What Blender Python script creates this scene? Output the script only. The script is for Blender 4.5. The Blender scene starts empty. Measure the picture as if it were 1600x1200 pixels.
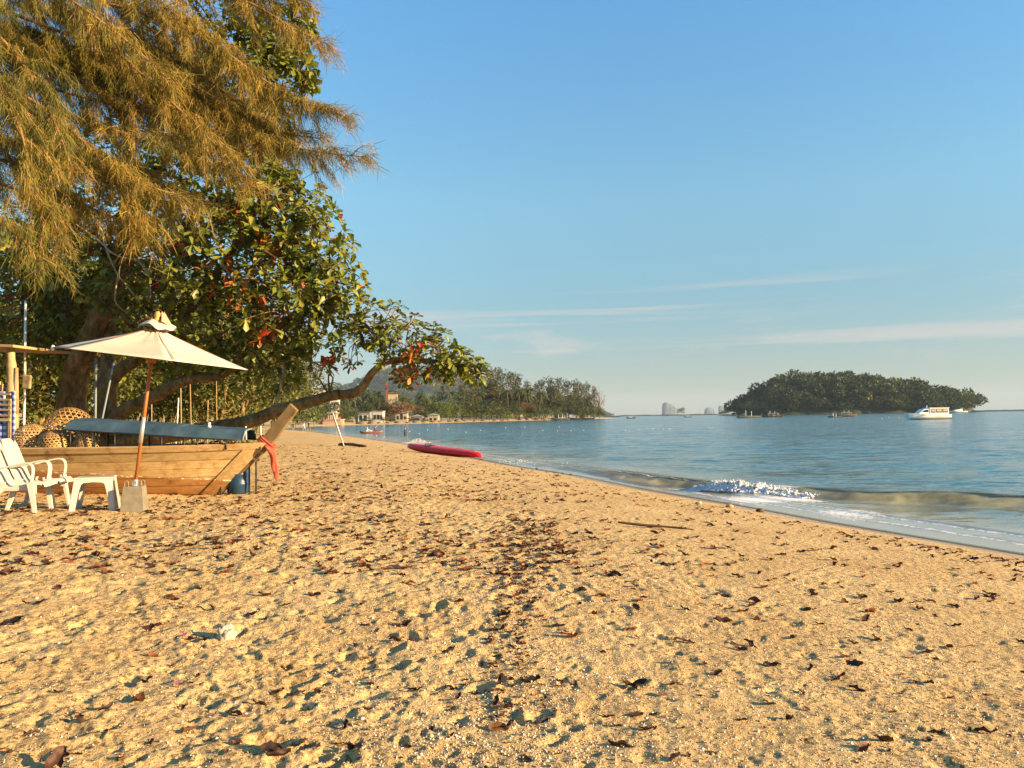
import bpy, bmesh, math, random
import numpy as np
from mathutils import Vector, Matrix

R = math.radians
random.seed(11)
rng = np.random.default_rng(11)
scene = bpy.context.scene
COL = scene.collection

# ------------------------------------------------------------------ camera
FPX, CAMZ = 1250.0, 1.9          # focal length in pixels of the 1600 px wide picture, eye height over the sea
PITCH, ROLL = R(2.36), R(-0.85)
CM = Matrix.Rotation(R(90) + PITCH, 3, 'X') @ Matrix.Rotation(ROLL, 3, 'Z')
cam_d = bpy.data.cameras.new('camera')
cam_d.sensor_width = 36.0
cam_d.lens = 36.0 * FPX / 1600.0
cam_d.clip_start = 0.05
cam_d.clip_end = 60000.0
cam = bpy.data.objects.new('camera', cam_d)
cam.matrix_world = Matrix.Translation((0, 0, CAMZ)) @ CM.to_4x4()
COL.objects.link(cam)
scene.camera = cam

# ------------------------------------------------------------------ sky, sun, exposure
SUN_EL, SUN_AZ = R(14.5), R(107.0)     # azimuth clockwise from +Y: to the right and a little behind the camera
sun_dir = Vector((math.sin(SUN_AZ) * math.cos(SUN_EL), math.cos(SUN_AZ) * math.cos(SUN_EL), math.sin(SUN_EL)))
sl = bpy.data.lights.new('sun', 'SUN')
sl.energy = 5.0
sl.angle = R(0.55)
sl.color = (1.0, 0.71, 0.37)
so = bpy.data.objects.new('sun', sl)
so.rotation_euler = sun_dir.to_track_quat('Z', 'Y').to_euler()
so.location = (60, -40, 60)
COL.objects.link(so)

world = bpy.data.worlds.new('World')
scene.world = world
world.use_nodes = True
wn = world.node_tree
wn.nodes.clear()
w_out = wn.nodes.new('ShaderNodeOutputWorld')
w_bg = wn.nodes.new('ShaderNodeBackground')
w_sky = wn.nodes.new('ShaderNodeTexSky')
w_sky.sky_type = 'NISHITA'
w_sky.sun_disc = False
w_sky.sun_elevation = SUN_EL
w_sky.sun_rotation = SUN_AZ - R(0)
w_sky.altitude = 0.0
w_sky.air_density = 1.0
w_sky.dust_density = 0.1
w_sky.ozone_density = 4.5
w_bg.inputs['Strength'].default_value = 0.090
# thin low clouds, all round the horizon
w_tc = wn.nodes.new('ShaderNodeTexCoord')
w_map = wn.nodes.new('ShaderNodeMapping')
w_map.inputs['Scale'].default_value = (1.9, 1.9, 74.0)
w_map.inputs['Location'].default_value = (0.6, 0.2, 0.0)
wn.links.new(w_tc.outputs['Generated'], w_map.inputs['Vector'])
w_no = wn.nodes.new('ShaderNodeTexNoise')
w_no.inputs['Scale'].default_value = 1.0
w_no.inputs['Detail'].default_value = 7.0
w_no.inputs['Roughness'].default_value = 0.55
wn.links.new(w_map.outputs['Vector'], w_no.inputs['Vector'])
w_r1 = wn.nodes.new('ShaderNodeMapRange')
w_r1.interpolation_type = 'SMOOTHSTEP'
w_r1.inputs['From Min'].default_value = 0.49
w_r1.inputs['From Max'].default_value = 0.68
wn.links.new(w_no.outputs['Fac'], w_r1.inputs['Value'])
w_sep = wn.nodes.new('ShaderNodeSeparateXYZ')
wn.links.new(w_tc.outputs['Generated'], w_sep.inputs['Vector'])
w_r2 = wn.nodes.new('ShaderNodeMapRange')
w_r2.interpolation_type = 'SMOOTHSTEP'
w_r2.inputs['From Min'].default_value = 0.045
w_r2.inputs['From Max'].default_value = 0.085
w_r3 = wn.nodes.new('ShaderNodeMapRange')
w_r3.interpolation_type = 'SMOOTHSTEP'
w_r3.inputs['From Min'].default_value = 0.19
w_r3.inputs['From Max'].default_value = 0.115
for r_ in (w_r2, w_r3):
    wn.links.new(w_sep.outputs['Z'], r_.inputs['Value'])
w_m1 = wn.nodes.new('ShaderNodeMath'); w_m1.operation = 'MULTIPLY'
w_m2 = wn.nodes.new('ShaderNodeMath'); w_m2.operation = 'MULTIPLY'
w_m3 = wn.nodes.new('ShaderNodeMath'); w_m3.operation = 'MULTIPLY'
w_m3.inputs[1].default_value = 0.55
wn.links.new(w_r2.outputs['Result'], w_m1.inputs[0]); wn.links.new(w_r3.outputs['Result'], w_m1.inputs[1])
wn.links.new(w_m1.outputs[0], w_m2.inputs[0]); wn.links.new(w_r1.outputs['Result'], w_m2.inputs[1])
wn.links.new(w_m2.outputs[0], w_m3.inputs[0])
# a few small puffs lower down
w_map2 = wn.nodes.new('ShaderNodeMapping'); w_map2.inputs['Scale'].default_value = (9.0, 9.0, 44.0); w_map2.inputs['Location'].default_value = (3.1, 1.7, 0.4)
wn.links.new(w_tc.outputs['Generated'], w_map2.inputs['Vector'])
w_no2 = wn.nodes.new('ShaderNodeTexNoise'); w_no2.inputs['Scale'].default_value = 1.0; w_no2.inputs['Detail'].default_value = 6.0; w_no2.inputs['Roughness'].default_value = 0.6
wn.links.new(w_map2.outputs['Vector'], w_no2.inputs['Vector'])
w_p1 = wn.nodes.new('ShaderNodeMapRange'); w_p1.interpolation_type = 'SMOOTHSTEP'; w_p1.inputs['From Min'].default_value = 0.54; w_p1.inputs['From Max'].default_value = 0.70; wn.links.new(w_no2.outputs['Fac'], w_p1.inputs['Value'])
w_p2 = wn.nodes.new('ShaderNodeMapRange'); w_p2.interpolation_type = 'SMOOTHSTEP'; w_p2.inputs['From Min'].default_value = 0.135; w_p2.inputs['From Max'].default_value = 0.10; wn.links.new(w_sep.outputs['Z'], w_p2.inputs['Value'])
w_p3 = wn.nodes.new('ShaderNodeMath'); w_p3.operation = 'MULTIPLY'; wn.links.new(w_p1.outputs[0], w_p3.inputs[0]); wn.links.new(w_p2.outputs[0], w_p3.inputs[1])
w_p4 = wn.nodes.new('ShaderNodeMath'); w_p4.operation = 'MULTIPLY'; wn.links.new(w_p3.outputs[0], w_p4.inputs[0]); wn.links.new(w_r2.outputs[0], w_p4.inputs[1])
w_p5 = wn.nodes.new('ShaderNodeMath'); w_p5.operation = 'MULTIPLY_ADD'; w_p5.inputs[1].default_value = 0.4; wn.links.new(w_p4.outputs[0], w_p5.inputs[0]); wn.links.new(w_m3.outputs[0], w_p5.inputs[2])
w_mix = wn.nodes.new('ShaderNodeMix'); w_mix.data_type = 'RGBA'
w_mix.inputs[7].default_value = (2.5, 2.25, 2.1, 1)
wn.links.new(w_p5.outputs[0], w_mix.inputs[0])
w_r4 = wn.nodes.new('ShaderNodeValToRGB')      # sea haze dims and greys the sky evenly all round the horizon
for i_, (ps, c_) in enumerate(((0.0, (0.38, 0.35, 0.36)), (0.14, (0.64, 0.63, 0.51)), (0.26, (0.92, 0.95, 0.73)), (0.46, (0.88, 1.14, 1.03)), (0.07, (0.55, 0.48, 0.42)))):
    e_ = w_r4.color_ramp.elements[i_] if i_ < 2 else w_r4.color_ramp.elements.new(ps)
    e_.position = ps; e_.color = c_ + (1,)
wn.links.new(w_sep.outputs['Z'], w_r4.inputs[0])
w_mul = wn.nodes.new('ShaderNodeMix'); w_mul.data_type = 'RGBA'; w_mul.blend_type = 'MULTIPLY'; w_mul.inputs[0].default_value = 1.0
wn.links.new(w_sky.outputs['Color'], w_mul.inputs[6]); wn.links.new(w_r4.outputs[0], w_mul.inputs[7])
wn.links.new(w_mul.outputs[2], w_mix.inputs[6])
wn.links.new(w_mix.outputs[2], w_bg.inputs['Color'])
wn.links.new(w_bg.outputs['Background'], w_out.inputs['Surface'])

vs = scene.view_settings
vs.view_transform = 'Standard'
vs.look = 'None'
vs.exposure = 1.72
vs.gamma = 1.0
vs.use_curve_mapping = False
scene.cycles.volume_bounces = 0
scene.cycles.transparent_max_bounces = 12
scene.cycles.max_bounces = 6
scene.cycles.caustics_reflective = False
scene.cycles.caustics_refractive = False

# ------------------------------------------------------------------ picture geometry helpers
def ray(px, py):
    v = CM @ Vector(((px - 800.0) / FPX, (600.0 - py) / FPX, -1.0))
    return v / v.y
def at(px, py, d):                       # the point d metres ahead that a pixel looks at
    return Vector((0, 0, CAMZ)) + ray(px, py) * d
def on_sea(px, py, z=0.0):
    r = ray(px, py)
    return at(px, py, (z - CAMZ) / r.z)

# ------------------------------------------------------------------ numpy noise
def _h(ix, iy, seed):
    n = (ix.astype(np.int64) * 374761393 + iy.astype(np.int64) * 668265263 + seed * 974634533) & 0xFFFFFFFF
    n = ((n ^ (n >> 13)) * 1274126177) & 0xFFFFFFFF
    return ((n ^ (n >> 16)) & 0xFFFF) / 65535.0
def vnoise(x, y, seed=0):
    ix = np.floor(x); iy = np.floor(y)
    fx = x - ix; fy = y - iy
    fx = fx * fx * fx * (fx * (fx * 6 - 15) + 10); fy = fy * fy * fy * (fy * (fy * 6 - 15) + 10)
    a = _h(ix, iy, seed); b = _h(ix + 1, iy, seed); c = _h(ix, iy + 1, seed); d = _h(ix + 1, iy + 1, seed)
    return (a * (1 - fx) + b * fx) * (1 - fy) + (c * (1 - fx) + d * fx) * fy - 0.5
def sstep(a, b, x):
    t = np.clip((x - a) / (b - a), 0, 1)
    return t * t * (3 - 2 * t)

# ------------------------------------------------------------------ object helpers
def mesh_np(name, V, F):
    V = np.asarray(V, dtype=np.float32); F = np.asarray(F, dtype=np.int32)
    m = bpy.data.meshes.new(name)
    k = F.shape[1]
    m.vertices.add(len(V)); m.vertices.foreach_set('co', V.ravel())
    m.loops.add(F.size); m.loops.foreach_set('vertex_index', F.ravel())
    m.polygons.add(len(F))
    m.polygons.foreach_set('loop_start', np.arange(0, F.size, k, dtype=np.int32))
    m.update(calc_edges=True)
    return m
def attr(m, name, vals):
    a = m.attributes.new(name, 'FLOAT', 'POINT')
    a.data.foreach_set('value', np.asarray(vals, dtype=np.float32))
def smooth(m):
    m.polygons.foreach_set('use_smooth', np.ones(len(m.polygons), dtype=bool))

def tag(o, label=None, cat=None, group=None, kind=None):
    if label: o['label'] = label
    if cat: o['category'] = cat
    if group: o['group'] = group
    if kind: o['kind'] = kind
    return o
def thing(name, loc=(0, 0, 0), rz=0.0, label=None, cat=None, group=None):
    o = bpy.data.objects.new(name, None)
    o.empty_display_size = 0.2
    o.location = loc; o.rotation_euler = (0, 0, rz)
    COL.objects.link(o)
    return tag(o, label, cat, group)
def link(name, me, mat=None, parent=None, loc=None, rot=None, scale=None, world_of=None):
    """one object; world_of: the mesh is in world coordinates, its parent stands at that location"""
    o = bpy.data.objects.new(name, me)
    if mat is not None and not me.materials: me.materials.append(mat)
    if loc is not None: o.location = loc
    if rot is not None: o.rotation_euler = rot
    if scale is not None: o.scale = scale if hasattr(scale, '__len__') else (scale,) * 3
    COL.objects.link(o)
    if parent is not None:
        o.parent = parent
        if world_of is not None:
            o.matrix_parent_inverse = Matrix.Translation(-Vector(world_of))
    return o
def kids(o): return [c for c in ALLCHILD.get(o.name, [])]
ALLCHILD = {}
def copy_tree(o, loc=None, rz=None, scale=None, label=None, parent=None):
    c = o.copy(); COL.objects.link(c); c.parent = parent
    if loc is not None: c.location = loc
    if rz is not None: c.rotation_euler = (0, 0, rz)
    if scale is not None: c.scale = scale if hasattr(scale, '__len__') else (scale,) * 3
    if label: c['label'] = label
    for ch in o.children: copy_tree(ch, parent=c)
    return c

class MB:
    """collects shapes into one mesh"""
    def __init__(s): s.v = []; s.f = []
    def add(s, vs, fs):
        n = len(s.v); s.v += [tuple(p) for p in vs]; s.f += [tuple(i + n for i in f) for f in fs]; return s
    def box(s, c, d, rot=None, taper=1.0):
        c = Vector(c); h = Vector(d) / 2; vs = []
        for z in (-1, 1):
            k = taper if z > 0 else 1.0
            for x, y in ((-1, -1), (1, -1), (1, 1), (-1, 1)):
                p = Vector((x * h.x * k, y * h.y * k, z * h.z))
                if rot is not None: p = rot @ p
                vs.append(p + c)
        return s.add(vs, [(3, 2, 1, 0), (4, 5, 6, 7), (0, 1, 5, 4), (1, 2, 6, 5), (2, 3, 7, 6), (3, 0, 4, 7)])
    def loft(s, rings, closed=True, cap=True):
        n = len(rings[0]); vs = [p for r in rings for p in r]; fs = []
        for i in range(len(rings) - 1):
            for j in range(n if closed else n - 1):
                k = (j + 1) % n
                fs.append((i * n + j, i * n + k, (i + 1) * n + k, (i + 1) * n + j))
        if cap and closed:
            fs.append(tuple(range(n - 1, -1, -1)))
            b = (len(rings) - 1) * n
            fs.append(tuple(b + j for j in range(n)))
        return s.add(vs, fs)
    def tube(s, pts, rad, n=8, cap=True, wob=0.0):
        pts = [Vector(p) for p in pts]
        if not hasattr(rad, '__len__'): rad = [rad] * len(pts)
        rings = []; up = None
        for i, p in enumerate(pts):
            t = (pts[min(i + 1, len(pts) - 1)] - pts[max(i - 1, 0)])
            if t.length < 1e-9: t = Vector((0, 0, 1))
            t.normalize()
            if up is None:
                up = Vector((0, 0, 1)) if abs(t.z) < 0.9 else Vector((1, 0, 0))
            a = up - t * up.dot(t)
            if a.length < 1e-6: a = t.orthogonal()
            a.normalize(); up = a; b = t.cross(a)
            ring = []
            for j in range(n):
                w = 2 * math.pi * j / n
                rr = rad[i] * (1 + (random.uniform(-wob, wob) if wob else 0))
                ring.append(p + a * math.cos(w) * rr + b * math.sin(w) * rr)
            rings.append(ring)
        return s.loft(rings, True, cap)
    def lathe(s, prof, n=16, c=(0, 0, 0), cap=True):
        c = Vector(c)
        return s.loft([[c + Vector((r * math.cos(2 * math.pi * j / n), r * math.sin(2 * math.pi * j / n), z)) for j in range(n)] for r, z in prof], True, cap)
    def prism(s, poly, axis, a, b):
        """polygon in the plane across 'axis', extruded from a to b"""
        def mk(u, v, w):
            return {'x': (w, u, v), 'y': (u, w, v), 'z': (u, v, w)}[axis]
        n = len(poly)
        return s.add([mk(u, v, a) for u, v in poly] + [mk(u, v, b) for u, v in poly],
                     [tuple(range(n)), tuple(range(2 * n - 1, n - 1, -1))] + [(j, n + j, n + (j + 1) % n, (j + 1) % n) for j in range(n)])
    def grid_slab(s, fn, nu, nv, th):
        """thin shell: fn(u,v)->(point, normal); th thickness inward"""
        o = []; i_ = []
        for a in range(nu + 1):
            for b in range(nv + 1):
                p, nn = fn(a / nu, b / nv); o.append(p); i_.append(p - nn * th)
        N = len(o); W = nv + 1; fs = []
        for a in range(nu):
            for b in range(nv):
                q = (a * W + b, (a + 1) * W + b, (a + 1) * W + b + 1, a * W + b + 1)
                fs.append(q); fs.append(tuple(N + k for k in reversed(q)))
        for a in range(nu):
            for b in (0, nv):
                p, q = a * W + b, (a + 1) * W + b
                fs.append((q, p, N + p, N + q) if b == 0 else (p, q, N + q, N + p))
        for b in range(nv):
            for a in (0, nu):
                p, q = a * W + b, a * W + b + 1
                fs.append((p, q, N + q, N + p) if a == 0 else (q, p, N + p, N + q))
        return s.add(o + i_, fs)
    def mesh(s, name, sm=False):
        m = bpy.data.meshes.new(name); m.from_pydata([tuple(v) for v in s.v], [], s.f); m.update()
        bm = bmesh.new(); bm.from_mesh(m); bmesh.ops.recalc_face_normals(bm, faces=bm.faces); bm.to_mesh(m); bm.free()
        if sm: smooth(m)
        return m
    def build(s, name, mat, parent=None, sm=False, bevel=0, subsurf=0, **k):
        o = link(name, s.mesh(name, sm), mat, parent, **k)
        if bevel:
            b = o.modifiers.new('bevel', 'BEVEL'); b.width = bevel; b.segments = 2; b.limit_method = 'ANGLE'; b.angle_limit = R(40)
        if subsurf:
            u = o.modifiers.new('sub', 'SUBSURF'); u.levels = u.render_levels = subsurf
        return o

def bez(pts, n=8):
    """smooth (Catmull-Rom) path through points"""
    P = [Vector(p) for p in pts]; out = []
    for i in range(len(P) - 1):
        p0 = P[max(i - 1, 0)]; p1 = P[i]; p2 = P[i + 1]; p3 = P[min(i + 2, len(P) - 1)]
        for k in range(n):
            t = k / n
            out.append(0.5 * ((2 * p1) + (p2 - p0) * t + (2 * p0 - 5 * p1 + 4 * p2 - p3) * t * t + (3 * p1 - p0 - 3 * p2 + p3) * t ** 3))
    out.append(P[-1]); return out

def basis_np(d, up):
    """rows of rotation matrices: x axis d, z axis near up"""
    d = d / np.linalg.norm(d, axis=1, keepdims=True)
    y = np.cross(up, d); ln = np.linalg.norm(y, axis=1, keepdims=True)
    y = np.where(ln < 1e-4, np.array([[0, 1.0, 0]]), y / np.maximum(ln, 1e-9))
    z = np.cross(d, y)
    return np.stack([d, y, z], axis=2)
def scatter_mesh(name, TV, TF, M, P, rnd=None):
    TV = np.asarray(TV, float); TF = np.asarray(TF); n = len(P); k = len(TV)
    V = np.einsum('nij,kj->nki', M, TV) + P[:, None, :]
    F = (TF[None, :, :] + (np.arange(n) * k)[:, None, None]).reshape(-1, TF.shape[1])
    m = mesh_np(name, V.reshape(-1, 3), F)
    attr(m, 'rnd', np.repeat(rng.random(n) if rnd is None else rnd, k))
    return m

# ------------------------------------------------------------------ materials
def nd(nt, typ, **kw):
    n = nt.nodes.new(typ)
    for k, v in kw.items():
        if k in n.inputs: n.inputs[k].default_value = v
        else: setattr(n, k, v)
    return n
def ramp(nt, stops):
    r = nt.nodes.new('ShaderNodeValToRGB'); e = r.color_ramp.elements
    while len(e) < len(stops): e.new(0.5)
    for i, (p, c) in enumerate(stops):
        e[i].position = p; e[i].color = tuple(c) + (1,)
    return r
def simple(name, c, rough=0.6, var=0.18, scale=12.0, bump=0.0, bscale=60.0, metallic=0.0, stretch=(1, 1, 1), spec=0.4, c2=None):
    m = bpy.data.materials.new(name); m.use_nodes = True; nt = m.node_tree; b = nt.nodes['Principled BSDF']
    tc = nd(nt, 'ShaderNodeTexCoord'); mp = nd(nt, 'ShaderNodeMapping', Scale=stretch)
    nt.links.new(tc.outputs['Object'], mp.inputs['Vector'])
    n1 = nd(nt, 'ShaderNodeTexNoise', Scale=scale, Detail=5.0, Roughness=0.6); nt.links.new(mp.outputs[0], n1.inputs['Vector'])
    lo = tuple(x * (1 - var) for x in c); hi = tuple(min(1, x * (1 + var)) for x in (c2 or c))
    rp = ramp(nt, [(0.3, lo), (0.7, hi)])
    nt.links.new(n1.outputs['Fac'], rp.inputs[0]); nt.links.new(rp.outputs[0], b.inputs['Base Color'])
    b.inputs['Roughness'].default_value = rough; b.inputs['Metallic'].default_value = metallic
    b.inputs['Specular IOR Level'].default_value = spec
    if bump:
        n2 = nd(nt, 'ShaderNodeTexNoise', Scale=bscale, Detail=4.0); nt.links.new(mp.outputs[0], n2.inputs['Vector'])
        bp = nd(nt, 'ShaderNodeBump', Strength=1.0, Distance=bump); nt.links.new(n2.outputs['Fac'], bp.inputs['Height'])
        nt.links.new(bp.outputs[0], b.inputs['Normal'])
    return m
def foliage(name, stops, trans=0.3, rough=0.5, by='attr', spec=0.35):
    m = bpy.data.materials.new(name); m.use_nodes = True; nt = m.node_tree; b = nt.nodes['Principled BSDF']
    rp = ramp(nt, stops)
    if by == 'attr':
        a = nd(nt, 'ShaderNodeAttribute', attribute_name='rnd'); nt.links.new(a.outputs['Fac'], rp.inputs[0])
    else:
        a = nd(nt, 'ShaderNodeObjectInfo'); nt.links.new(a.outputs['Random'], rp.inputs[0])
    nt.links.new(rp.outputs[0], b.inputs['Base Color']); b.inputs['Roughness'].default_value = rough
    b.inputs['Specular IOR Level'].default_value = spec
    tr = nd(nt, 'ShaderNodeBsdfTranslucent'); nt.links.new(rp.outputs[0], tr.inputs['Color'])
    mx = nd(nt, 'ShaderNodeMixShader', Fac=trans)
    nt.links.new(b.outputs[0], mx.inputs[1]); nt.links.new(tr.outputs[0], mx.inputs[2])
    nt.links.new(mx.outputs[0], nt.nodes['Material Output'].inputs['Surface'])
    return m

# ================================================================== THE SETTING: ground and sea
SHORE = [(40, -60), (20, -30), (13.2, -10), (10.2, 0), (8.3, 5)]
SHORE += [tuple(on_sea(x, y).xy) for x, y in ((1600, 868), (1450, 843), (1300, 818), (1150, 790), (1000, 764), (900, 743.5), (800, 728), (700, 708), (640, 695), (560, 684), (490, 675.5), (452, 672))]
SHORE += [(-56, 178)]
SHORE += [tuple(at(x, 600, d).xy) for x, d in ((452, 200), (500, 232), (560, 255), (640, 282), (740, 335), (800, 372), (880, 425), (930, 480), (962, 520), (955, 560))]
SHORE += [(20, 640), (-120, 800), (-500, 1100), (-1500, 1100), (-1500, -60)]
SH = np.array(SHORE, float)

def sdist(X, Y):
    """signed distance to the waterline, positive on land"""
    X = np.asarray(X, float); Y = np.asarray(Y, float)
    best = np.full(X.shape, 1e18); inside = np.zeros(X.shape, bool)
    n = len(SH)
    for i in range(n):
        ax, ay = SH[i]; bx, by = SH[(i + 1) % n]
        dx, dy = bx - ax, by - ay
        t = np.clip(((X - ax) * dx + (Y - ay) * dy) / (dx * dx + dy * dy), 0, 1)
        d = (X - ax - t * dx) ** 2 + (Y - ay - t * dy) ** 2
        best = np.minimum(best, d)
        if ay != by:
            c = ((ay > Y) != (by > Y)) & (X < dx * (Y - ay) / (by - ay) + ax)
            inside ^= c
    return np.where(inside, 1, -1) * np.sqrt(best)
def base_h(X, Y, s=None):
    if s is None: s = sdist(X, Y)
    sp = np.maximum(s, 0)
    up = 0.95 * (1 - np.exp(-sp / 7.0)) + np.clip(sp - 24, 0, 60) * 0.05 + np.clip(sp - 40, 0, 200) * 0.04
    dn = np.maximum(s * 0.10, -3.0)
    return np.where(s > 0, up, dn)
def G_many(px, py):
    """where pixels meet the ground (vectorised fixed point)"""
    px = np.atleast_1d(np.asarray(px, float)); py = np.atleast_1d(np.asarray(py, float))
    A = np.array(CM)
    v = np.stack([(px - 800) / FPX, (600 - py) / FPX, -np.ones_like(px)], 1) @ A.T
    v = v / v[:, 1:2]; z = np.full(px.shape, 0.6)
    for _ in range(25):
        d = (z - CAMZ) / np.minimum(v[:, 2], -1e-4)
        z = 0.5 * z + 0.5 * np.maximum(base_h(v[:, 0] * d, d), -0.3)
    return np.stack([v[:, 0] * d, d, z], 1)
def G(px, py): return Vector(G_many([px], [py])[0])
def gz(x, y): return float(base_h(np.array([x]), np.array([y]))[0])

# ---- sand: one sheet, finer where it is near, with trodden hollows as real relief
TH = np.concatenate([np.linspace(R(-75), R(-40), 36)[:-1], np.linspace(R(-40), R(38), 680), np.linspace(R(38), R(70), 30)[1:]])
RR = np.concatenate([np.linspace(0.7, 1.6, 16)[:-1], np.exp(np.linspace(math.log(1.6), math.log(45), 760))[:-1], np.exp(np.linspace(math.log(45), math.log(1500), 120))])
nT, nR = len(TH), len(RR)
GX = RR[:, None] * np.sin(TH)[None, :]; GY = RR[:, None] * np.cos(TH)[None, :]
GS = sdist(GX, GY)
GZ = base_h(GX, GY, GS)
dry = sstep(0.5, 2.6, GS)
loose = (0.30 + 0.70 / (1 + np.exp((GX - 0.15 + 0.05 * GY * 0) / 0.7))) * dry
nearf = 1 - sstep(60, 160, RR)[:, None]
rel = np.zeros_like(GX)
for sc, am, sd in ((0.55, 0.055, 1), (1.6, 0.018, 2), (3.6, 0.016, 3), (7.5, 0.018, 4), (16.0, 0.0150, 5), (34.0, 0.0085, 6), (70.0, 0.0038, 7)):
    k = 1.0 if sc > 3 else 0.8
    c_, s_ = math.cos(sd * 1.3), math.sin(sd * 1.3)
    rel += am * k * vnoise((GX * c_ - GY * s_) * sc + 31 * sd, (GX * s_ + GY * c_) * sc + 17 * sd, sd)
ridge = np.abs(vnoise(GX * 2.8 + 5, GY * 2.8 + 9, 21)) + 0.6 * np.abs(vnoise(GX * 6.1 + 5, GY * 6.1 + 9, 22))
rel += -0.016 * np.exp(-ridge * 8)
wet = sstep(0.0, 1.0, GS) * 0.15
GZ = GZ + rel * (loose + wet * (1 - dry)) * nearf
# footprints and hollows
def stamp(cx, cy, a, b, dep, rim, w):
    r_ = math.hypot(cx, cy); t_ = math.atan2(cx, cy); ext = a * 2.1
    i0, i1 = np.searchsorted(RR, [r_ - ext, r_ + ext]); j0, j1 = np.searchsorted(TH, [t_ - ext / r_, t_ + ext / r_])
    if i1 <= i0 or j1 <= j0: return
    x = GX[i0:i1, j0:j1] - cx; y = GY[i0:i1, j0:j1] - cy
    u = (x * math.cos(w) + y * math.sin(w)) / a; v = (-x * math.sin(w) + y * math.cos(w)) / b
    q = np.sqrt(u * u + v * v)
    GZ[i0:i1, j0:j1] += (-dep * np.exp(-(q / 0.85) ** 3.0) + rim * np.exp(-((q - 1.3) / 0.28) ** 2) * (0.6 + 0.4 * u)) * dry[i0:i1, j0:j1]
nd_ = 21000
dr = np.sqrt(rng.uniform(1.7 ** 2, 26 ** 2, nd_)) * rng.uniform(0.30, 1.0, nd_) ** 0.6
dr = np.maximum(dr, 1.8)
dt = rng.uniform(R(-40), R(36), nd_)
for r_, t_ in zip(dr, dt):
    cx, cy = r_ * math.sin(t_), r_ * math.cos(t_)
    if cx > 0.3 and random.random() < 0.66: continue
    a = random.uniform(0.06, 0.10) if random.random() < 0.05 else random.uniform(0.016, 0.050)
    k = 0.6 if cx > 0.3 else 1.0
    dep = k * a * random.uniform(0.16, 0.34)
    stamp(cx, cy, a, a * random.uniform(0.42, 0.85), dep, dep * random.uniform(0.3, 0.6) * (0.8 if cx > 0.3 else 1), random.uniform(0, math.pi))
# trails of bare feet: heel and ball of each step
for k in range(34):
    x, y = random.uniform(-5.5, 2.2), random.uniform(2.0, 11.0); hd = random.uniform(-0.6, 0.6) + (math.pi / 2 if random.random() < 0.75 else 0.3)
    for st_ in range(random.randint(5, 14)):
        hd += random.gauss(0, 0.06); x += 0.36 * math.cos(hd); y += 0.36 * math.sin(hd); sd = 1 if st_ % 2 else -1
        fx, fy = x - sd * 0.09 * math.sin(hd), y + sd * 0.09 * math.cos(hd)
        if y < 1.9 or y > 16: continue
        k_ = 0.55 if fx > 0.4 else 1.0
        d_ = k_ * random.uniform(0.010, 0.020)
        stamp(fx - 0.065 * math.cos(hd), fy - 0.065 * math.sin(hd), 0.050, 0.040, d_, d_ * 0.5, hd)
        stamp(fx + 0.055 * math.cos(hd), fy + 0.055 * math.sin(hd), 0.075, 0.048, d_ * 0.9, d_ * 0.45, hd)
def Zs(x, y):
    r_ = math.hypot(x, y); t_ = math.atan2(x, y)
    i = min(max(np.searchsorted(RR, r_), 1), nR - 1); j = min(max(np.searchsorted(TH, t_), 1), nT - 1)
    return float(GZ[i - 1:i + 1, j - 1:j + 1].mean())

idx = np.arange(nR * nT).reshape(nR, nT)
gF = np.stack([idx[:-1, :-1], idx[:-1, 1:], idx[1:, 1:], idx[1:, :-1]], 2).reshape(-1, 4)[:, ::-1]
gm = mesh_np('beach_ground', np.stack([GX, GY, GZ], 2).reshape(-1, 3), gF); smooth(gm)
attr(gm, 'land', GS.ravel())

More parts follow.
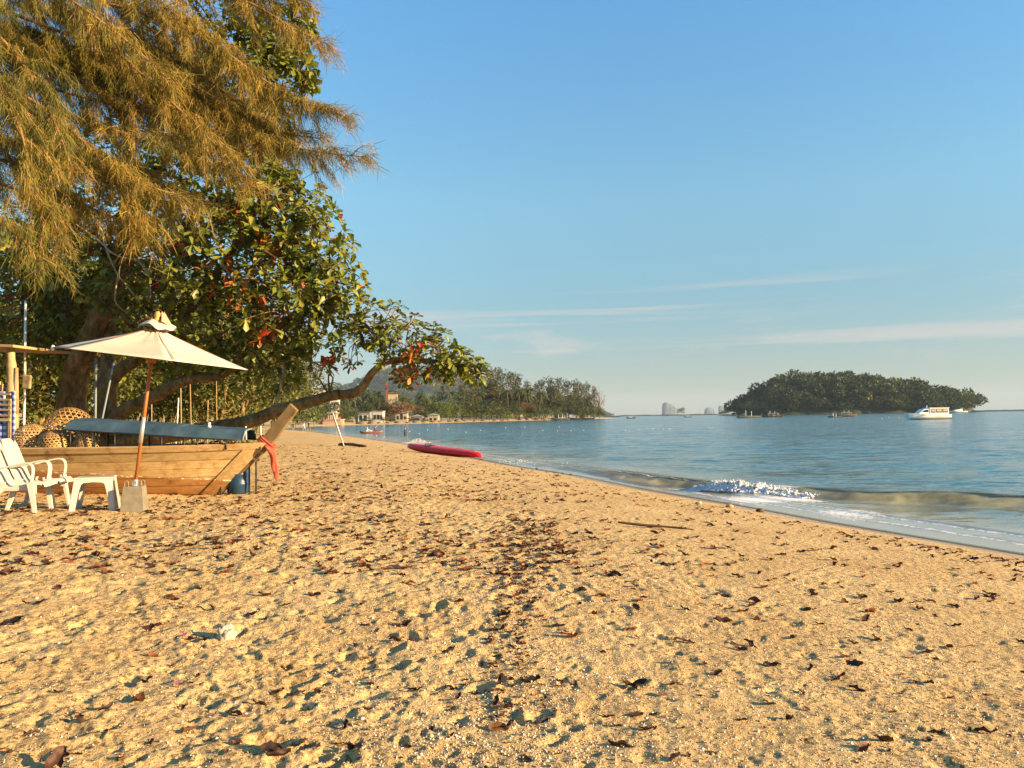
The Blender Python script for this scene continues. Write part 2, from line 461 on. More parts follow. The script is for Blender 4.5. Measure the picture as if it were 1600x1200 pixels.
def sand_material():
    m = bpy.data.materials.new('sand'); m.use_nodes = True; nt = m.node_tree; b = nt.nodes['Principled BSDF']; L = nt.links.new
    tc = nd(nt, 'ShaderNodeTexCoord')
    n1 = nd(nt, 'ShaderNodeTexNoise', Scale=1.1, Detail=6.0, Roughness=0.62); L(tc.outputs['Object'], n1.inputs['Vector'])
    c1 = ramp(nt, [(0.32, (0.49, 0.315, 0.125)), (0.68, (0.64, 0.45, 0.205))]); L(n1.outputs['Fac'], c1.inputs[0])
    n2 = nd(nt, 'ShaderNodeTexNoise', Scale=140.0, Detail=3.0, Roughness=0.7); L(tc.outputs['Object'], n2.inputs['Vector'])
    c2 = ramp(nt, [(0.30, (0.42, 0.40, 0.38)), (0.46, (0.95, 0.95, 0.95)), (0.62, (1.02, 1.0, 0.98)), (0.74, (1.35, 1.38, 1.4))]); L(n2.outputs['Fac'], c2.inputs[0])
    mu = nd(nt, 'ShaderNodeMix', data_type='RGBA', blend_type='MULTIPLY'); mu.inputs[0].default_value = 0.8
    L(c1.outputs[0], mu.inputs[6]); L(c2.outputs[0], mu.inputs[7])
    # coarse shell grit speckle
    vo = nd(nt, 'ShaderNodeTexVoronoi', Scale=55.0); L(tc.outputs['Object'], vo.inputs['Vector'])
    n3 = nd(nt, 'ShaderNodeTexNoise', Scale=0.8, Detail=4.0); L(tc.outputs['Object'], n3.inputs['Vector'])
    gsel = ramp(nt, [(0.0, (0.28, 0.24, 0.2)), (0.16, (0.55, 0.5, 0.42)), (0.17, (1, 1, 1)), (0.9, (1, 1, 1)), (0.93, (1.35, 1.35, 1.35))])
    sp = nd(nt, 'ShaderNodeSeparateColor'); L(vo.outputs['Color'], sp.inputs[0]); L(sp.outputs[0], gsel.inputs[0])
    mu2 = nd(nt, 'ShaderNodeMix', data_type='RGBA', blend_type='MULTIPLY')
    gm_ = nd(nt, 'ShaderNodeMapRange'); gm_.inputs['From Min'].default_value = 0.36; gm_.inputs['From Max'].default_value = 0.56; gm_.inputs['To Max'].default_value = 0.9
    L(n3.outputs['Fac'], gm_.inputs['Value']); L(gm_.outputs[0], mu2.inputs[0])
    L(mu.outputs[2], mu2.inputs[6]); L(gsel.outputs[0], mu2.inputs[7])
    # wet band along the water
    at_ = nd(nt, 'ShaderNodeAttribute', attribute_name='land')
    wn_ = nd(nt, 'ShaderNodeTexNoise', Scale=1.5, Detail=3.0); L(tc.outputs['Object'], wn_.inputs['Vector'])
    ad = nd(nt, 'ShaderNodeMath', operation='MULTIPLY_ADD'); ad.inputs[1].default_value = -0.5; L(wn_.outputs['Fac'], ad.inputs[0]); L(at_.outputs['Fac'], ad.inputs[2])
    wr = nd(nt, 'ShaderNodeMapRange', interpolation_type='SMOOTHSTEP'); wr.inputs['From Min'].default_value = 0.42; wr.inputs['From Max'].default_value = 0.12; L(ad.outputs[0], wr.inputs['Value'])
    wc = nd(nt, 'ShaderNodeMix', data_type='RGBA', blend_type='MULTIPLY'); wc.inputs[7].default_value = (0.74, 0.70, 0.66, 1)
    L(wr.outputs[0], wc.inputs[0]); L(mu2.outputs[2], wc.inputs[6]); L(wc.outputs[2], b.inputs['Base Color'])
    ro = nd(nt, 'ShaderNodeMapRange'); ro.inputs['To Min'].default_value = 0.92; ro.inputs['To Max'].default_value = 0.16; L(wr.outputs[0], ro.inputs['Value']); L(ro.outputs[0], b.inputs['Roughness'])
    b.inputs['Specular IOR Level'].default_value = 0.35
    n4 = nd(nt, 'ShaderNodeTexNoise', Scale=85.0, Detail=5.0, Roughness=0.7); L(tc.outputs['Object'], n4.inputs['Vector'])
    n5 = nd(nt, 'ShaderNodeTexNoise', Scale=14.0, Detail=4.0, Roughness=0.6); L(tc.outputs['Object'], n5.inputs['Vector'])
    s5 = nd(nt, 'ShaderNodeMath', operation='MULTIPLY_ADD'); s5.inputs[1].default_value = 4.0; L(n5.outputs['Fac'], s5.inputs[0]); L(n4.outputs['Fac'], s5.inputs[2])
    iw = nd(nt, 'ShaderNodeMath', operation='SUBTRACT'); iw.inputs[0].default_value = 1.0; L(wr.outputs[0], iw.inputs[1])
    bp = nd(nt, 'ShaderNodeBump', Distance=0.012); L(s5.outputs[0], bp.inputs['Height']); L(iw.outputs[0], bp.inputs['Strength'])
    L(bp.outputs[0], b.inputs['Normal'])
    return m
ground = tag(link('beach_ground', gm, sand_material()), kind='structure')

# ---- sea
WAVE = [tuple(on_sea(x, y).xy) for x, y in ((800, 725), (900, 739), (1000, 757), (1100, 767), (1225, 775), (1300, 783), (1440, 789), (1600, 800))] + [(14, 11.5)]
WAVE_KEY = WAVE; WAVE = [tuple(p.xy) for p in bez([(x, y, 0) for x, y in WAVE], 6)]
WX = np.array(WAVE)
wlen_all = np.concatenate([[0], np.cumsum(np.linalg.norm(np.diff(WX, axis=0), axis=1))]); wlen = wlen_all[::6]
def wave_coords(X, Y):
    """distance seaward of the breaker's foot, and position along it"""
    best = np.full(X.shape, 1e18); q = np.zeros(X.shape); u = np.zeros(X.shape)
    for i in range(len(WX) - 1):
        ax, ay = WX[i]; bx, by = WX[i + 1]; dx, dy = bx - ax, by - ay; l2 = dx * dx + dy * dy
        t = np.clip(((X - ax) * dx + (Y - ay) * dy) / l2, 0, 1)
        ex = X - ax - t * dx; ey = Y - ay - t * dy; d = ex * ex + ey * ey
        sg = np.where(dx * (Y - ay) - dy * (X - ax) > 0, 1, -1)   # seaward on the left of the line
        m = d < best
        best = np.where(m, d, best); q = np.where(m, sg * np.sqrt(d), q); u = np.where(m, wlen_all[i] + t * math.sqrt(l2), u)
    return q, u
sT = np.linspace(R(-48), R(52), 640)
sR = np.concatenate([np.exp(np.linspace(math.log(7.0), math.log(60), 430))[:-1], np.exp(np.linspace(math.log(60), math.log(14000), 150))])
SX = sR[:, None] * np.sin(sT)[None, :]; SY = sR[:, None] * np.cos(sT)[None, :]
SS = sdist(SX, SY)
WQ, WU = wave_coords(SX, SY)
jit = 0.30 * vnoise(WU * 0.9, WU * 0 + 3, 41) + 0.06 * vnoise(WU * 3.1, WU * 0 + 7, 42)
WQj = WQ + jit
ukey = wlen
amp = 0.80 * np.interp(WU, [0, ukey[1], ukey[2], ukey[3], ukey[4], ukey[5], ukey[6], ukey[7], ukey[8]], [0.03, 0.10, 0.19, 0.23, 0.23, 0.26, 0.25, 0.20, 0.15])
amp = amp * (0.9 + 0.45 * vnoise(WU * 0.8, WU * 0 + 5, 43) + 0.2 * vnoise(WU * 2.6, WU * 0 + 2, 44))
back = np.interp(WU, [0, ukey[5], ukey[6], ukey[7], ukey[8]], [1.2, 1.3, 1.5, 1.9, 2.2])
front = np.interp(WU, [0, ukey[5], ukey[6], ukey[7], ukey[8]], [0.45, 0.50, 0.62, 1.1, 1.4])
prof = np.where(WQj < front, sstep(0, 1, WQj / front), np.exp(-((WQj - front) / back) ** 2))
prof = np.where(WQj < 0, 0, prof)
SZ = amp * prof
fade = 1 - sstep(45, 120, sR)[:, None]
calm = sstep(0.2, 3.0, -SS)
for sc, am, sd, st in ((0.35, 0.055, 51, 2.2), (0.9, 0.034, 52, 2.4), (2.0, 0.018, 53, 2.4), (4.2, 0.008, 54, 2.0)):
    c_, s_ = math.cos(0.25), math.sin(0.25)
    SZ += am * fade * calm * vnoise((SX * c_ + SY * s_) * sc / st + 9, (-SX * s_ + SY * c_) * sc + 4, sd)
# little swash steps near the sand
for off, a_ in ((1.25, 0.030), (0.62, 0.016)):
    qq = -SS - off + 0.22 * vnoise(WU * 0.55 + off * 9, WU * 0 + off, 61) + 0.07 * vnoise(SX * 2.1, SY * 2.1, 62)
    SZ += a_ * np.where(qq < 0, 0, np.where(qq < 0.22, sstep(0, 0.22, qq), np.exp(-(qq - 0.22) / 0.6))) * sstep(0.0, 0.5, -SS)
SZ += 0.004
depth = np.clip(SZ - base_h(SX, SY, SS), 0, 5)
on_break = sstep(ukey[3] - 0.5, ukey[3] + 0.2, WU) * (1 - sstep(ukey[4] - 0.3, ukey[4] + 0.5, WU))
crest = np.exp(-((WQj - front) / 0.16) ** 2)
foam = on_break * (1 - sstep(front * 1.05, front * 1.8, WQj)) * sstep(-0.5, -0.05, WQj)
foam = np.maximum(foam, 0.36 * crest * (amp > 0.15) * (WU < ukey[6]) * sstep(0.05, 0.4, vnoise(WU * 1.9, WU * 0, 71) + 0.22))
inner = sstep(0.25, 0.6, -SS) * (1 - sstep(-0.3, 0.15, WQj)) * (SY < 40) * (0.55 + 0.45 * (1 - sstep(ukey[5], ukey[7], WU)))
foam = np.maximum(foam, inner * np.clip(0.46 + 0.6 * vnoise(SX * 0.8, SY * 0.8, 72), 0, 0.75))
for off in (1.28, 0.66):
    qq = -SS - off + 0.22 * vnoise(WU * 0.55 + off * 9, WU * 0 + off, 61) + 0.07 * vnoise(SX * 2.1, SY * 2.1, 62)
    foam = np.maximum(foam, 0.62 * np.exp(-((qq - 0.06) / 0.11) ** 2) * (SY < 60))
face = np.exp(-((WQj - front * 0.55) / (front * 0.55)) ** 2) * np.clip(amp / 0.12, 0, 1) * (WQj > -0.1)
si = np.arange(SX.size).reshape(SX.shape)
sF = np.stack([si[:-1, :-1], si[:-1, 1:], si[1:, 1:], si[1:, :-1]], 2).reshape(-1, 4)[:, ::-1]
keep = (SS < 3.0); kf = (keep[:-1, :-1] | keep[1:, :-1] | keep[:-1, 1:] | keep[1:, 1:]).ravel()
sm_ = mesh_np('sea', np.stack([SX, SY, SZ], 2).reshape(-1, 3), sF[kf]); smooth(sm_)
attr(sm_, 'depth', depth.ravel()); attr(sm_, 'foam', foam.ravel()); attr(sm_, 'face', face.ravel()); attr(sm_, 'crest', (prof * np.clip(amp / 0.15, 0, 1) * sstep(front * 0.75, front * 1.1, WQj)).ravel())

def water_material():
    m = bpy.data.materials.new('sea_water'); m.use_nodes = True; nt = m.node_tree; b = nt.nodes['Principled BSDF']; L = nt.links.new
    tc = nd(nt, 'ShaderNodeTexCoord')
    ad = nd(nt, 'ShaderNodeAttribute', attribute_name='depth'); af = nd(nt, 'ShaderNodeAttribute', attribute_name='foam'); ac = nd(nt, 'ShaderNodeAttribute', attribute_name='face')
    dm = nd(nt, 'ShaderNodeMapRange'); dm.inputs['From Max'].default_value = 2.6; L(ad.outputs['Fac'], dm.inputs['Value'])
    body = ramp(nt, [(0.0, (0.44, 0.38, 0.27)), (0.06, (0.33, 0.31, 0.23)), (0.10, (0.22, 0.22, 0.16)), (0.18, (0.065, 0.115, 0.11)), (0.45, (0.016, 0.115, 0.155)), (1.0, (0.010, 0.092, 0.138))])
    L(dm.outputs[0], body.inputs[0])
    fm = nd(nt, 'ShaderNodeMix', data_type='RGBA'); fm.inputs[7].default_value = (0.66, 0.70, 0.46, 1)  # turbid breaker front, base colour lightened to paint in sunlight glowing through
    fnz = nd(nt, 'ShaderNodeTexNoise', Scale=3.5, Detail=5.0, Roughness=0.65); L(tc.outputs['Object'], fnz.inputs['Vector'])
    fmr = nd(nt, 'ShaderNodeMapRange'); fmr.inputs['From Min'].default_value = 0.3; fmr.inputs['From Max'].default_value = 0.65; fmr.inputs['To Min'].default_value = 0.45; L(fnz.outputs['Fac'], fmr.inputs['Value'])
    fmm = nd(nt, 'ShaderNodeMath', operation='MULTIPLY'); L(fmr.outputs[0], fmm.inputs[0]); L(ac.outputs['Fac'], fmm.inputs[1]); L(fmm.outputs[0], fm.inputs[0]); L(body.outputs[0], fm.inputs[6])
    # foam broken up into lace
    fn = nd(nt, 'ShaderNodeTexNoise', Scale=13.0, Detail=6.0, Roughness=0.75); L(tc.outputs['Object'], fn.inputs['Vector'])
    fa = nd(nt, 'ShaderNodeMath', operation='ADD'); L(af.outputs['Fac'], fa.inputs[0]); L(fn.outputs['Fac'], fa.inputs[1])
    fr = nd(nt, 'ShaderNodeMapRange', interpolation_type='SMOOTHSTEP'); fr.inputs['From Min'].default_value = 0.98; fr.inputs['From Max'].default_value = 1.18; L(fa.outputs[0], fr.inputs['Value'])
    fx = nd(nt, 'ShaderNodeMix', data_type='RGBA'); fx.inputs[7].default_value = (0.80, 0.79, 0.77, 1)
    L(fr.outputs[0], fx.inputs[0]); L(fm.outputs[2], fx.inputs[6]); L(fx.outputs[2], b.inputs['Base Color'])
    rr = nd(nt, 'ShaderNodeMapRange'); rr.inputs['To Min'].default_value = 0.12; rr.inputs['To Max'].default_value = 0.8; L(fr.outputs[0], rr.inputs['Value']); L(rr.outputs[0], b.inputs['Roughness'])
    b.inputs['IOR'].default_value = 1.333
    # wind ripples: pointwise tilt of the surface, long crested, several sizes
    acc = None
    for sc, st, am in ((0.30, 3.2, 0.10), (1.1, 3.2, 0.36), (3.4, 2.8, 0.52), (9.0, 2.0, 0.34)):
        mp = nd(nt, 'ShaderNodeMapping'); mp.inputs['Rotation'].default_value = (0, 0, 0.12 + sc * 0.05); mp.inputs['Scale'].default_value = (sc / st, sc, sc)
        L(tc.outputs['Object'], mp.inputs['Vector'])
        n = nd(nt, 'ShaderNodeTexNoise', Scale=1.0, Detail=2.0, Roughness=0.5, Distortion=0.3); L(mp.outputs[0], n.inputs['Vector'])
        sb_ = nd(nt, 'ShaderNodeVectorMath', operation='SUBTRACT'); sb_.inputs[1].default_value = (0.5, 0.5, 0.5); L(n.outputs['Color'], sb_.inputs[0])
        ml = nd(nt, 'ShaderNodeVectorMath', operation='MULTIPLY'); ml.inputs[1].default_value = (am * 0.6, am * 1.5, 0.0); L(sb_.outputs[0], ml.inputs[0])
        if acc is None: acc = ml
        else:
            aa = nd(nt, 'ShaderNodeVectorMath', operation='ADD'); L(acc.outputs[0], aa.inputs[0]); L(ml.outputs[0], aa.inputs[1]); acc = aa
    ds = nd(nt, 'ShaderNodeMapRange'); ds.inputs['From Min'].default_value = 0.03; ds.inputs['From Max'].default_value = 0.7; ds.inputs['To Min'].default_value = 0.15; ds.inputs['To Max'].default_value = 1.0; L(ad.outputs['Fac'], ds.inputs['Value'])
    scl = nd(nt, 'ShaderNodeVectorMath', operation='SCALE'); L(acc.outputs[0], scl.inputs[0]); L(ds.outputs[0], scl.inputs['Scale'])
    ge = nd(nt, 'ShaderNodeNewGeometry'); av = nd(nt, 'ShaderNodeVectorMath', operation='ADD'); L(ge.outputs['Normal'], av.inputs[0]); L(scl.outputs[0], av.inputs[1])
    nn = nd(nt, 'ShaderNodeVectorMath', operation='NORMALIZE'); L(av.outputs[0], nn.inputs[0]); L(nn.outputs[0], b.inputs['Normal'])
    # the last thin film over the sand is clear
    tr = nd(nt, 'ShaderNodeBsdfTransparent'); mx = nd(nt, 'ShaderNodeMixShader')
    al = nd(nt, 'ShaderNodeMapRange', interpolation_type='SMOOTHSTEP'); al.inputs['From Min'].default_value = 0.0; al.inputs['From Max'].default_value = 0.028; L(ad.outputs['Fac'], al.inputs['Value'])
    am2 = nd(nt, 'ShaderNodeMath', operation='MAXIMUM'); L(al.outputs[0], am2.inputs[0]); L(fr.outputs[0], am2.inputs[1])
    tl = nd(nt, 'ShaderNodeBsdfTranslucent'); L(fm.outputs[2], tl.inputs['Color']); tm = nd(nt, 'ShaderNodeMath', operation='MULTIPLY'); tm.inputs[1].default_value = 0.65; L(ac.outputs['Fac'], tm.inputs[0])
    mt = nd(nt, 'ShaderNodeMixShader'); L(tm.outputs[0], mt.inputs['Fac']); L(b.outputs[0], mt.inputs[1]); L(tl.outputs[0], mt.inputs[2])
    cr = nd(nt, 'ShaderNodeAttribute', attribute_name='crest'); cr2 = nd(nt, 'ShaderNodeMath', operation='MULTIPLY_ADD'); cr2.inputs[1].default_value = -0.80; cr2.inputs[2].default_value = 1.0; L(cr.outputs['Fac'], cr2.inputs[0])
    am3 = nd(nt, 'ShaderNodeMath', operation='MULTIPLY'); L(al.outputs[0], am3.inputs[0]); L(cr2.outputs[0], am3.inputs[1]); L(am3.outputs[0], am2.inputs[0])
    L(am2.outputs[0], mx.inputs['Fac']); L(tr.outputs[0], mx.inputs[1]); L(mt.outputs[0], mx.inputs[2])
    L(mx.outputs[0], nt.nodes['Material Output'].inputs['Surface'])
    return m
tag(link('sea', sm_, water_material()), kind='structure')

# ================================================================== NEAR THINGS ON THE BEACH
def wood_mat(name, c, c2, grain=(1.2, 18, 18), stain=None, rough=0.7):
    m = bpy.data.materials.new(name); m.use_nodes = True; nt = m.node_tree; b = nt.nodes['Principled BSDF']; L = nt.links.new
    tc = nd(nt, 'ShaderNodeTexCoord'); mp = nd(nt, 'ShaderNodeMapping', Scale=grain); L(tc.outputs['Object'], mp.inputs['Vector'])
    oi = nd(nt, 'ShaderNodeObjectInfo')
    n = nd(nt, 'ShaderNodeTexNoise', Scale=1.6, Detail=8.0, Roughness=0.65, Distortion=0.4); L(mp.outputs[0], n.inputs['Vector'])
    rp = ramp(nt, [(0.3, c), (0.52, tuple((a + b_) / 2 for a, b_ in zip(c, c2))), (0.7, c2)]); L(n.outputs['Fac'], rp.inputs[0])
    # each board a little different
    hv = nd(nt, 'ShaderNodeHueSaturation'); mr = nd(nt, 'ShaderNodeMapRange'); mr.inputs['To Min'].default_value = 0.82; mr.inputs['To Max'].default_value = 1.14
    L(oi.outputs['Random'], mr.inputs['Value']); L(mr.outputs[0], hv.inputs['Value']); L(rp.outputs[0], hv.inputs['Color'])
    # knots, nail stains and damp blotches
    n2 = nd(nt, 'ShaderNodeTexNoise', Scale=5.0, Detail=5.0, Roughness=0.7); L(tc.outputs['Object'], n2.inputs['Vector'])
    k = ramp(nt, [(0.30, (0.30, 0.22, 0.16)), (0.38, (0.75, 0.68, 0.6)), (0.50, (1, 1, 1))]); L(n2.outputs['Fac'], k.inputs[0])
    mu = nd(nt, 'ShaderNodeMix', data_type='RGBA', blend_type='MULTIPLY'); mu.inputs[0].default_value = 0.8; L(hv.outputs[0], mu.inputs[6]); L(k.outputs[0], mu.inputs[7])
    out = mu.outputs[2]
    if stain:
        z0, col = stain
        sx = nd(nt, 'ShaderNodeSeparateXYZ'); L(tc.outputs['Object'], sx.inputs[0])
        nx = nd(nt, 'ShaderNodeTexNoise', Scale=3.0, Detail=5.0); L(tc.outputs['Object'], nx.inputs['Vector'])
        zz = nd(nt, 'ShaderNodeMath', operation='MULTIPLY_ADD'); zz.inputs[1].default_value = 0.10; L(nx.outputs['Fac'], zz.inputs[0]); L(sx.outputs['Z'], zz.inputs[2])
        zx = nd(nt, 'ShaderNodeMath', operation='MULTIPLY_ADD'); zx.inputs[1].default_value = 0.075; L(sx.outputs['X'], zx.inputs[0]); L(zz.outputs[0], zx.inputs[2])
        s_ = nd(nt, 'ShaderNodeMapRange', interpolation_type='SMOOTHSTEP'); s_.inputs['From Min'].default_value = z0 + 0.02; s_.inputs['From Max'].default_value = z0 - 0.03; s_.inputs['To Max'].default_value = 0.85; L(zx.outputs[0], s_.inputs['Value'])
        mm = nd(nt, 'ShaderNodeMix', data_type='RGBA', blend_type='MULTIPLY'); mm.inputs[7].default_value = col + (1,); L(s_.outputs[0], mm.inputs[0]); L(out, mm.inputs[6])
        # flaking cream paint line along the top of the stained band
        l1 = nd(nt, 'ShaderNodeMath', operation='SUBTRACT'); l1.inputs[1].default_value = z0; L(zx.outputs[0], l1.inputs[0])
        l2 = nd(nt, 'ShaderNodeMath', operation='ABSOLUTE'); L(l1.outputs[0], l2.inputs[0])
        l3 = nd(nt, 'ShaderNodeMath', operation='LESS_THAN'); l3.inputs[1].default_value = 0.012; L(l2.outputs[0], l3.inputs[0])
        nb = nd(nt, 'ShaderNodeTexNoise', Scale=14.0, Detail=3.0); L(tc.outputs['Object'], nb.inputs['Vector'])
        l4 = nd(nt, 'ShaderNodeMath', operation='GREATER_THAN'); l4.inputs[1].default_value = 0.53; L(nb.outputs['Fac'], l4.inputs[0])
        l5 = nd(nt, 'ShaderNodeMath', operation='MULTIPLY'); L(l3.outputs[0], l5.inputs[0]); L(l4.outputs[0], l5.inputs[1])
        m3 = nd(nt, 'ShaderNodeMix', data_type='RGBA'); m3.inputs[7].default_value = (0.72, 0.62, 0.42, 1); L(l5.outputs[0], m3.inputs[0]); L(mm.outputs[2], m3.inputs[6]); out = m3.outputs[2]
    L(out, b.inputs['Base Color']); b.inputs['Roughness'].default_value = rough; b.inputs['Specular IOR Level'].default_value = 0.25
    bp = nd(nt, 'ShaderNodeBump', Strength=0.6, Distance=0.006); L(n.outputs['Fac'], bp.inputs['Height']); L(bp.outputs[0], b.inputs['Normal'])
    return m
M = {}
M['hull'] = wood_mat('weathered_plank', (0.38, 0.25, 0.108), (0.58, 0.42, 0.205), stain=(0.29, (0.66, 0.43, 0.26)))
M['gunwale'] = wood_mat('weathered_rail', (0.30, 0.19, 0.085), (0.46, 0.32, 0.16))
M['prow'] = wood_mat('prow_board', (0.15, 0.10, 0.045), (0.25, 0.175, 0.08), grain=(4, 12, 4))
M['dark'] = simple('dark_caulk', (0.03, 0.018, 0.010), 0.9)
M['deck'] = wood_mat('boat_deck', (0.22, 0.15, 0.08), (0.36, 0.27, 0.15))
M['grey_wood'] = wood_mat('grey_stall_wood', (0.27, 0.19, 0.10), (0.46, 0.34, 0.19), grain=(10, 10, 1.5))
M['slat_wood'] = wood_mat('stall_slat_wood', (0.36, 0.25, 0.13), (0.52, 0.38, 0.21))
M['tarp'] = simple('blue_tarpaulin', (0.028, 0.062, 0.095), 0.6, 0.3, 3.0, 0.004, 9.0, c2=(0.045, 0.085, 0.122))
M['black_iron'] = simple('black_iron', (0.018, 0.017, 0.018), 0.5, 0.3, 20)
M['plastic'] = simple('white_plastic', (0.50, 0.475, 0.42), 0.38, 0.05, 6.0, spec=0.5)
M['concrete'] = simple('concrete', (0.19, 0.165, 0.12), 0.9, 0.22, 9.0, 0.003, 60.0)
M['rebar'] = simple('rusty_rebar', (0.30, 0.24, 0.18), 0.6, 0.3, 30, metallic=0.3)
M['pole_wood'] = simple('varnished_pole', (0.34, 0.115, 0.030), 0.38, 0.2, 5.0, stretch=(12, 12, 1))
M['sleeve'] = simple('metal_sleeve', (0.62, 0.58, 0.52), 0.35, 0.1, 8.0, metallic=0.6)
M['orange_ball'] = simple('orange_finial', (0.72, 0.26, 0.06), 0.4, 0.1)
M['red_plastic'] = simple('red_kayak_plastic', (0.66, 0.014, 0.010), 0.42, 0.10, 4.0, spec=0.5)
M['black_rubber'] = simple('black_rubber', (0.012, 0.012, 0.013), 0.6)
M['blue_drum'] = simple('blue_drum_plastic', (0.015, 0.045, 0.09), 0.4, 0.2)
M['driftwood'] = wood_mat('driftwood', (0.07, 0.036, 0.02), (0.14, 0.075, 0.04), grain=(2, 20, 20))
M['coral'] = simple('dead_coral', (0.40, 0.36, 0.28), 0.95, 0.25, 25.0, 0.012, 45.0)
M['white_paint'] = simple('white_paint', (0.72, 0.70, 0.64), 0.5, 0.08)
M['wicker'] = simple('split_bamboo', (0.33, 0.185, 0.062), 0.65, 0.4, 9.0, c2=(0.42, 0.25, 0.09))
M['white_pvc'] = simple('white_pipe', (0.70, 0.68, 0.62), 0.4, 0.08)
M['grey_pipe'] = simple('grey_green_pipe', (0.16, 0.19, 0.19), 0.5, 0.15)

def cloth_material(name, c, rough=0.85, lines=False, trans=0.2):
    m = bpy.data.materials.new(name); m.use_nodes = True; nt = m.node_tree; b = nt.nodes['Principled BSDF']; L = nt.links.new
    tc = nd(nt, 'ShaderNodeTexCoord'); n = nd(nt, 'ShaderNodeTexNoise', Scale=3.0, Detail=5.0); L(tc.outputs['Object'], n.inputs['Vector'])
    rp = ramp(nt, [(0.35, tuple(x * 0.86 for x in c)), (0.65, c)]); L(n.outputs['Fac'], rp.inputs[0]); out = rp.outputs[0]
    if lines:      # mildew veins
        n2 = nd(nt, 'ShaderNodeTexNoise', Scale=3.4, Detail=2.0, Distortion=1.5); L(tc.outputs['Object'], n2.inputs['Vector'])
        a = nd(nt, 'ShaderNodeMath', operation='SUBTRACT'); a.inputs[1].default_value = 0.5; L(n2.outputs['Fac'], a.inputs[0])
        a2 = nd(nt, 'ShaderNodeMath', operation='ABSOLUTE'); L(a.outputs[0], a2.inputs[0])
        a3 = nd(nt, 'ShaderNodeMath', operation='LESS_THAN'); a3.inputs[1].default_value = 0.0042; L(a2.outputs[0], a3.inputs[0])
        n3 = nd(nt, 'ShaderNodeTexNoise', Scale=4.5, Detail=2.0); L(tc.outputs['Object'], n3.inputs['Vector'])
        a4 = nd(nt, 'ShaderNodeMath', operation='GREATER_THAN'); a4.inputs[1].default_value = 0.54; L(n3.outputs['Fac'], a4.inputs[0])
        a5 = nd(nt, 'ShaderNodeMath', operation='MULTIPLY'); L(a3.outputs[0], a5.inputs[0]); L(a4.outputs[0], a5.inputs[1])
        a6 = nd(nt, 'ShaderNodeMath', operation='MULTIPLY'); a6.inputs[1].default_value = 0.75; L(a5.outputs[0], a6.inputs[0])
        mm = nd(nt, 'ShaderNodeMix', data_type='RGBA'); mm.inputs[7].default_value = (0.13, 0.11, 0.08, 1); L(a6.outputs[0], mm.inputs[0]); L(out, mm.inputs[6]); out = mm.outputs[2]
    L(out, b.inputs['Base Color']); b.inputs['Roughness'].default_value = rough; b.inputs['Specular IOR Level'].default_value = 0.2
    tr = nd(nt, 'ShaderNodeBsdfTranslucent'); L(out, tr.inputs['Color']); mx = nd(nt, 'ShaderNodeMixShader', Fac=trans)
    L(b.outputs[0], mx.inputs[1]); L(tr.outputs[0], mx.inputs[2]); L(mx.outputs[0], nt.nodes['Material Output'].inputs['Surface'])
    return m
M['canvas'] = cloth_material('cream_canvas', (0.68, 0.62, 0.51), lines=True, trans=0.22)
M['ribbon'] = cloth_material('salmon_cloth', (0.62, 0.13, 0.075), trans=0.25)
def gingham():
    m = bpy.data.materials.new('gingham_cloth'); m.use_nodes = True; nt = m.node_tree; b = nt.nodes['Principled BSDF']; L = nt.links.new
    tc = nd(nt, 'ShaderNodeTexCoord'); sx = nd(nt, 'ShaderNodeSeparateXYZ'); L(tc.outputs['Object'], sx.inputs[0]); ms = []
    for ax in ('X', 'Z'):
        a = nd(nt, 'ShaderNodeMath', operation='MULTIPLY'); a.inputs[1].default_value = 9.0; L(sx.outputs[ax], a.inputs[0])
        f = nd(nt, 'ShaderNodeMath', operation='FRACT'); L(a.outputs[0], f.inputs[0])
        g = nd(nt, 'ShaderNodeMath', operation='GREATER_THAN'); g.inputs[1].default_value = 0.5; L(f.outputs[0], g.inputs[0]); ms.append(g)
    s_ = nd(nt, 'ShaderNodeMath', operation='ADD'); L(ms[0].outputs[0], s_.inputs[0]); L(ms[1].outputs[0], s_.inputs[1])
    h = nd(nt, 'ShaderNodeMath', operation='MULTIPLY'); h.inputs[1].default_value = 0.5; L(s_.outputs[0], h.inputs[0])
    rp = ramp(nt, [(0.0, (0.72, 0.72, 0.72)), (0.5, (0.22, 0.26, 0.46)), (1.0, (0.035, 0.05, 0.20))]); L(h.outputs[0], rp.inputs[0]); L(rp.outputs[0], b.inputs['Base Color'])
    b.inputs['Roughness'].default_value = 0.9
    return m
M['gingham'] = gingham()

# ------------------------------------------------------------------ longtail boat on the sand
BP = G(341, 771); BP.z -= 0.01
byaw = R(-4)
boat = thing('longtail_boat', BP, byaw, 'old wooden longtail boat with low blue roof drawn up on the sand', 'boat')
BL, BH = 8.0, 0.79
def hull_pt(dx, v, side=-1, off=0.0):
    x = 0.86 * v * BH / 0.8 - dx
    w = 0.78 * (1 - math.exp(-dx / 1.55)) + 0.045
    if dx > 5.5: w *= 1 - 0.35 * ((dx - 5.5) / (BL - 5.5)) ** 2
    sec = 0.30 + 0.70 * v ** 0.62
    sheer = 0.035 * math.exp(-dx / 1.2) + 0.0012 * dx * dx
    return Vector((x, side * (w * sec + off), BH * v + sheer * v))
def hull_pn(dx, v, side, off):
    p = hull_pt(dx, v, side, off); e = 1e-3
    a = hull_pt(dx + e, v, side, off) - p; b_ = hull_pt(dx, min(v + e, 1.2), side, off) - p
    n = a.cross(b_); n.normalize()
    if n.y * side < 0: n = -n
    return p, n
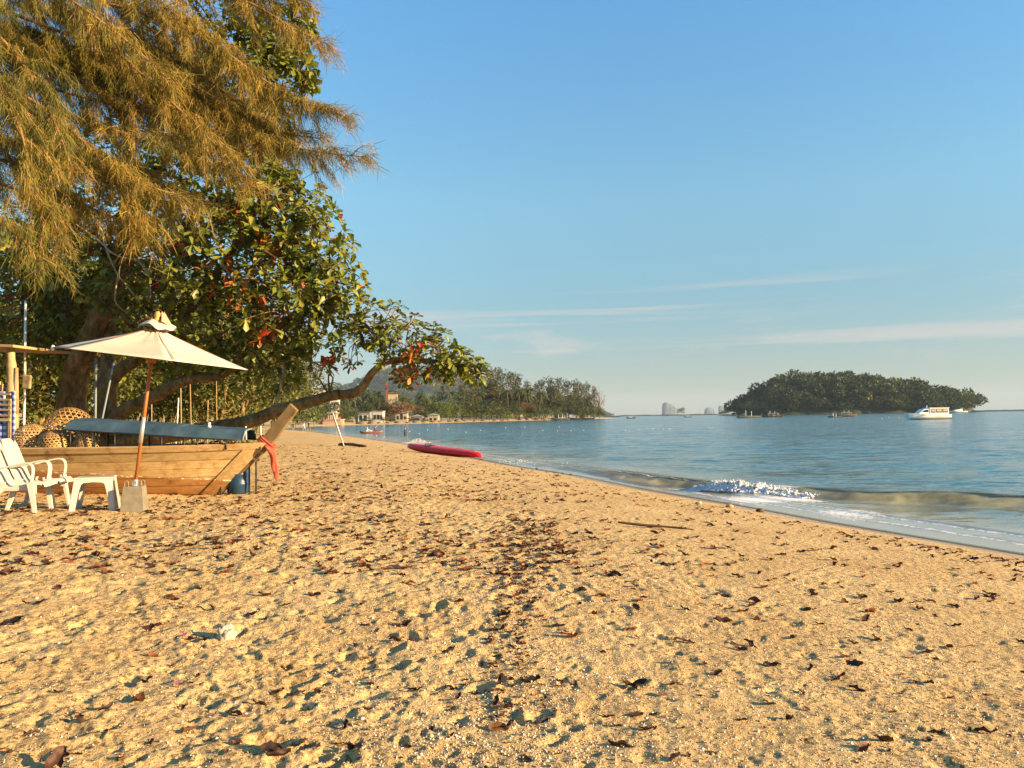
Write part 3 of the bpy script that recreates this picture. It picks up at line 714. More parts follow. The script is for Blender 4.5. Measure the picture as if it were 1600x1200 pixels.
for side in (-1, 1):
    cuts = [0.0, 0.19, 0.36, 0.53, 0.70, 0.885]
    for k in range(5):
        v0, v1 = cuts[k] + 0.006, cuts[k + 1] - 0.006; of = random.uniform(0.0, 0.006)
        mb = MB(); mb.grid_slab(lambda u, w, v0=v0, v1=v1, of=of, side=side: hull_pn(0.13 + (BL - 0.13) * u ** 1.6, v0 + (v1 - v0) * w, side, 0.022 + of), 22, 3, 0.022)
        mb.build('plank', M['hull'], boat, sm=False)
    mb = MB(); mb.grid_slab(lambda u, w, side=side: hull_pn(0.0 + BL * u ** 1.6, 0.885 + 0.105 * w, side, 0.045), 22, 2, 0.05); mb.build('gunwale', M['gunwale'], boat)
    mb = MB(); mb.grid_slab(lambda u, w, side=side: hull_pn(-0.02 + 0.27 * u, 0.005 + 0.87 * w, side, 0.048), 3, 8, 0.03); mb.build('stem_plank', M['hull'], boat)
    mb = MB(); mb.grid_slab(lambda u, w, side=side: hull_pn(0.05 + (BL - 0.06) * u ** 1.6, -0.0 + 0.93 * w, side, 0.006), 20, 5, 0.012); mb.build('inner_hull', M['dark'], boat, sm=True)
mb = MB()   # stem and raised prow board, one timber
mb.prism([(-0.10, 0.015), (0.03, -0.02), (0.90, 0.79), (1.335, 1.345), (1.215, 1.46), (0.66, 0.80), (0.12, 0.20)], 'y', -0.048, 0.048); mb.build('prow_board', M['prow'], boat, bevel=0.006)
mb = MB(); mb.grid_slab(lambda u, w: (Vector((hull_pt(0.35 + 7.5 * u, 0.78, 1).x, (2 * w - 1) * (abs(hull_pt(0.35 + 7.5 * u, 0.78, 1).y) - 0.03), 0.60)), Vector((0, 0, 1))), 14, 4, 0.03); mb.build('deck', M['deck'], boat)
mb = MB(); t0 = [hull_pt(BL - 0.01, v, -1, -0.01) for v in np.linspace(0, 0.98, 8)] + [hull_pt(BL - 0.01, v, 1, -0.01) for v in np.linspace(0.98, 0, 8)]
mb.loft([t0, [p - Vector((0.03, 0, 0)) for p in t0]]); mb.build('transom', M['hull'], boat)
mb = MB(); mb.grid_slab(lambda u, w: (Vector((0.0 - (BL - 0.05) * u, (2 * w - 1) * (hull_pt(max((BL - 0.05) * u, 0.0), 0.0, 1).y + 0.02), 0.004)), Vector((0, 0, -1))), 16, 2, 0.03); mb.build('bottom_board', M['hull'], boat)
# roof: two long blue sheets over a low arch
def roof_pt(u, w, off=0.0):
    x = 0.52 - 2.82 * u; ez = 0.885 + 0.215 * u; hw = 0.30 + 0.24 * min(1, u * 2.2)
    zz = ez + float(np.interp(w, [0, 0.28, 0.5, 0.72, 1], [0, 0.15, 0.185, 0.15, 0])) + 0.003 * math.sin(u * 37) * math.sin(math.pi * w) + off
    return Vector((x, hw * float(np.interp(w, [0, 0.28, 0.72, 1], [-1, -0.66, 0.66, 1])), zz))
def roof_fn(u0, u1, dz):
    def fn(u, w):
        p = roof_pt(u0 + (u1 - u0) * u, w, dz); e = 1e-3
        a = roof_pt(u0 + (u1 - u0) * u + e, w, dz) - p; b_ = roof_pt(u0 + (u1 - u0) * u, min(w + e, 1), dz) - roof_pt(u0 + (u1 - u0) * u, min(w + e, 1) - e, dz)
        n = b_.cross(a); n.normalize()
        if n.z < 0: n = -n
        return p, n
    return fn
for u0, u1, dz in ((0.0, 0.365, 0.0), (0.355, 0.70, 0.006), (0.69, 1.0, 0.0)):
    mb = MB(); mb.grid_slab(roof_fn(u0, u1, dz), 12, 14, 0.008); mb.build('roof_sheet', M['tarp'], boat, sm=False)
mb = MB(); mb.tube([roof_pt(-0.004, w, -0.012) for w in np.linspace(0, 1, 15)], 0.016, 6); mb.build('roof_hoop', M['grey_pipe'], boat, sm=True)
for s_ in (0.02, 0.98):
    mb = MB(); mb.tube([roof_pt(u, s_, -0.022) for u in np.linspace(0.0, 1.0, 12)], 0.013, 6); mb.build('roof_rail', M['black_iron'], boat, sm=True)
for i, u in enumerate((0.09, 0.24, 0.31, 0.43, 0.56, 0.70, 0.83, 0.96)):
    for s_, sd in ((0.02, -1), (0.98, 1)):
        if sd == 1 and i % 2 == 0: continue
        p = roof_pt(u, s_, -0.02); g = hull_pt(max(0.86 - p.x, 0.2), 0.97, sd)
        mb = MB(); mb.tube([(p.x, p.y, p.z), (p.x, math.copysign(min(abs(p.y), abs(g.y) + 0.02), p.y), g.z - 0.05)], 0.014, 6); mb.build('roof_post', M['black_iron'], boat, sm=True)
for (a_, b_) in (((-0.9, -0.1, 0.66), (-0.1, 0.25, 0.86)), ((-1.1, 0.2, 0.7), (-0.2, -0.1, 0.84))):
    mb = MB(); mb.tube([a_, b_], 0.016, 6); mb.build('loose_pole', M['black_iron'], boat, sm=True)
for x in (-0.02, 0.16):
    mb = MB(); mb.tube([(x + 0.48, 0.05 + x, 0.80), (x + 0.47, 0.05 + x, 1.10)], 0.013, 6); mb.build('bow_peg', M['white_pvc'], boat, sm=True)
mb = MB(); mb.lathe([(0.03, 0), (0.03, 0.025), (0.022, 0.04), (0.024, 0.075), (0.01, 0.085)], 10, roof_pt(0.21, 0.36, -0.005)); mb.build('roof_lamp', M['white_paint'], boat, sm=True)

def bw(x, y, z):                       # a point given in the boat's own axes
    return BP + Matrix.Rotation(byaw, 3, 'Z') @ Vector((x, y, z))
# salmon cloth tied round the prow
rc = bw(0.86, -0.07, 0.72)
rib = thing('prow_ribbon', rc, byaw, 'salmon pink cloth knotted round the boat prow and hanging down', 'cloth')
def strip(path, wid, th=0.006, mat=None, name='tail'):
    P = bez(path, 5); mb = MB(); rings = []
    for i, p in enumerate(P):
        t = i / (len(P) - 1); w = wid(t); q = 0.35 * math.sin(9 * t)
        rings.append([p + Vector((w * math.cos(a) * math.cos(q) + 0.0, w * math.cos(a) * math.sin(q) + 0.35 * w * math.sin(a), 0)) for a in np.linspace(0, 2 * math.pi, 9)[:-1]])
    mb.loft(rings); return mb.build(name, mat or M['ribbon'], rib, sm=True)
strip([(-0.02, -0.06, 0.07), (0.035, -0.055, 0.015), (0.085, -0.03, -0.05), (0.105, -0.03, -0.17), (0.135, -0.03, -0.32), (0.15, -0.03, -0.43), (0.155, -0.03, -0.48)], lambda t: 0.022 + 0.034 * math.sin(math.pi * min(1, t * 1.02)) ** 1.1)
strip([(-0.01, -0.085, 0.06), (0.05, -0.08, -0.01), (0.09, -0.06, -0.12), (0.105, -0.06, -0.26), (0.12, -0.055, -0.36)], lambda t: 0.016 + 0.024 * math.sin(math.pi * t))
mb = MB(); mb.tube([(0.15, -0.03, -0.45), (0.165, -0.03, -0.53)], 0.006, 5); mb.build('loose_thread', M['ribbon'], rib)
cx_, cz_, px_, pz_ = -0.045, 0.10, 0.775, -0.632
for o_ in (-0.035, 0.0, 0.035):
    lp = [(cx_ + o_ * 0.63 + px_ * s_, 0.07 + y_, cz_ + o_ * 0.78 + pz_ * s_) for s_, y_ in ((-0.13, -0.062), (0.0, -0.066), (0.13, -0.062), (0.14, 0.0), (0.13, 0.062), (0.0, 0.066), (-0.13, 0.062), (-0.14, 0.0), (-0.13, -0.062))]
    mb = MB(); mb.tube(bez(lp, 3), 0.019, 7); mb.build('wrap', M['ribbon'], rib, sm=True)

# woven fish traps standing in the boat
def trap(name, c, rad, h, lean, az, label, nseg=30):
    """open hexagon weave on a barrel with a domed top"""
    t = thing(name, c, 0, label, 'basket', 'woven bamboo fish traps in the boat'); t.rotation_euler = (lean * math.sin(az), lean * math.cos(az), random.uniform(0, 3))
    def sp(th, s):      # s 0..1 along the profile
        if s < 0.62:
            k = s / 0.62; r = rad * (0.90 + 0.12 * math.sin(math.pi * k)); z = h * 0.66 * k
        else:
            k = (s - 0.62) / 0.38 * math.pi / 2; r = rad * 0.90 * math.cos(k) ** 0.8 if k < math.pi / 2 - 1e-6 else 0.0; z = h * 0.66 + h * 0.34 * math.sin(k)
        return Vector((r * math.cos(th), r * math.sin(th), z))
    def ribbon(fn, n, w, lift):
        mb_v = []; mb_f = []
        pts = [fn(i / n) for i in range(n + 1)]
        for i, p in enumerate(pts):
            d = (pts[min(i + 1, n)] - pts[max(i - 1, 0)]); d.normalize(); nn = Vector((p.x, p.y, (p.z - h * 0.4) * 0.6)); nn.normalize(); s_ = d.cross(nn); s_.normalize()
            q = p + nn * (lift + 0.002 * math.sin(i * 2.1)); mb_v += [q - s_ * w, q + s_ * w]
        for i in range(n): mb_f.append((2 * i, 2 * i + 1, 2 * i + 3, 2 * i + 2))
        return mb_v, mb_f
    mb = MB()
    for k in range(1, 15):
        s = k / 15.0 * 0.97
        mb.add(*ribbon(lambda u, s=s: sp(2 * math.pi * u, s), nseg, 0.0075, 0.003))
    m_h = mb; m_h.build('ring_strips', M['wicker'], t)
    for sg, lift in ((1, 0.0), (-1, 0.006)):
        mb = MB()
        for k in range(26):
            mb.add(*ribbon(lambda u, k=k, sg=sg: sp(2 * math.pi * k / 26 + sg * 1.55 * u, u * 0.985), 20, 0.0075, lift))
        mb.build('slant_strips', M['wicker'], t)
    mb = MB(); mb.tube([sp(2 * math.pi * u, 0.0) for u in np.linspace(0, 1, 25)], 0.014, 6); mb.build('rim', M['wicker'], t, sm=True)
    return t
trap('fish_trap', bw(-3.05, -0.22, 0.62), 0.27, 0.56, 0.05, 0.4, 'upright woven bamboo fish trap at the left end by the checked cloth')
trap('fish_trap', bw(-2.78, 0.22, 0.66), 0.40, 0.82, 0.42, 0.25, 'largest woven bamboo fish trap leaning behind the others')
trap('fish_trap', bw(-2.55, -0.30, 0.62), 0.28, 0.46, 0.12, 2.0, 'middle woven bamboo fish trap low against the boat rail')
trap('fish_trap', bw(-2.08, -0.26, 0.62), 0.25, 0.50, 0.28, 1.2, 'rightmost woven bamboo fish trap, right under the end of the blue roof')

# drum and stand behind the bow
dp = at(372, 760, 13.2); dp.z = gz(dp.x, dp.y)
drum = thing('plastic_drum', dp, 0.3, 'blue plastic drum standing on the sand behind the boat bow', 'drum')
mb = MB(); mb.lathe([(0.15, 0.0), (0.17, 0.02), (0.17, 0.14), (0.182, 0.16), (0.17, 0.18), (0.17, 0.30), (0.182, 0.32), (0.17, 0.34), (0.168, 0.43), (0.14, 0.46)], 20); mb.build('barrel', M['blue_drum'], drum, sm=True)
mb = MB(); mb.lathe([(0.035, 0.455), (0.035, 0.485), (0.02, 0.49)], 10, (0.07, 0, 0)); mb.build('cap', M['black_rubber'], drum, sm=True)
st = thing('iron_trestle', dp + Vector((0.05, -0.12, 0)), 0.1, 'black iron trestle half hidden behind the boat bow', 'trestle')
for x, y in ((-0.28, 0), (0.17, 0.0), (-0.28, 0.5), (0.17, 0.5)):
    mb = MB(); mb.tube([(x, y, -0.03), (x, y, 0.52)], 0.014, 6); mb.build('leg', M['black_iron'], st)
for y in (0, 0.5):
    mb = MB(); mb.tube([(-0.33, y, 0.52), (0.22, y, 0.52)], 0.014, 6); mb.build('rail', M['black_iron'], st)
for x in (-0.28, 0.17):
    mb = MB(); mb.tube([(x, 0, 0.50), (x, 0.5, 0.50)], 0.012, 6); mb.build('cross_bar', M['black_iron'], st)

# ------------------------------------------------------------------ parasol and its concrete foot
up_ = G(210, 798); up_.z = Zs(up_.x, up_.y) - 0.02
blk = thing('concrete_block', up_, R(12), 'tapered concrete block holding the parasol pole', 'block')
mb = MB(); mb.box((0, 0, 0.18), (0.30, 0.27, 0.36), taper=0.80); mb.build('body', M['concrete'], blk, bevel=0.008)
for x, y in ((-0.08, -0.07), (0.08, -0.07), (-0.02, 0.07), (0.09, 0.05)):
    mb = MB(); mb.tube(bez([(x - 0.022, y, 0.34), (x - 0.022, y, 0.41), (x, y, 0.43), (x + 0.022, y, 0.41), (x + 0.022, y, 0.34)], 4), 0.005, 6); mb.build('rebar_hook', M['rebar'], blk, sm=True)
par = thing('parasol', up_ + Vector((0, 0, 0.30)), 0, 'cream canvas parasol with leaning wooden pole', 'parasol')
par.rotation_euler = (R(1.0), R(7.6), 0); par.scale = (1.05, 1.05, 1.05)
mb = MB(); mb.tube([(0, 0, 0.0), (0, 0, 2.20)], 0.021, 12); mb.build('pole', M['pole_wood'], par, sm=True)
mb = MB(); mb.tube([(0, 0, -0.10), (0, 0, 0.14)], 0.027, 12); mb.build('pole_sleeve', M['sleeve'], par, sm=True)
mb = MB(); mb.tube([(0, 0, 0.60), (0, 0, 0.92)], 0.0235, 12); mb.build('joint_sleeve', M['sleeve'], par, sm=True)
CZ, CT, CR = 1.66, 2.05, 1.19
hv_ = [(CR * math.cos(R(a)), CR * math.sin(R(a))) for a in (5, 65, 125, 185, 245, 305)]
for k in range(6):
    (x0, y0), (x1, y1) = hv_[k], hv_[(k + 1) % 6]
    def fn(u, w, x0=x0, y0=y0, x1=x1, y1=y1):
        rr_ = 0.09 + 0.91 * u; e = Vector((x0 + (x1 - x0) * w, y0 + (y1 - y0) * w, 0)) * rr_
        sag = -0.055 * math.sin(math.pi * w) * math.sin(math.pi * min(1, u * 1.05)) ** 0.8 * u ** 0.5
        cinch = 0.012 * math.sin(w * math.pi * 7) * math.exp(-u * 5)
        e.z = CT + (CZ - CT) * (rr_ ** 0.93) + sag * 0.6 + cinch; return e, Vector((e.x * 0.3, e.y * 0.3, 1)).normalized()
    mb = MB(); mb.grid_slab(fn, 14, 12, 0.004); mb.build('canopy_panel', M['canvas'], par, sm=True)
    mb = MB(); mb.tube([(x0 * 0.05, y0 * 0.05, CT - 0.035), (x0 * 0.97, y0 * 0.97, CZ - 0.012)], 0.011, 6); rb = mb.build('rib', M['pole_wood'], par)
    mb = MB(); mb.tube([(x0 * 0.03, y0 * 0.03, CZ - 0.02), (x0 * 0.52, y0 * 0.52, CT + (CZ - CT) * 0.55 - 0.03)], 0.010, 6); mb.build('strut', M['pole_wood'], par)
mb = MB(); mb.lathe([(0.05, CZ - 0.06), (0.055, CZ - 0.02), (0.05, CZ + 0.0), (0.025, CZ + 0.01)], 14); mb.build('runner', M['pole_wood'], par, sm=True)
def vent(u, w):      # floppy cap over the crown
    a = 2 * math.pi * w; rr_ = 0.015 + 0.205 * u
    z = CT + 0.115 - 0.115 * u ** 1.4 + 0.026 * math.sin(3 * a + 0.7) * u + 0.017 * math.sin(7 * a) * u * u
    return Vector((rr_ * math.cos(a) + 0.02 * u, rr_ * math.sin(a), z)), Vector((0, 0, 1))
mb = MB(); mb.grid_slab(vent, 6, 36, 0.004); mb.build('vent_cap', M['canvas'], par, sm=True)
def vent2(u, w):     # cap's folded peak, open towards the camera
    a = R(-60) + R(290) * w; rr_ = 0.13 * (1 - u) + 0.035 * u
    return Vector((rr_ * math.cos(a) + 0.045, rr_ * math.sin(a), CT + 0.06 + 0.135 * u + 0.014 * math.sin(5 * a))), Vector((math.cos(a), math.sin(a), 0.4)).normalized()
mb = MB(); mb.grid_slab(vent2, 6, 22, 0.004); M['cap_cloth'] = cloth_material('faded_orange_cloth', (0.62, 0.40, 0.28)); mb.build('cap_peak', M['cap_cloth'], par, sm=True)
mb = MB(); mb.lathe([(0.012, CT + 0.03), (0.03, CT + 0.07), (0.036, CT + 0.10), (0.028, CT + 0.125), (0.037, CT + 0.15), (0.030, CT + 0.185), (0.008, CT + 0.20)], 14, (0.03, -0.06, 0)); mb.build('finial', M['orange_ball'], par, sm=True)
for k in (3,):
    x0, y0 = hv_[k]; mb = MB(); mb.lathe([(0.012, CZ - 0.05), (0.022, CZ - 0.03), (0.02, CZ + 0.01), (0.006, CZ + 0.02)], 8, (x0 * 1.0, y0 * 1.0, 0)); mb.build('rib_tip', M['white_pvc'], par, sm=True)

# ------------------------------------------------------------------ plastic chairs and table
def chair(loc, rz, label):
    t = thing('plastic_chair', loc, rz, label, 'chair', 'white plastic beach chairs'); t.scale = (0.86, 0.95, 1.0)
    prof = [(-0.43, 0.93), (-0.375, 0.84), (-0.31, 0.70), (-0.245, 0.56), (-0.175, 0.43), (-0.09, 0.345), (0.02, 0.325), (0.16, 0.345), (0.30, 0.375), (0.40, 0.385), (0.455, 0.365), (0.475, 0.325)]
    path = bez([(x, 0, z) for x, z in prof], 4)
    def slab(y0f, y1f, i0, i1, name):
        mb = MB(); n = i1 - i0
        def fn(u, w):
            i = min(i0 + int(round(u * n)), len(path) - 1); p = path[i]
            d = path[min(i + 1, len(path) - 1)] - path[max(i - 1, 0)]; nn = Vector((-d.z, 0, d.x)).normalized()
            if nn.z < 0: nn = -nn
            y = y0f(i) + (y1f(i) - y0f(i)) * w
            return Vector((p.x, y, p.z)) + nn * (0.010 - 0.25 * y * y * 0.25), nn
        mb.grid_slab(fn, n, 2, 0.016); return mb.build(name, M['plastic'], t, sm=False, bevel=0.004)
    N = len(path)
    def hw(i):
        s_ = i / N
        return 0.225 if s_ > 0.22 else 0.225 - 0.10 * ((0.22 - s_) / 0.22) ** 2.2
    for a, b_ in ((-1.0, -0.62), (-0.58, -0.21), (-0.17, 0.17), (0.21, 0.58), (0.62, 1.0)):
        slab(lambda i, a=a: hw(i) * a, lambda i, b_=b_: hw(i) * b_, 3, 31, 'slat')
    slab(lambda i: -hw(i), lambda i: hw(i), 0, 4, 'back_top')
    slab(lambda i: -0.235, lambda i: 0.235, 30, N - 1, 'seat_front')
    for sgn in (-1, 1):
        y = sgn * 0.235
        mb = MB(); rail = [path[i] for i in range(2, N - 6, 2)]
        mb.loft([[p + Vector((0, y - p.y + dy, dz)) for dy, dz in ((-0.016, -0.03), (0.016, -0.03), (0.016, 0.014), (-0.016, 0.014))] for p in rail]); mb.build('side_rail', M['plastic'], t, bevel=0.006)
        mb = MB(); yo = sgn * 0.285   # arm rest: sweeps forward from the back and turns down to the front leg
        arm = bez([(-0.235, sgn * 0.245, 0.555), (-0.05, yo, 0.585), (0.14, yo, 0.625), (0.255, yo, 0.635), (0.315, yo, 0.60), (0.33, yo, 0.52), (0.31, yo, 0.40)], 5)
        rings = []
        for i, p in enumerate(arm):
            d = arm[min(i + 1, len(arm) - 1)] - arm[max(i - 1, 0)]; d.normalize(); nn = d.cross(Vector((0, 1, 0))); nn.normalize()
            w_ = 0.036; rings.append([p + Vector((0, -w_, 0)) - nn * 0.007, p + Vector((0, w_, 0)) - nn * 0.007, p + Vector((0, w_, 0)) + nn * 0.012, p + Vector((0, -w_, 0)) + nn * 0.012])
        mb.loft(rings); mb.build('armrest', M['plastic'], t, bevel=0.005)
        for nm, top, bot, w0, w1 in (('leg', (0.29, yo * 0.97, 0.42), (0.375, yo * 1.05, 0.0), 0.105, 0.055), ('leg', (-0.12, y, 0.40), (-0.27, y * 1.14, 0.0), 0.13, 0.055)):
            mb = MB(); rings = []
            for k in range(6):
                f = k / 5; c = Vector(top).lerp(Vector(bot), f); w_ = (w0 + (w1 - w0) * f ** 0.7) / 2; ty = 0.03
                rings.append([c + Vector((-w_, -sgn * 0.0, 0)), c + Vector((-w_, sgn * ty, 0)), c + Vector((w_, sgn * ty, 0)), c + Vector((w_, 0, 0)), c + Vector((w_ * 0.75, -sgn * 0.02, 0)), c + Vector((-w_ * 0.75, -sgn * 0.02, 0))])
            mb.loft(rings); mb.build(nm, M['plastic'], t, bevel=0.005)
        mb = MB(); mb.loft([[Vector((x, y + dy, z)) for dy, z in ((-0.012, zb), (0.012, zb), (0.012, zt), (-0.012, zt))] for x, zb, zt in ((-0.17, 0.24, 0.40), (-0.08, 0.285, 0.345), (0.05, 0.285, 0.335), (0.22, 0.29, 0.36), (0.36, 0.24, 0.385))]); mb.build('side_skirt', M['plastic'], t, bevel=0.004)
    return t
c1 = G(54, 792); c2 = G(28, 797)
for c_ in (c1, c2): c_.z = Zs(c_.x, c_.y) - 0.012
chair(c1, R(9), 'white slatted plastic chair nearer the small table, seen whole')
chair(c2, R(9), 'white slatted plastic chair cut by the left edge of the picture')

tp = G(149, 796); tp.z = Zs(tp.x, tp.y) - 0.008
tab = thing('side_table', tp, R(18), 'low white plastic table between the chairs and the parasol', 'table')
mb = MB(); mb.box((0, 0, 0.435), (0.46, 0.42, 0.022)); mb.build('table_top', M['plastic'], tab, bevel=0.01)
for sx, sy in ((-1, -1), (1, -1), (1, 1), (-1, 1)):
    mb = MB(); rings = []
    for k in range(7):
        f = k / 6; z = 0.425 * (1 - f); cx = sx * (0.19 + 0.055 * f); cy = sy * (0.172 + 0.05 * f); w_ = 0.052 - 0.012 * f
        fl = 0.055 * math.exp(-f * 9)
        rings.append([Vector((cx - sx * (w_ + fl), cy + sy * 0.028, z)), Vector((cx + sx * 0.028, cy + sy * 0.028, z)), Vector((cx + sx * 0.028, cy - sy * (w_ + fl), z)), Vector((cx + sx * 0.006, cy - sy * (w_ + fl), z)), Vector((cx + sx * 0.006, cy + sy * 0.006, z)), Vector((cx - sx * (w_ + fl), cy + sy * 0.006, z))])
    mb.loft(rings); mb.build('leg', M['plastic'], tab, bevel=0.004)
for ax, c_, L_ in (('x', -0.196, 0.30), ('x', 0.196, 0.30), ('y', -0.214, 0.27), ('y', 0.214, 0.27)):
    mb = MB(); arch = [(-L_ / 2, 0.425), (L_ / 2, 0.425), (L_ / 2, 0.345), (L_ * 0.36, 0.375), (0, 0.385), (-L_ * 0.36, 0.375), (-L_ / 2, 0.345)]
    if ax == 'x': mb.prism(arch, 'y', c_ - 0.008, c_ + 0.008)
    else: mb.prism(arch, 'x', c_ - 0.008, c_ + 0.008)
    mb.build('apron', M['plastic'], tab, bevel=0.003)

# ------------------------------------------------------------------ stall at the left edge
sp_ = at(14, 700, 14.6); sp_.z = gz(sp_.x, sp_.y)
stall = thing('wooden_stall', sp_, R(-6), 'rough driftwood stall with slatted rack at the left edge', 'stall')
def zat(py, d=14.6): return at(14, py, d).z - sp_.z
mb = MB(); mb.tube(bez([(0.05, 0, -0.1), (0.07, 0, 0.6), (0.05, 0, zat(610)), (0.03, 0.0, zat(570)), (0.0, 0, zat(541))], 4), [0.10] * 9 + [0.085] * 4 + [0.07] * 4, 9, wob=0.06); mb.build('post', M['grey_wood'], stall, sm=True)
mb = MB(); mb.tube([(-1.9, 0.1, -0.1), (-1.9, 0.1, zat(541))], 0.08, 9, wob=0.06); mb.build('post', M['grey_wood'], stall, sm=True)
mb = MB(); mb.box((-0.95, 0.5, zat(538)), (2.5, 1.6, 0.05), Matrix.Rotation(R(3), 3, 'Y')); mb.build('roof_board', M['gunwale'], stall, bevel=0.01)
for x, h0, h1 in ((0.145, 620, 575), (0.10, 620, 590)):
    mb = MB(); mb.tube([(x, -0.02, zat(h0) - 0.3), (x, -0.02, zat(h1))], [0.05, 0.03], 7, wob=0.1); mb.build('stake', M['grey_wood'], stall, sm=True)
for x, h1 in ((-0.09, 600), (-0.16, 596), (-0.24, 604), (-0.33, 598)):
    mb = MB(); mb.tube([(x, -0.05, zat(618) - 0.05), (x, -0.05, zat(h1))], [0.035, 0.022], 7, wob=0.1); mb.build('stake', M['slat_wood'], stall, sm=True)
for k, y_ in enumerate((616, 624, 632, 639, 648, 655)):
    mb = MB(); mb.box((-0.62, -0.135, zat(y_)), (1.50, 0.024, 0.035 if k < 5 else 0.055), Matrix.Rotation(R(random.uniform(0.5, 2)), 3, 'Y')); mb.build('slat', M['slat_wood'], stall, bevel=0.004)
for x in (0.10, -1.2):
    mb = MB(); mb.box((x, -0.10, zat(640) / 2 + 0.02), (0.06, 0.05, zat(612))); mb.build('rack_upright', M['slat_wood'], stall, bevel=0.005)
mb = MB(); mb.box((0.30, 0.05, zat(597)), (0.17, 0.05, 0.26), Matrix.Rotation(R(4), 3, 'Y')); mb.build('hanging_board', M['slat_wood'], stall, bevel=0.03)
cl = thing('gingham_cloth', sp_ + Vector((-0.5, -0.04, 0)), R(-6), 'blue and white checked cloth hanging on the stall', 'cloth')
def clf(u, w):
    return Vector((-0.8 + 1.5 * u, 0.03 * math.sin(u * 30) + 0.012 * math.sin(u * 71), zat(696) + (zat(612) - zat(696)) * w)), Vector((0, -1, 0))
mb = MB(); mb.grid_slab(clf, 60, 6, 0.004); mb.build('hanging_sheet', M['gingham'], cl, sm=True)

# ------------------------------------------------------------------ poles, bucket and ropes under the tree
def pole(px0, py0, px1, py1, d, r, mat, label, name='pole', grp=None, up=0.0):
    b_ = at(px0, py0, d); b_.z = gz(b_.x, b_.y) - 0.05 if not up else b_.z; t_ = at(px1, py1, d)
    mb = MB(); mb.tube([Vector((0, 0, 0)), (t_ - b_) * 0.5 + Vector((0.01, 0, 0)), t_ - b_], r, 7)
    return tag(mb.build(name, mat, None, sm=True, loc=b_), label, 'pole', grp)
pole(36, 690, 40, 470, 15.2, 0.022, M['white_pvc'], 'thin white pipe standing beside the driftwood stall')
pole(147, 660, 150, 560, 15.0, 0.022, M['grey_pipe'], 'upright grey iron pole in front of the big tree trunk')
pole(137, 655, 178, 566, 14.8, 0.018, M['grey_pipe'], 'slanting grey iron pole crossing the upright one by the tree trunk')
pole(272, 690, 279, 622, 20.0, 0.015, M['white_pvc'], 'short white pole leaning behind the middle of the blue roof')
pole(283, 690, 282, 585, 19.0, 0.016, M['grey_wood'], 'thin upright branch pole right of the short white pole')
pole(299, 690, 297, 600, 21.0, 0.014, M['grey_wood'], 'thin grey stick second to the right of the short white pole')
pole(338, 690, 338, 590, 19.0, 0.012, M['grey_wood'], 'thin straight pole behind the front half of the blue roof')
pole(322, 690, 325, 625, 22.0, 0.014, M['slat_wood'], 'pale stick left of the thin straight pole behind the blue roof')
pole(236, 690, 237, 620, 22.0, 0.013, M['slat_wood'], 'pale stick just right of the parasol pole')
bk = at(170, 694, 15.8); bk.z = gz(bk.x, bk.y) + 0.01
bucket = thing('paint_bucket', bk, 0, 'white plastic bucket beyond the boat, seen under the blue roof', 'bucket')
bk_stand = None
mb = MB(); mb.lathe([(0.10, 0), (0.125, 0.30), (0.135, 0.30), (0.135, 0.33), (0.12, 0.33), (0.115, 0.28)], 18); mb.build('pail', M['white_paint'], bucket, sm=True)
mb = MB(); mb.tube(bez([(-0.13, 0, 0.29), (-0.10, -0.10, 0.18), (0, -0.15, 0.14), (0.10, -0.10, 0.18), (0.13, 0, 0.29)], 4), 0.004, 5); mb.build('handle', M['black_iron'], bucket)

# ------------------------------------------------------------------ kayak
k0, k1 = G(757, 719), G(634, 704)
k0 = Vector((k0.x, k0.y, gz(k0.x, k0.y))); 
kd = (Vector((k1.x, k1.y)) - Vector((k0.x, k0.y))); kl = kd.length; kyaw = math.atan2(kd.y, kd.x)
KL = min(max(kl, 3.6), 5.6)
kc = Vector(((k0.x + k1.x) / 2, (k0.y + k1.y) / 2, 0)); kc.z = gz(kc.x, kc.y) + 0.03
kay = thing('kayak', kc, kyaw, 'red plastic kayak pulled up at the water edge', 'kayak')
kay.rotation_euler = (R(-6), -math.atan2(gz(k1.x, k1.y) - gz(k0.x, k0.y), kl), kyaw)
rings = []
for i in range(25):
    t = i / 24; x = (t - 0.5) * KL; e = 1 - abs(2 * t - 1) ** 2.6
    w_ = 0.37 * e ** 0.62 + 0.015; rock = 0.11 * abs(2 * t - 1) ** 3.2 * (1.25 if t > 0.5 else 0.6); dk = 0.29 + 0.10 * abs(2 * t - 1) ** 2.5 * (1.3 if t > 0.5 else 0.35)
    dk = rock + (dk - rock) * max(e, 0.0) ** 0.28 + 0.035
    sec = [(-0.3, 0.02), (-0.72, 0.06), (-0.97, 0.40), (-1.0, 0.60), (-0.93, 0.80), (-0.62, 0.97), (0, 1.04), (0.62, 0.97), (0.93, 0.80), (1.0, 0.60), (0.97, 0.40), (0.72, 0.06), (0.3, 0.02), (0, 0.0)]
    rings.append([Vector((x, a * w_, rock + b_ * (dk - rock) if dk > rock else rock)) for a, b_ in sec])
mb = MB(); mb.loft(rings); mb.build('hull', M['red_plastic'], kay, sm=True)
for x, h_ in ((0.20 * KL, 0.10),):
    mb = MB(); mb.loft([[Vector((x + dx - (0.1 if dx else 0), y, z)) for y, z in ((-0.2, 0.29), (0.2, 0.29), (0.17, 0.29 + h_ + 0.05), (-0.17, 0.29 + h_ + 0.05))] for dx in (0, 0.05)]); mb.build('seat_back', M['black_rubber'], kay, bevel=0.02)
    mb = MB(); mb.box((x - 0.2, 0, 0.33), (0.34, 0.36, 0.03)); mb.build('seat_pad', M['black_rubber'], kay, bevel=0.01)
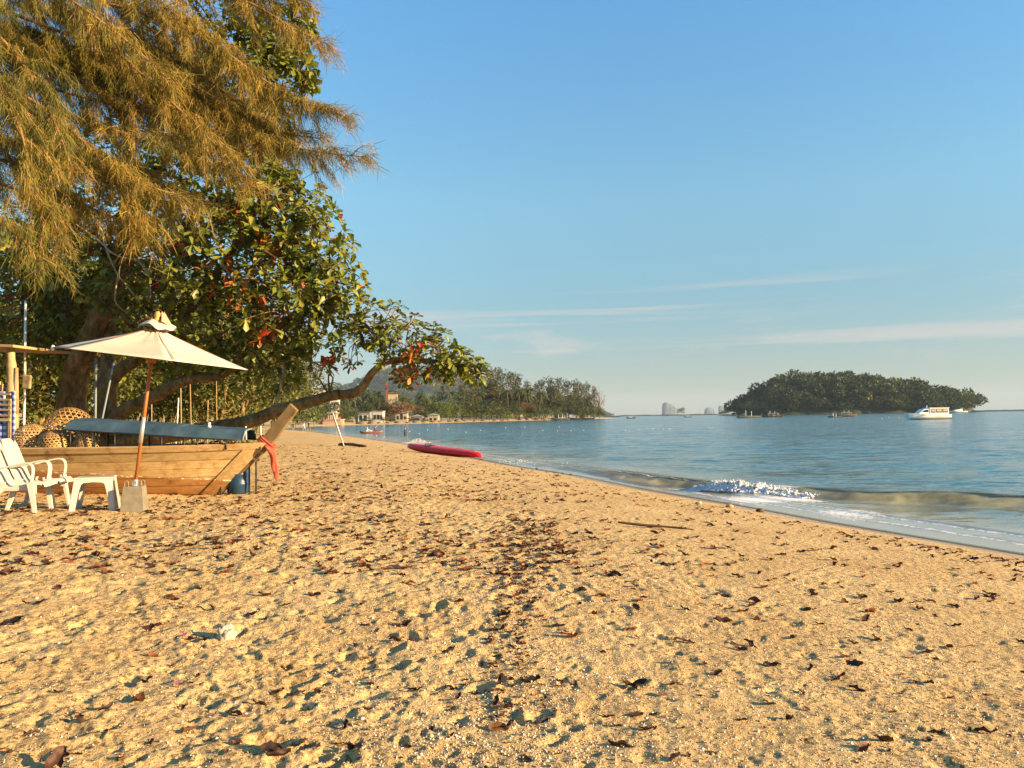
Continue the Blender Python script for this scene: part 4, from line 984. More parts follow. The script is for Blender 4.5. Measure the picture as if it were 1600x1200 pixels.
for x in (-0.20 * KL, -0.36 * KL):
    mb = MB(); mb.tube([(x, 0.37 * s_ * (1 - abs(2 * x / KL) ** 2.6) ** 0.62 * 0.98, 0.345 - 0.10 * abs(s_) ** 4) if abs(s_) < 1 else (x, 0.372 * s_ * (1 - abs(2 * x / KL) ** 2.6) ** 0.62, 0.20) for s_ in np.linspace(-1, 1, 9)], 0.006, 5); mb.build('deck_line', M['black_rubber'], kay)
for k_ in range(5):
    mb = MB(); mb.box((0.02 + 0.075 * k_, 0.372, 0.205), (0.05, 0.006, 0.035 - 0.01 * (k_ % 2))); mb.build('side_mark', M['black_rubber'], kay)

# leaning white post and the plank at its foot
pb = G(538.5, 697); pt = at(520, 645, pb.y - 0.4)
mb = MB(); mb.tube([Vector((0, 0, -0.1)), pt - pb], [0.028, 0.025], 8)
po = tag(mb.build('leaning_post', M['white_paint'], None, sm=True, loc=pb), 'thin white post leaning left on the open sand', 'post')
mb = MB(); mb.tube([Vector((-0.035, 0.03, -0.1)), pt - pb + Vector((-0.032, 0.03, -0.05))], 0.016, 6); mb.build('dark_backing', M['black_iron'], po)
lg0, lg1 = G(530, 696), G(572, 699)
mb = MB(); mb.tube(bez([Vector((0, 0, 0.05)), (lg1 - lg0) * 0.4 + Vector((0, 0, 0.10)), lg1 - lg0 + Vector((0, 0, 0.05))], 5), 0.075, 8, wob=0.15)
tag(mb.build('log', M['driftwood'], None, sm=True, loc=lg0), 'dark log lying on the sand at the foot of the leaning white post', 'log')
ds0, ds1 = G(966, 822), G(1084, 830)
mb = MB(); mb.tube(bez([Vector((0, 0, 0.05)), (ds1 - ds0) * 0.3 + Vector((0, 0, 0.035)), (ds1 - ds0) * 0.7 + Vector((0, 0.02, 0.03)), ds1 - ds0 + Vector((0, 0, 0.02))], 6), [0.014] * 4 + [0.017] * 6 + [0.013] * 6 + [0.008] * 3, 8, wob=0.12)
tag(mb.build('driftwood_stick', M['driftwood'], None, sm=True, loc=ds0), 'long dark driftwood stick lying on the open sand', 'driftwood')

# lump of dead coral in the foreground
def lump(name, loc, s, mat, seed, sub=3, amp=0.4, fr=9.0):
    bm = bmesh.new(); bmesh.ops.create_icosphere(bm, subdivisions=sub, radius=1.0)
    from mathutils import noise as mn
    for v in bm.verts:
        k = 1 + amp * mn.noise(v.co * 1.7 + Vector((seed, 0, 0))) + amp * 0.55 * mn.noise(v.co * fr * 0.5 + Vector((0, seed, 0)))
        v.co = Vector((v.co.x * s[0], v.co.y * s[1], v.co.z * s[2])) * k
    m = bpy.data.meshes.new(name); bm.to_mesh(m); bm.free(); smooth(m); return link(name, m, mat, None, loc=loc)
cp = G(353, 996); cp.z = Zs(cp.x, cp.y) + 0.022
tag(lump('coral_lump', cp, (0.048, 0.04, 0.05), M['coral'], 3.3, 4, 0.5, 12), 'knobbly white lump of dead coral on the sand at lower left', 'coral')
for i, (px, py, s_, nm) in enumerate(((1092, 788, 0.05, 'pale stone at the water edge below the breaking foam'), (1140, 793, 0.055, 'tan stone at the water edge, right of the pale stone'), (1188, 800, 0.06, 'dark stone at the water edge, farthest right of the three'))):
    p_ = G(px, py); p_.z += s_ * 0.4
    tag(lump('beach_stone', p_, (s_ * 1.3, s_, s_ * 0.8), [M['coral'], M['gunwale'], M['driftwood']][i], i * 7.7, 2, 0.3), nm, 'stone', 'stones at the water edge')
for i, (px, py, s_) in enumerate(((1005, 799 - 45, 0.05), (440, 700 + 95, 0.0))):
    pass

# ================================================================== TREES
def bark_material():
    m = bpy.data.materials.new('tree_bark'); m.use_nodes = True; nt = m.node_tree; b = nt.nodes['Principled BSDF']; L = nt.links.new
    tc = nd(nt, 'ShaderNodeTexCoord'); mp = nd(nt, 'ShaderNodeMapping', Scale=(1, 1, 0.45)); L(tc.outputs['Object'], mp.inputs['Vector'])
    n1 = nd(nt, 'ShaderNodeTexNoise', Scale=7.0, Detail=8.0, Roughness=0.7); L(mp.outputs[0], n1.inputs['Vector'])
    vo = nd(nt, 'ShaderNodeTexVoronoi', Scale=11.0, feature='DISTANCE_TO_EDGE'); L(mp.outputs[0], vo.inputs['Vector'])
    n2 = nd(nt, 'ShaderNodeTexNoise', Scale=1.3, Detail=4.0); L(tc.outputs['Object'], n2.inputs['Vector'])
    c1 = ramp(nt, [(0.28, (0.045, 0.028, 0.014)), (0.5, (0.23, 0.15, 0.070)), (0.72, (0.44, 0.30, 0.15))]); L(n1.outputs['Fac'], c1.inputs[0])
    c2 = ramp(nt, [(0.0, (0.28, 0.25, 0.22)), (0.12, (1, 1, 1))]); L(vo.outputs['Distance'], c2.inputs[0])
    c3 = ramp(nt, [(0.4, (1, 1, 1)), (0.62, (0.72, 0.80, 0.62))]); L(n2.outputs['Fac'], c3.inputs[0])
    m1 = nd(nt, 'ShaderNodeMix', data_type='RGBA', blend_type='MULTIPLY'); m1.inputs[0].default_value = 0.35; L(c1.outputs[0], m1.inputs[6]); L(c2.outputs[0], m1.inputs[7])
    m2 = nd(nt, 'ShaderNodeMix', data_type='RGBA', blend_type='MULTIPLY'); m2.inputs[0].default_value = 1.0; L(m1.outputs[2], m2.inputs[6]); L(c3.outputs[0], m2.inputs[7]); L(m2.outputs[2], b.inputs['Base Color'])
    b.inputs['Roughness'].default_value = 0.95; b.inputs['Specular IOR Level'].default_value = 0.15
    ad = nd(nt, 'ShaderNodeMath', operation='MULTIPLY_ADD'); ad.inputs[1].default_value = 0.4; L(vo.outputs['Distance'], ad.inputs[0]); L(n1.outputs['Fac'], ad.inputs[2])
    bp = nd(nt, 'ShaderNodeBump', Strength=1.0, Distance=0.07); L(ad.outputs[0], bp.inputs['Height']); L(bp.outputs[0], b.inputs['Normal'])
    return m
M['bark'] = bark_material()
M['bark_pale'] = simple('pale_twig_bark', (0.34, 0.25, 0.15), 0.9, 0.25, 8.0)
M['almond_leaf'] = foliage('almond_leaf', [(0.0, (0.050, 0.075, 0.010)), (0.35, (0.13, 0.155, 0.020)), (0.7, (0.22, 0.23, 0.032)), (0.93, (0.33, 0.27, 0.045)), (0.955, (0.30, 0.09, 0.02)), (1.0, (0.40, 0.045, 0.018))], 0.25, 0.42)
M['red_leaf'] = foliage('red_almond_leaf', [(0.0, (0.50, 0.05, 0.015)), (0.5, (0.55, 0.13, 0.025)), (1.0, (0.52, 0.25, 0.05))], 0.35, 0.45, by='obj')
M['almond_leaf_one'] = foliage('almond_leaf_single', [(0.0, (0.10, 0.135, 0.016)), (0.6, (0.20, 0.215, 0.03)), (1.0, (0.30, 0.25, 0.045))], 0.25, 0.40, by='obj')
M['needle'] = foliage('casuarina_needles', [(0.0, (0.085, 0.095, 0.016)), (0.3, (0.19, 0.165, 0.026)), (0.65, (0.33, 0.225, 0.038)), (0.9, (0.48, 0.30, 0.06)), (1.0, (0.15, 0.18, 0.03))], 0.35, 0.6)
M['bush_leaf'] = foliage('shore_tree_leaf', [(0.0, (0.035, 0.045, 0.010)), (0.5, (0.090, 0.105, 0.020)), (0.85, (0.17, 0.16, 0.032)), (1.0, (0.25, 0.20, 0.05))], 0.25, 0.5)
LEAF_V = [(0, 0, 0), (0.42, 0.15, 0.05), (0.78, 0.23, 0.045), (1.0, 0, -0.07), (0.78, -0.23, 0.045), (0.42, -0.15, 0.05), (0.42, 0, 0.0), (0.80, 0, -0.015)]
LEAF_F = [(0, 6, 1), (6, 7, 1), (7, 2, 1), (7, 3, 2), (0, 5, 6), (5, 7, 6), (5, 4, 7), (4, 3, 7)]
SMALL_V = [(0, 0, 0), (0.5, 0.25, 0.06), (1, 0, -0.05), (0.5, -0.25, 0.06)]
SMALL_F = [(0, 2, 1), (0, 3, 2)]

# ------------------------------------------------------------------ sea almond tree over the boat
tb = at(125, 690, 16.6); tb.z = gz(tb.x, tb.y) - 0.05
almond = thing('sea_almond_tree', tb, 0, 'spreading sea almond tree with red and green leaves and a long low branch', 'tree')
def limb(pts, r0, r1, name='branch', n=10, wob=0.025, mat=None, parent=None, sub=6):
    P = bez([at(*p) for p in pts], sub); k = len(P)
    rad = [r0 + (r1 - r0) * (i / (k - 1)) ** 0.8 for i in range(k)]
    P = [p + Vector((random.uniform(-1, 1), random.uniform(-1, 1), random.uniform(-1, 1))) * r * 0.06 for p, r in zip(P, rad)]
    mb = MB(); mb.tube(P, rad, n, wob=wob)
    mb.build(name, mat or M['bark'], parent or almond, sm=True, world_of=(parent or almond).location); return P
skel = []
tA = limb([(118, 700, 16.6), (112, 640, 16.5), (120, 580, 16.4), (140, 530, 16.2), (165, 470, 16.2), (190, 390, 16.4), (240, 280, 16.6), (300, 160, 16.5), (350, 40, 16.2)], 0.34, 0.07, 'trunk', 12); skel += tA
tA2 = limb([(122, 570, 16.4), (105, 500, 16.8), (80, 430, 17.0), (60, 350, 17.2), (30, 250, 17.2)], 0.20, 0.05); skel += tA2
tB = limb([(168, 700, 15.8), (165, 640, 15.8), (172, 595, 15.8), (200, 570, 15.8), (245, 540, 15.8), (300, 480, 15.6), (370, 380, 15.4), (420, 290, 15.2)], 0.22, 0.05); skel += tB
tB2 = limb([(160, 620, 15.9), (170, 540, 16.3), (178, 470, 16.4), (215, 380, 16.0), (300, 300, 15.6)], 0.16, 0.05); skel += tB2
tC = limb([(172, 672, 15.7), (190, 645, 15.5), (235, 622, 15.3), (295, 592, 15.2), (345, 586, 15.1), (400, 545, 14.9), (460, 490, 14.7), (520, 440, 14.5)], 0.17, 0.04); skel += tC
tD = limb([(190, 690, 15.7), (290, 676, 15.3), (385, 660, 14.9), (425, 645, 14.7), (470, 632, 14.5), (515, 619, 14.4), (550, 615, 14.3), (568, 603, 14.3), (582, 582, 14.2), (605, 566, 14.2), (645, 563, 14.1), (700, 568, 14.0), (745, 582, 13.9)], 0.16, 0.03); skel += tD[30:]
tE = limb([(603, 567, 14.2), (590, 530, 14.3), (560, 495, 14.4)], 0.045, 0.02); skel += tE
tF = limb([(640, 563, 14.1), (660, 540, 14.1), (685, 545, 14.0)], 0.03, 0.015); skel += tF
tG = limb([(430, 641, 14.7), (442, 590, 14.6), (448, 560, 14.7), (470, 520, 14.7)], 0.035, 0.02, mat=M['bark_pale']); skel += tG
for pts in ([(140, 325, 15.2), (158, 360, 15.0), (165, 385, 14.9), (185, 400, 14.8), (215, 405, 14.7), (240, 398, 14.7), (265, 412, 14.6)], [(163, 380, 15.0), (172, 405, 15.0), (185, 430, 15.0), (205, 455, 15.0), (220, 475, 14.9)], [(165, 385, 14.9), (140, 365, 15.0), (118, 350, 15.0)],
            [(215, 405, 14.8), (232, 430, 14.8), (236, 465, 14.8)], [(265, 412, 14.7), (290, 400, 14.7), (305, 395, 14.7)], [(185, 430, 15.0), (180, 470, 15.0), (200, 490, 15.0)], [(345, 415, 14.4), (385, 430, 14.3), (420, 450, 14.2)], [(340, 400, 14.4), (370, 445, 14.3), (390, 470, 14.3)]):
    limb(pts, 0.022, 0.008, 'bare_twig', 6, 0.0, M['bark_pale'])
sk = np.array([tuple(p) for p in skel])
LOBES = [(330, 40, 15.8, 130, .8), (470, 38, 14.9, 26, 1.2), (462, 92, 14.9, 24, 1.2), (478, 128, 14.9, 14, 1.2), (432, 205, 15.0, 26, 1.0), (425, 40, 15.2, 70, 1), (440, 120, 15.2, 62, 1), (360, 130, 15.6, 95, 1), (250, 200, 16.4, 110, .5), (400, 215, 15.4, 60, .8), (395, 290, 15.0, 85, 1.1), (440, 335, 14.9, 85, 1.1), (485, 385, 14.6, 72, 1.1),
         (515, 440, 14.5, 58, 1.0), (440, 455, 14.5, 90, 1.1), (340, 400, 15.0, 110, 1.1), (220, 420, 16.3, 110, 1.0), (110, 410, 16.9, 120, 1.0), (50, 500, 17.3, 100, 1.0), (330, 500, 15.3, 90, .9), (420, 530, 14.9, 60, .8), (380, 568, 15.1, 42, .8), (300, 556, 15.5, 46, .8), (442, 588, 14.8, 28, .8),
         (545, 480, 14.3, 36, .9), (590, 505, 14.2, 42, 1.0), (630, 535, 14.1, 50, 1.2), (678, 553, 14.0, 46, 1.3), (715, 568, 13.9, 34, 1.3), (742, 580, 13.85, 22, 1.4), (495, 520, 14.5, 42, .45), (545, 535, 14.3, 40, .8), (640, 585, 14.0, 26, .9), (690, 585, 13.9, 20, .9),
         (170, 300, 16.3, 110, .6), (270, 320, 15.9, 90, 1.0), (250, 520, 16.0, 80, 0.5), (140, 520, 17.2, 90, .8), (470, 555, 14.6, 28, .8), (505, 575, 14.4, 16, 1.0)]
LP, LD, LS, LR = [], [], [], []
twig = MB()
for px, py, d, rp, den in LOBES:
    c = np.array(at(px, py, d)); rm = rp * d / FPX
    n = int(125 * den * rm * rm + 8)
    v = rng.normal(size=(n, 3)); v /= np.linalg.norm(v, axis=1, keepdims=True)
    rad = rm * rng.uniform(0.25, 1.0, n) ** 0.45 * (1 + 0.16 * rng.normal(size=n) * 0.6)
    q = c + v * rad[:, None] * np.array([1, 1.0, 0.92])
    # a twig bundle from the nearest limb
    b0 = sk[np.argmin(((sk - c) ** 2).sum(1))]
    mids = [c + rng.normal(size=3) * rm * 0.35 for _ in range(max(3, int(rm * 6)))]
    for m_ in mids:
        mid = (b0 + m_) / 2 + rng.normal(size=3) * 0.12
        twig.tube([b0, mid, m_], [0.022, 0.016, 0.011], 5, cap=False)
    mids = np.array(mids)
    for i in range(n):
        if rng.random() < 0.55:
            m_ = mids[np.argmin(((mids - q[i]) ** 2).sum(1))]; twig.tube([m_, (m_ + q[i]) / 2 + rng.normal(size=3) * 0.04, q[i]], [0.009, 0.007, 0.005], 4, cap=False)
        out = v[i] * 0.7 + np.array([0, -0.05, 0.35]); out /= np.linalg.norm(out)
        k = rng.integers(5, 9); a0 = rng.uniform(0, 6.28)
        e1 = np.cross(out, [0.3, 0.1, 0.9]); e1 /= np.linalg.norm(e1); e2 = np.cross(out, e1)
        for j in range(k):
            a = a0 + 6.283 * j / k + rng.normal() * 0.25
            dr_ = e1 * math.cos(a) + e2 * math.sin(a) + out * rng.uniform(0.1, 0.7) + np.array([0, 0, -0.15])
            LP.append(q[i] + rng.normal(size=3) * 0.012); LD.append(dr_); LS.append(float(np.clip(rng.lognormal(-1.70, 0.24), 0.10, 0.235)) * (0.8 if d < 14.5 else 1.0)); LR.append(min(1, max(0, rng.beta(2, 2) * 0.93)))
LP = np.array(LP); LD = np.array(LD); LS = np.array(LS); LR = np.array(LR)
upn = rng.normal(size=LP.shape) * 0.35 + np.array([0.15, -0.15, 1.0])
LM = basis_np(LD, upn) * LS[:, None, None]
# reddened leaves come in patches
redc = np.array([tuple(at(*p)) for p in ((395, 430, 14.2), (330, 420, 14.4), (120, 370, 15.5), (90, 180, 15.8), (300, 390, 14.6), (230, 420, 15.3), (410, 400, 14.2), (385, 460, 14.2), (520, 580, 14.2), (150, 330, 15.6), (350, 340, 14.6), (10, 480, 16.4), (640, 560, 13.7), (420, 500, 14.2))])
dmin = np.sqrt(((LP[:, None, :] - redc[None]) ** 2).sum(2)).min(1)
isred = (dmin < 0.42) & (rng.random(len(LP)) < 0.45) | (rng.random(len(LP)) < 0.006)
LR = np.where(isred, rng.uniform(0.955, 1.0, len(LP)), LR)
# the 300 leaves that show largest are parts of their own: outermost towards the camera
score = -LP[:, 1] + np.where(isred, 1.2, 0) + LS * 6 + rng.random(len(LP)) * 0.9
pick = np.argsort(-score)[:300]; mask = np.zeros(len(LP), bool); mask[pick] = True
fm = scatter_mesh('foliage', LEAF_V, LEAF_F, LM[~mask], LP[~mask], LR[~mask])
tag(link('foliage', fm, M['almond_leaf'], almond, world_of=almond.location), kind='stuff')
twig.build('twigs', M['bark'], almond, world_of=almond.location)
lm_g = mesh_np('leaf', LEAF_V, LEAF_F); lm_g.materials.append(M['almond_leaf_one'])
lm_r = mesh_np('leaf', LEAF_V, LEAF_F); lm_r.materials.append(M['red_leaf'])
for i in pick:
    o = bpy.data.objects.new('leaf', lm_r if isred[i] else lm_g)
    m4 = Matrix([list(LM[i][r]) + [LP[i][r] - tb[r]] for r in range(3)] + [[0, 0, 0, 1]])
    o.parent = almond; o.matrix_local = m4; COL.objects.link(o)

# ------------------------------------------------------------------ casuarina hanging in from the upper left
cb = Vector((-7.6, 7.4, 0)); cb.z = gz(cb.x, cb.y) - 0.1
casu = thing('casuarina_tree', cb, 0, 'casuarina with golden brown drooping needles hanging into the upper left', 'tree')
mb = MB(); mb.tube(bez([cb, cb + Vector((0.05, 0.1, 2)), cb + Vector((0.0, 0.3, 4.5)), cb + Vector((0.3, 0.5, 8)), cb + Vector((0.6, 0.8, 12))], 6), [0.30 - 0.009 * i for i in range(25)], 12, wob=0.05); mb.build('trunk', M['bark'], casu, sm=True, world_of=casu.location)
M['needle_bark'] = simple('casuarina_twig', (0.26, 0.13, 0.055), 0.85, 0.25, 10)
CB = [[(-90, -60, 9.0), (150, 0, 8.9), (300, 50, 8.8), (420, 130, 8.8), (490, 168, 8.8), (545, 182, 8.8)],
      [(-90, 60, 8.7), (120, 100, 8.8), (280, 150, 8.8), (410, 215, 8.8), (500, 238, 8.7), (577, 245, 8.7)],
      [(-90, 130, 8.4), (100, 180, 8.4), (230, 220, 8.3), (330, 255, 8.3), (395, 290, 8.2)],
      [(-90, 190, 8.0), (60, 230, 8.0), (170, 265, 8.0), (285, 312, 8.0)],
      [(-90, 270, 7.7), (10, 290, 7.7), (75, 330, 7.6), (95, 385, 7.6)],
      [(80, -100, 9.2), (240, -50, 9.2), (380, 0, 9.1), (460, 45, 9.0), (518, 72, 9.0)],
      [(-20, -90, 8.2), (110, 20, 8.2), (215, 110, 8.3), (320, 210, 8.3), (370, 262, 8.3)],
      [(-90, -20, 7.5), (20, 80, 7.5), (80, 180, 7.5), (115, 270, 7.6)],
      [(120, -90, 9.0), (270, 20, 8.9), (370, 105, 8.8), (430, 175, 8.8)],
      [(-90, 330, 7.4), (0, 345, 7.4), (45, 385, 7.4), (58, 415, 7.4)],
      [(-60, 100, 8.1), (70, 170, 8.1), (160, 255, 8.1), (205, 335, 8.1), (215, 365, 8.1)],
      [(150, -110, 9.3), (310, -50, 9.2), (430, -12, 9.2), (485, 5, 9.2)],
      [(-90, 60, 7.3), (0, 140, 7.3), (40, 230, 7.3), (50, 310, 7.4)],
      [(20, -100, 9.4), (190, 10, 9.4), (310, 110, 9.3), (400, 190, 9.2)],
      [(-80, 200, 8.6), (120, 250, 8.5), (240, 285, 8.4), (320, 318, 8.3)],
      [(-90, -90, 8.0), (60, -30, 8.0), (180, 50, 8.1), (270, 130, 8.1)],
      [(-90, 20, 9.6), (60, 50, 9.6), (200, 120, 9.5), (300, 190, 9.4)]]
for _ in range(12):
    a_, b_ = random.sample(range(12), 2); A_, B_ = bez([(*p,) for p in CB[a_]], 1), bez([(*p,) for p in CB[b_]], 1); n_ = min(len(A_), len(B_)); k_ = random.uniform(0.3, 0.7); jx, jy = random.uniform(-45, 20), random.uniform(-40, 30)
    CB.append([(A_[i].x * k_ + B_[i].x * (1 - k_) + jx + random.uniform(-18, 18), A_[i].y * k_ + B_[i].y * (1 - k_) + jy + random.uniform(-18, 18), A_[i].z * k_ + B_[i].z * (1 - k_) + 0.3) for i in range(n_)])
NP_, ND_, NL_, NR_ = [], [], [], []
tw = MB()
for bi, b_ in enumerate(CB):
    P = bez([at(*p) for p in b_], 7)
    mb = MB(); k = len(P); mb.tube(P, [0.020 * (1 - i / (k - 1)) ** 0.9 + 0.003 for i in range(k)], 6); mb.build('branch', M['needle_bark'], casu, sm=True, world_of=casu.location)
    seg = [(P[i + 1] - P[i]).length for i in range(k - 1)]; tot = sum(seg); ns = int(tot / 0.05)
    for s_ in range(ns):
        f = (s_ + rng.random()) / ns; x = f * (k - 1); i = min(int(x), k - 2); p = P[i].lerp(P[i + 1], x - i)
        if p.x / p.y < -0.80: continue
        fw = (P[i + 1] - P[i]).normalized(); side = Vector(rng.normal(size=3)); side -= fw * side.dot(fw); side.normalize()
        L_ = (rng.uniform(0.14, 0.40) if rng.random() < 0.8 else rng.uniform(0.4, 0.75)) * (1.0 - 0.62 * f) + 0.04
        dv = (fw * 0.75 + side * 0.8 + Vector((0.1, 0, -0.05))).normalized()
        m1 = p + dv * L_ * 0.5; m2 = p + dv * L_ + Vector((0, 0, -0.35 * L_))
        tw.tube([p, m1, m2], [0.0045, 0.0035, 0.0025], 3, cap=False)
        nc = int(L_ / 0.042) + 2; tone = rng.normal() * 0.17 + 0.25 * float(vnoise(np.array([p.x * 1.9 + p.z]), np.array([p.z * 1.7 + p.y]), 301)[0])
        green = 0.20 if p.x / p.y < -0.56 else 0.0
        for c_ in range(nc):
            g = (c_ + 0.6) / nc; q = p.lerp(m1, g * 2) if g < 0.5 else m1.lerp(m2, g * 2 - 1)
            kk = int(rng.integers(9, 15) * (1.0 if f < 0.6 else 1.0 - 0.75 * (f - 0.6) / 0.4)) + 1
            for _ in range(kk):
                e = rng.normal(size=3) * 0.40 + np.array(dv) * 0.40 + np.array([0.04, 0, -0.95 if f < 0.82 else -0.38])
                NP_.append(tuple(np.array(q) + rng.normal(size=3) * 0.022)); ND_.append(e); NL_.append(rng.uniform(0.07, 0.20)); NR_.append(min(0.93, max(0, rng.beta(2.2, 2) + tone - green)) if rng.random() > 0.04 + green * 0.5 else 0.99)
NP_ = np.array(NP_); ND_ = np.array(ND_); NL_ = np.array(NL_)
NM = basis_np(ND_, rng.normal(size=NP_.shape)); NM[:, :, 0] *= NL_[:, None]
nmesh = scatter_mesh('needles', [(0, -0.0024, 0), (0, 0.0024, 0), (0.65, 0.0020, 0.001), (1, 0, 0.0)], [(0, 1, 2), (0, 2, 3)], NM, NP_, np.array(NR_))
tag(link('needles', nmesh, M['needle'], casu, world_of=casu.location), kind='stuff')
tw.build('branchlets', M['needle_bark'], casu, world_of=casu.location)

# ------------------------------------------------------------------ leafy trees along the shore behind
def crown_np(lobes, dens, size, seed, spread=0.55):
    r_ = np.random.default_rng(seed); P, D, S = [], [], []
    for cx, cy, cz, rx, rz in lobes:
        n = int(dens * rx * max(rx, rz)); v = r_.normal(size=(n, 3)); v /= np.linalg.norm(v, axis=1, keepdims=True)
        rad = r_.uniform(0.3, 1, n) ** 0.4 * (1 + 0.1 * r_.normal(size=n))
        q = np.array([cx, cy, cz]) + v * rad[:, None] * np.array([rx, rx, rz])
        P.append(q); D.append(v + r_.normal(size=(n, 3)) * spread + np.array([0, 0, -0.1])); S.append(r_.uniform(0.6, 1.25, n) * size)
    P = np.concatenate(P); D = np.concatenate(D); S = np.concatenate(S)
    Mx = basis_np(D, r_.normal(size=P.shape) * 0.6 + np.array([0, 0, 1.0])) * S[:, None, None]
    clump = vnoise(P[:, 0] / (size * 5) + 3, P[:, 2] / (size * 5) + P[:, 1] / (size * 4), seed) + 0.5
    return scatter_mesh('foliage', SMALL_V, SMALL_F, Mx, P, np.clip(0.55 * clump + 0.45 * r_.random(len(P)), 0, 1))
def lobes_round(w, h, n, seed, base=0.3):
    r_ = np.random.default_rng(seed); out = []
    for i in range(n):
        a = r_.uniform(0, 6.28); rr_ = w * 0.5 * math.sqrt(r_.random()) * 0.8; z = h * (base + (1 - base) * r_.uniform(0.1, 0.85)); k = r_.uniform(0.26, 0.42) * w * (1.05 - 0.45 * z / h)
        out.append((rr_ * math.cos(a), rr_ * math.sin(a), z, k * 0.62, k * 0.5))
    return out
def tree_proto(w, h, lobes, dens, size, seed, mat, trunk_r=0.12, stems=1, nbr=5):
    fol = crown_np(lobes, dens, size, seed); fol.materials.append(mat)
    mb = MB(); r_ = random.Random(seed)
    for s_ in range(stems):
        bx, by = (r_.uniform(-0.1, 0.1) * w, r_.uniform(-0.1, 0.1) * w) if stems > 1 else (0, 0); tx, ty = bx + r_.uniform(-0.12, 0.12) * w, by + r_.uniform(-0.12, 0.12) * w
        mb.tube(bez([(bx, by, -0.3), (bx * 0.8 + tx * 0.2, by, h * 0.25), (tx, ty, h * 0.75)], 5), [trunk_r * (1 - 0.07 * i) for i in range(11)], 7, wob=0.08)
        for l in r_.sample(lobes, min(nbr, len(lobes))):
            mb.tube([(bx + (tx - bx) * 0.4, by + (ty - by) * 0.4, h * 0.32), (l[0] * 0.6, l[1] * 0.6, (l[2] + h * 0.32) / 2), l[:3]], [trunk_r * 0.5, trunk_r * 0.36, trunk_r * 0.2], 5, cap=False)
    tr = mb.mesh('trunk', True); tr.materials.append(M['bark'])
    return fol, tr
def plant(name, proto, loc, scale, rz, label, cat, group):
    t = thing(name, loc, rz, label, cat, group); t.scale = scale if hasattr(scale, '__len__') else (scale,) * 3
    link('trunk', proto[1], None, t); f = link('crown', proto[0], None, t); return t
sh1 = tree_proto(5.0, 4.6, lobes_round(5.0, 4.6, 22, 31, 0.08), 620, 0.15, 31, M['bush_leaf'], 0.10, 3)
sh2 = tree_proto(6.5, 7.0, lobes_round(6.5, 7.0, 24, 32, 0.15), 430, 0.18, 32, M['bush_leaf'], 0.15, 2)
for i, (px, d, sc, pr, lab) in enumerate((
        (352, 27, 1.0, 0, 'low leafy tree behind the front end of the blue boat roof'),
        (300, 30, 1.1, 0, 'low leafy tree behind the middle of the blue boat roof'),
        (200, 27, 1.05, 1, 'leafy tree behind the parasol pole'),
        (90, 24, 1.0, 1, 'leafy tree behind the woven fish traps'),
        (-10, 23, 1.1, 1, 'leafy tree behind the driftwood stall'),
        (418, 95, 1.9, 1, 'leafy shore tree seen just behind the raised prow board'),
        (345, 40, 1.35, 1, 'taller leafy tree behind the low leafy trees by the boat roof'),
        (255, 42, 1.3, 1, 'tall dark leafy tree behind the parasol canopy'),
        (150, 36, 1.4, 1, 'tall leafy tree behind the big almond trunk'),
        (405, 78, 1.5, 1, 'far leafy tree above the boat prow, edge of the wood'),
        (300, 60, 1.6, 1, 'far leafy tree deep in the wood behind the boat'),
        (30, 34, 1.5, 1, 'tall leafy tree deep in the wood at the left edge'))):
    p = at(px, 600, d); p.z = gz(p.x, p.y)
    plant('leafy_tree', (sh1, sh2)[pr], p, (sc, sc, sc * random.uniform(0.92, 1.08)), random.uniform(0, 6.28), lab, 'tree', 'leafy trees behind the boat')
# bare stems and roots tangled under the wood
for i, (px, d) in enumerate(((245, 24), (262, 25), (315, 26), (330, 26), (205, 22), (365, 27))):
    b_ = at(px, 690, d); b_.z = gz(b_.x, b_.y) - 0.05
    t = thing('bare_shrub', b_, random.uniform(0, 6), ('tangle of bare pale stems under the trees, %s of six' % ('third from left', 'fourth from left', 'fifth from left', 'second from right', 'leftmost', 'rightmost')[i]), 'shrub', 'bare shrubs under the trees')
    mb = MB()
    for k in range(9):
        a = random.uniform(0, 6.28); h_ = random.uniform(0.5, 1.5); w_ = random.uniform(0.1, 0.5)
        mb.tube(bez([(0.05 * math.cos(a), 0.05 * math.sin(a), 0), (w_ * 0.6 * math.cos(a), w_ * 0.6 * math.sin(a), h_ * 0.45), (w_ * math.cos(a + 0.4), w_ * math.sin(a + 0.4), h_)], 4), [0.02, 0.018, 0.016, 0.014, 0.012, 0.01, 0.009, 0.007, 0.005], 5)
    mb.build('stems', M['bark_pale'], t, sm=True)

# ================================================================== FAR SHORE, ISLAND, BOATS
M['far_leaf'] = foliage('far_tree_leaf', [(0.0, (0.013, 0.022, 0.008)), (0.5, (0.050, 0.072, 0.018)), (1.0, (0.14, 0.15, 0.034))], 0.15, 0.7)
M['bright_leaf'] = foliage('bright_tree_leaf', [(0.0, (0.055, 0.080, 0.016)), (0.5, (0.095, 0.125, 0.024)), (1.0, (0.16, 0.18, 0.035))], 0.2, 0.6)
M['casu_far'] = foliage('far_casuarina_leaf', [(0.0, (0.032, 0.038, 0.014)), (0.5, (0.075, 0.078, 0.028)), (1.0, (0.15, 0.135, 0.05))], 0.2, 0.7)
M['rust_leaf'] = foliage('rust_tree_leaf', [(0.0, (0.10, 0.060, 0.025)), (0.6, (0.20, 0.105, 0.045)), (1.0, (0.27, 0.14, 0.07))], 0.2, 0.7)
M['bare_red'] = foliage('bare_tree_twigs', [(0.0, (0.20, 0.13, 0.10)), (1.0, (0.34, 0.22, 0.18))], 0.1, 0.8)
M['palm_leaf'] = foliage('palm_leaf', [(0.0, (0.040, 0.052, 0.016)), (1.0, (0.12, 0.12, 0.035))], 0.2, 0.5)
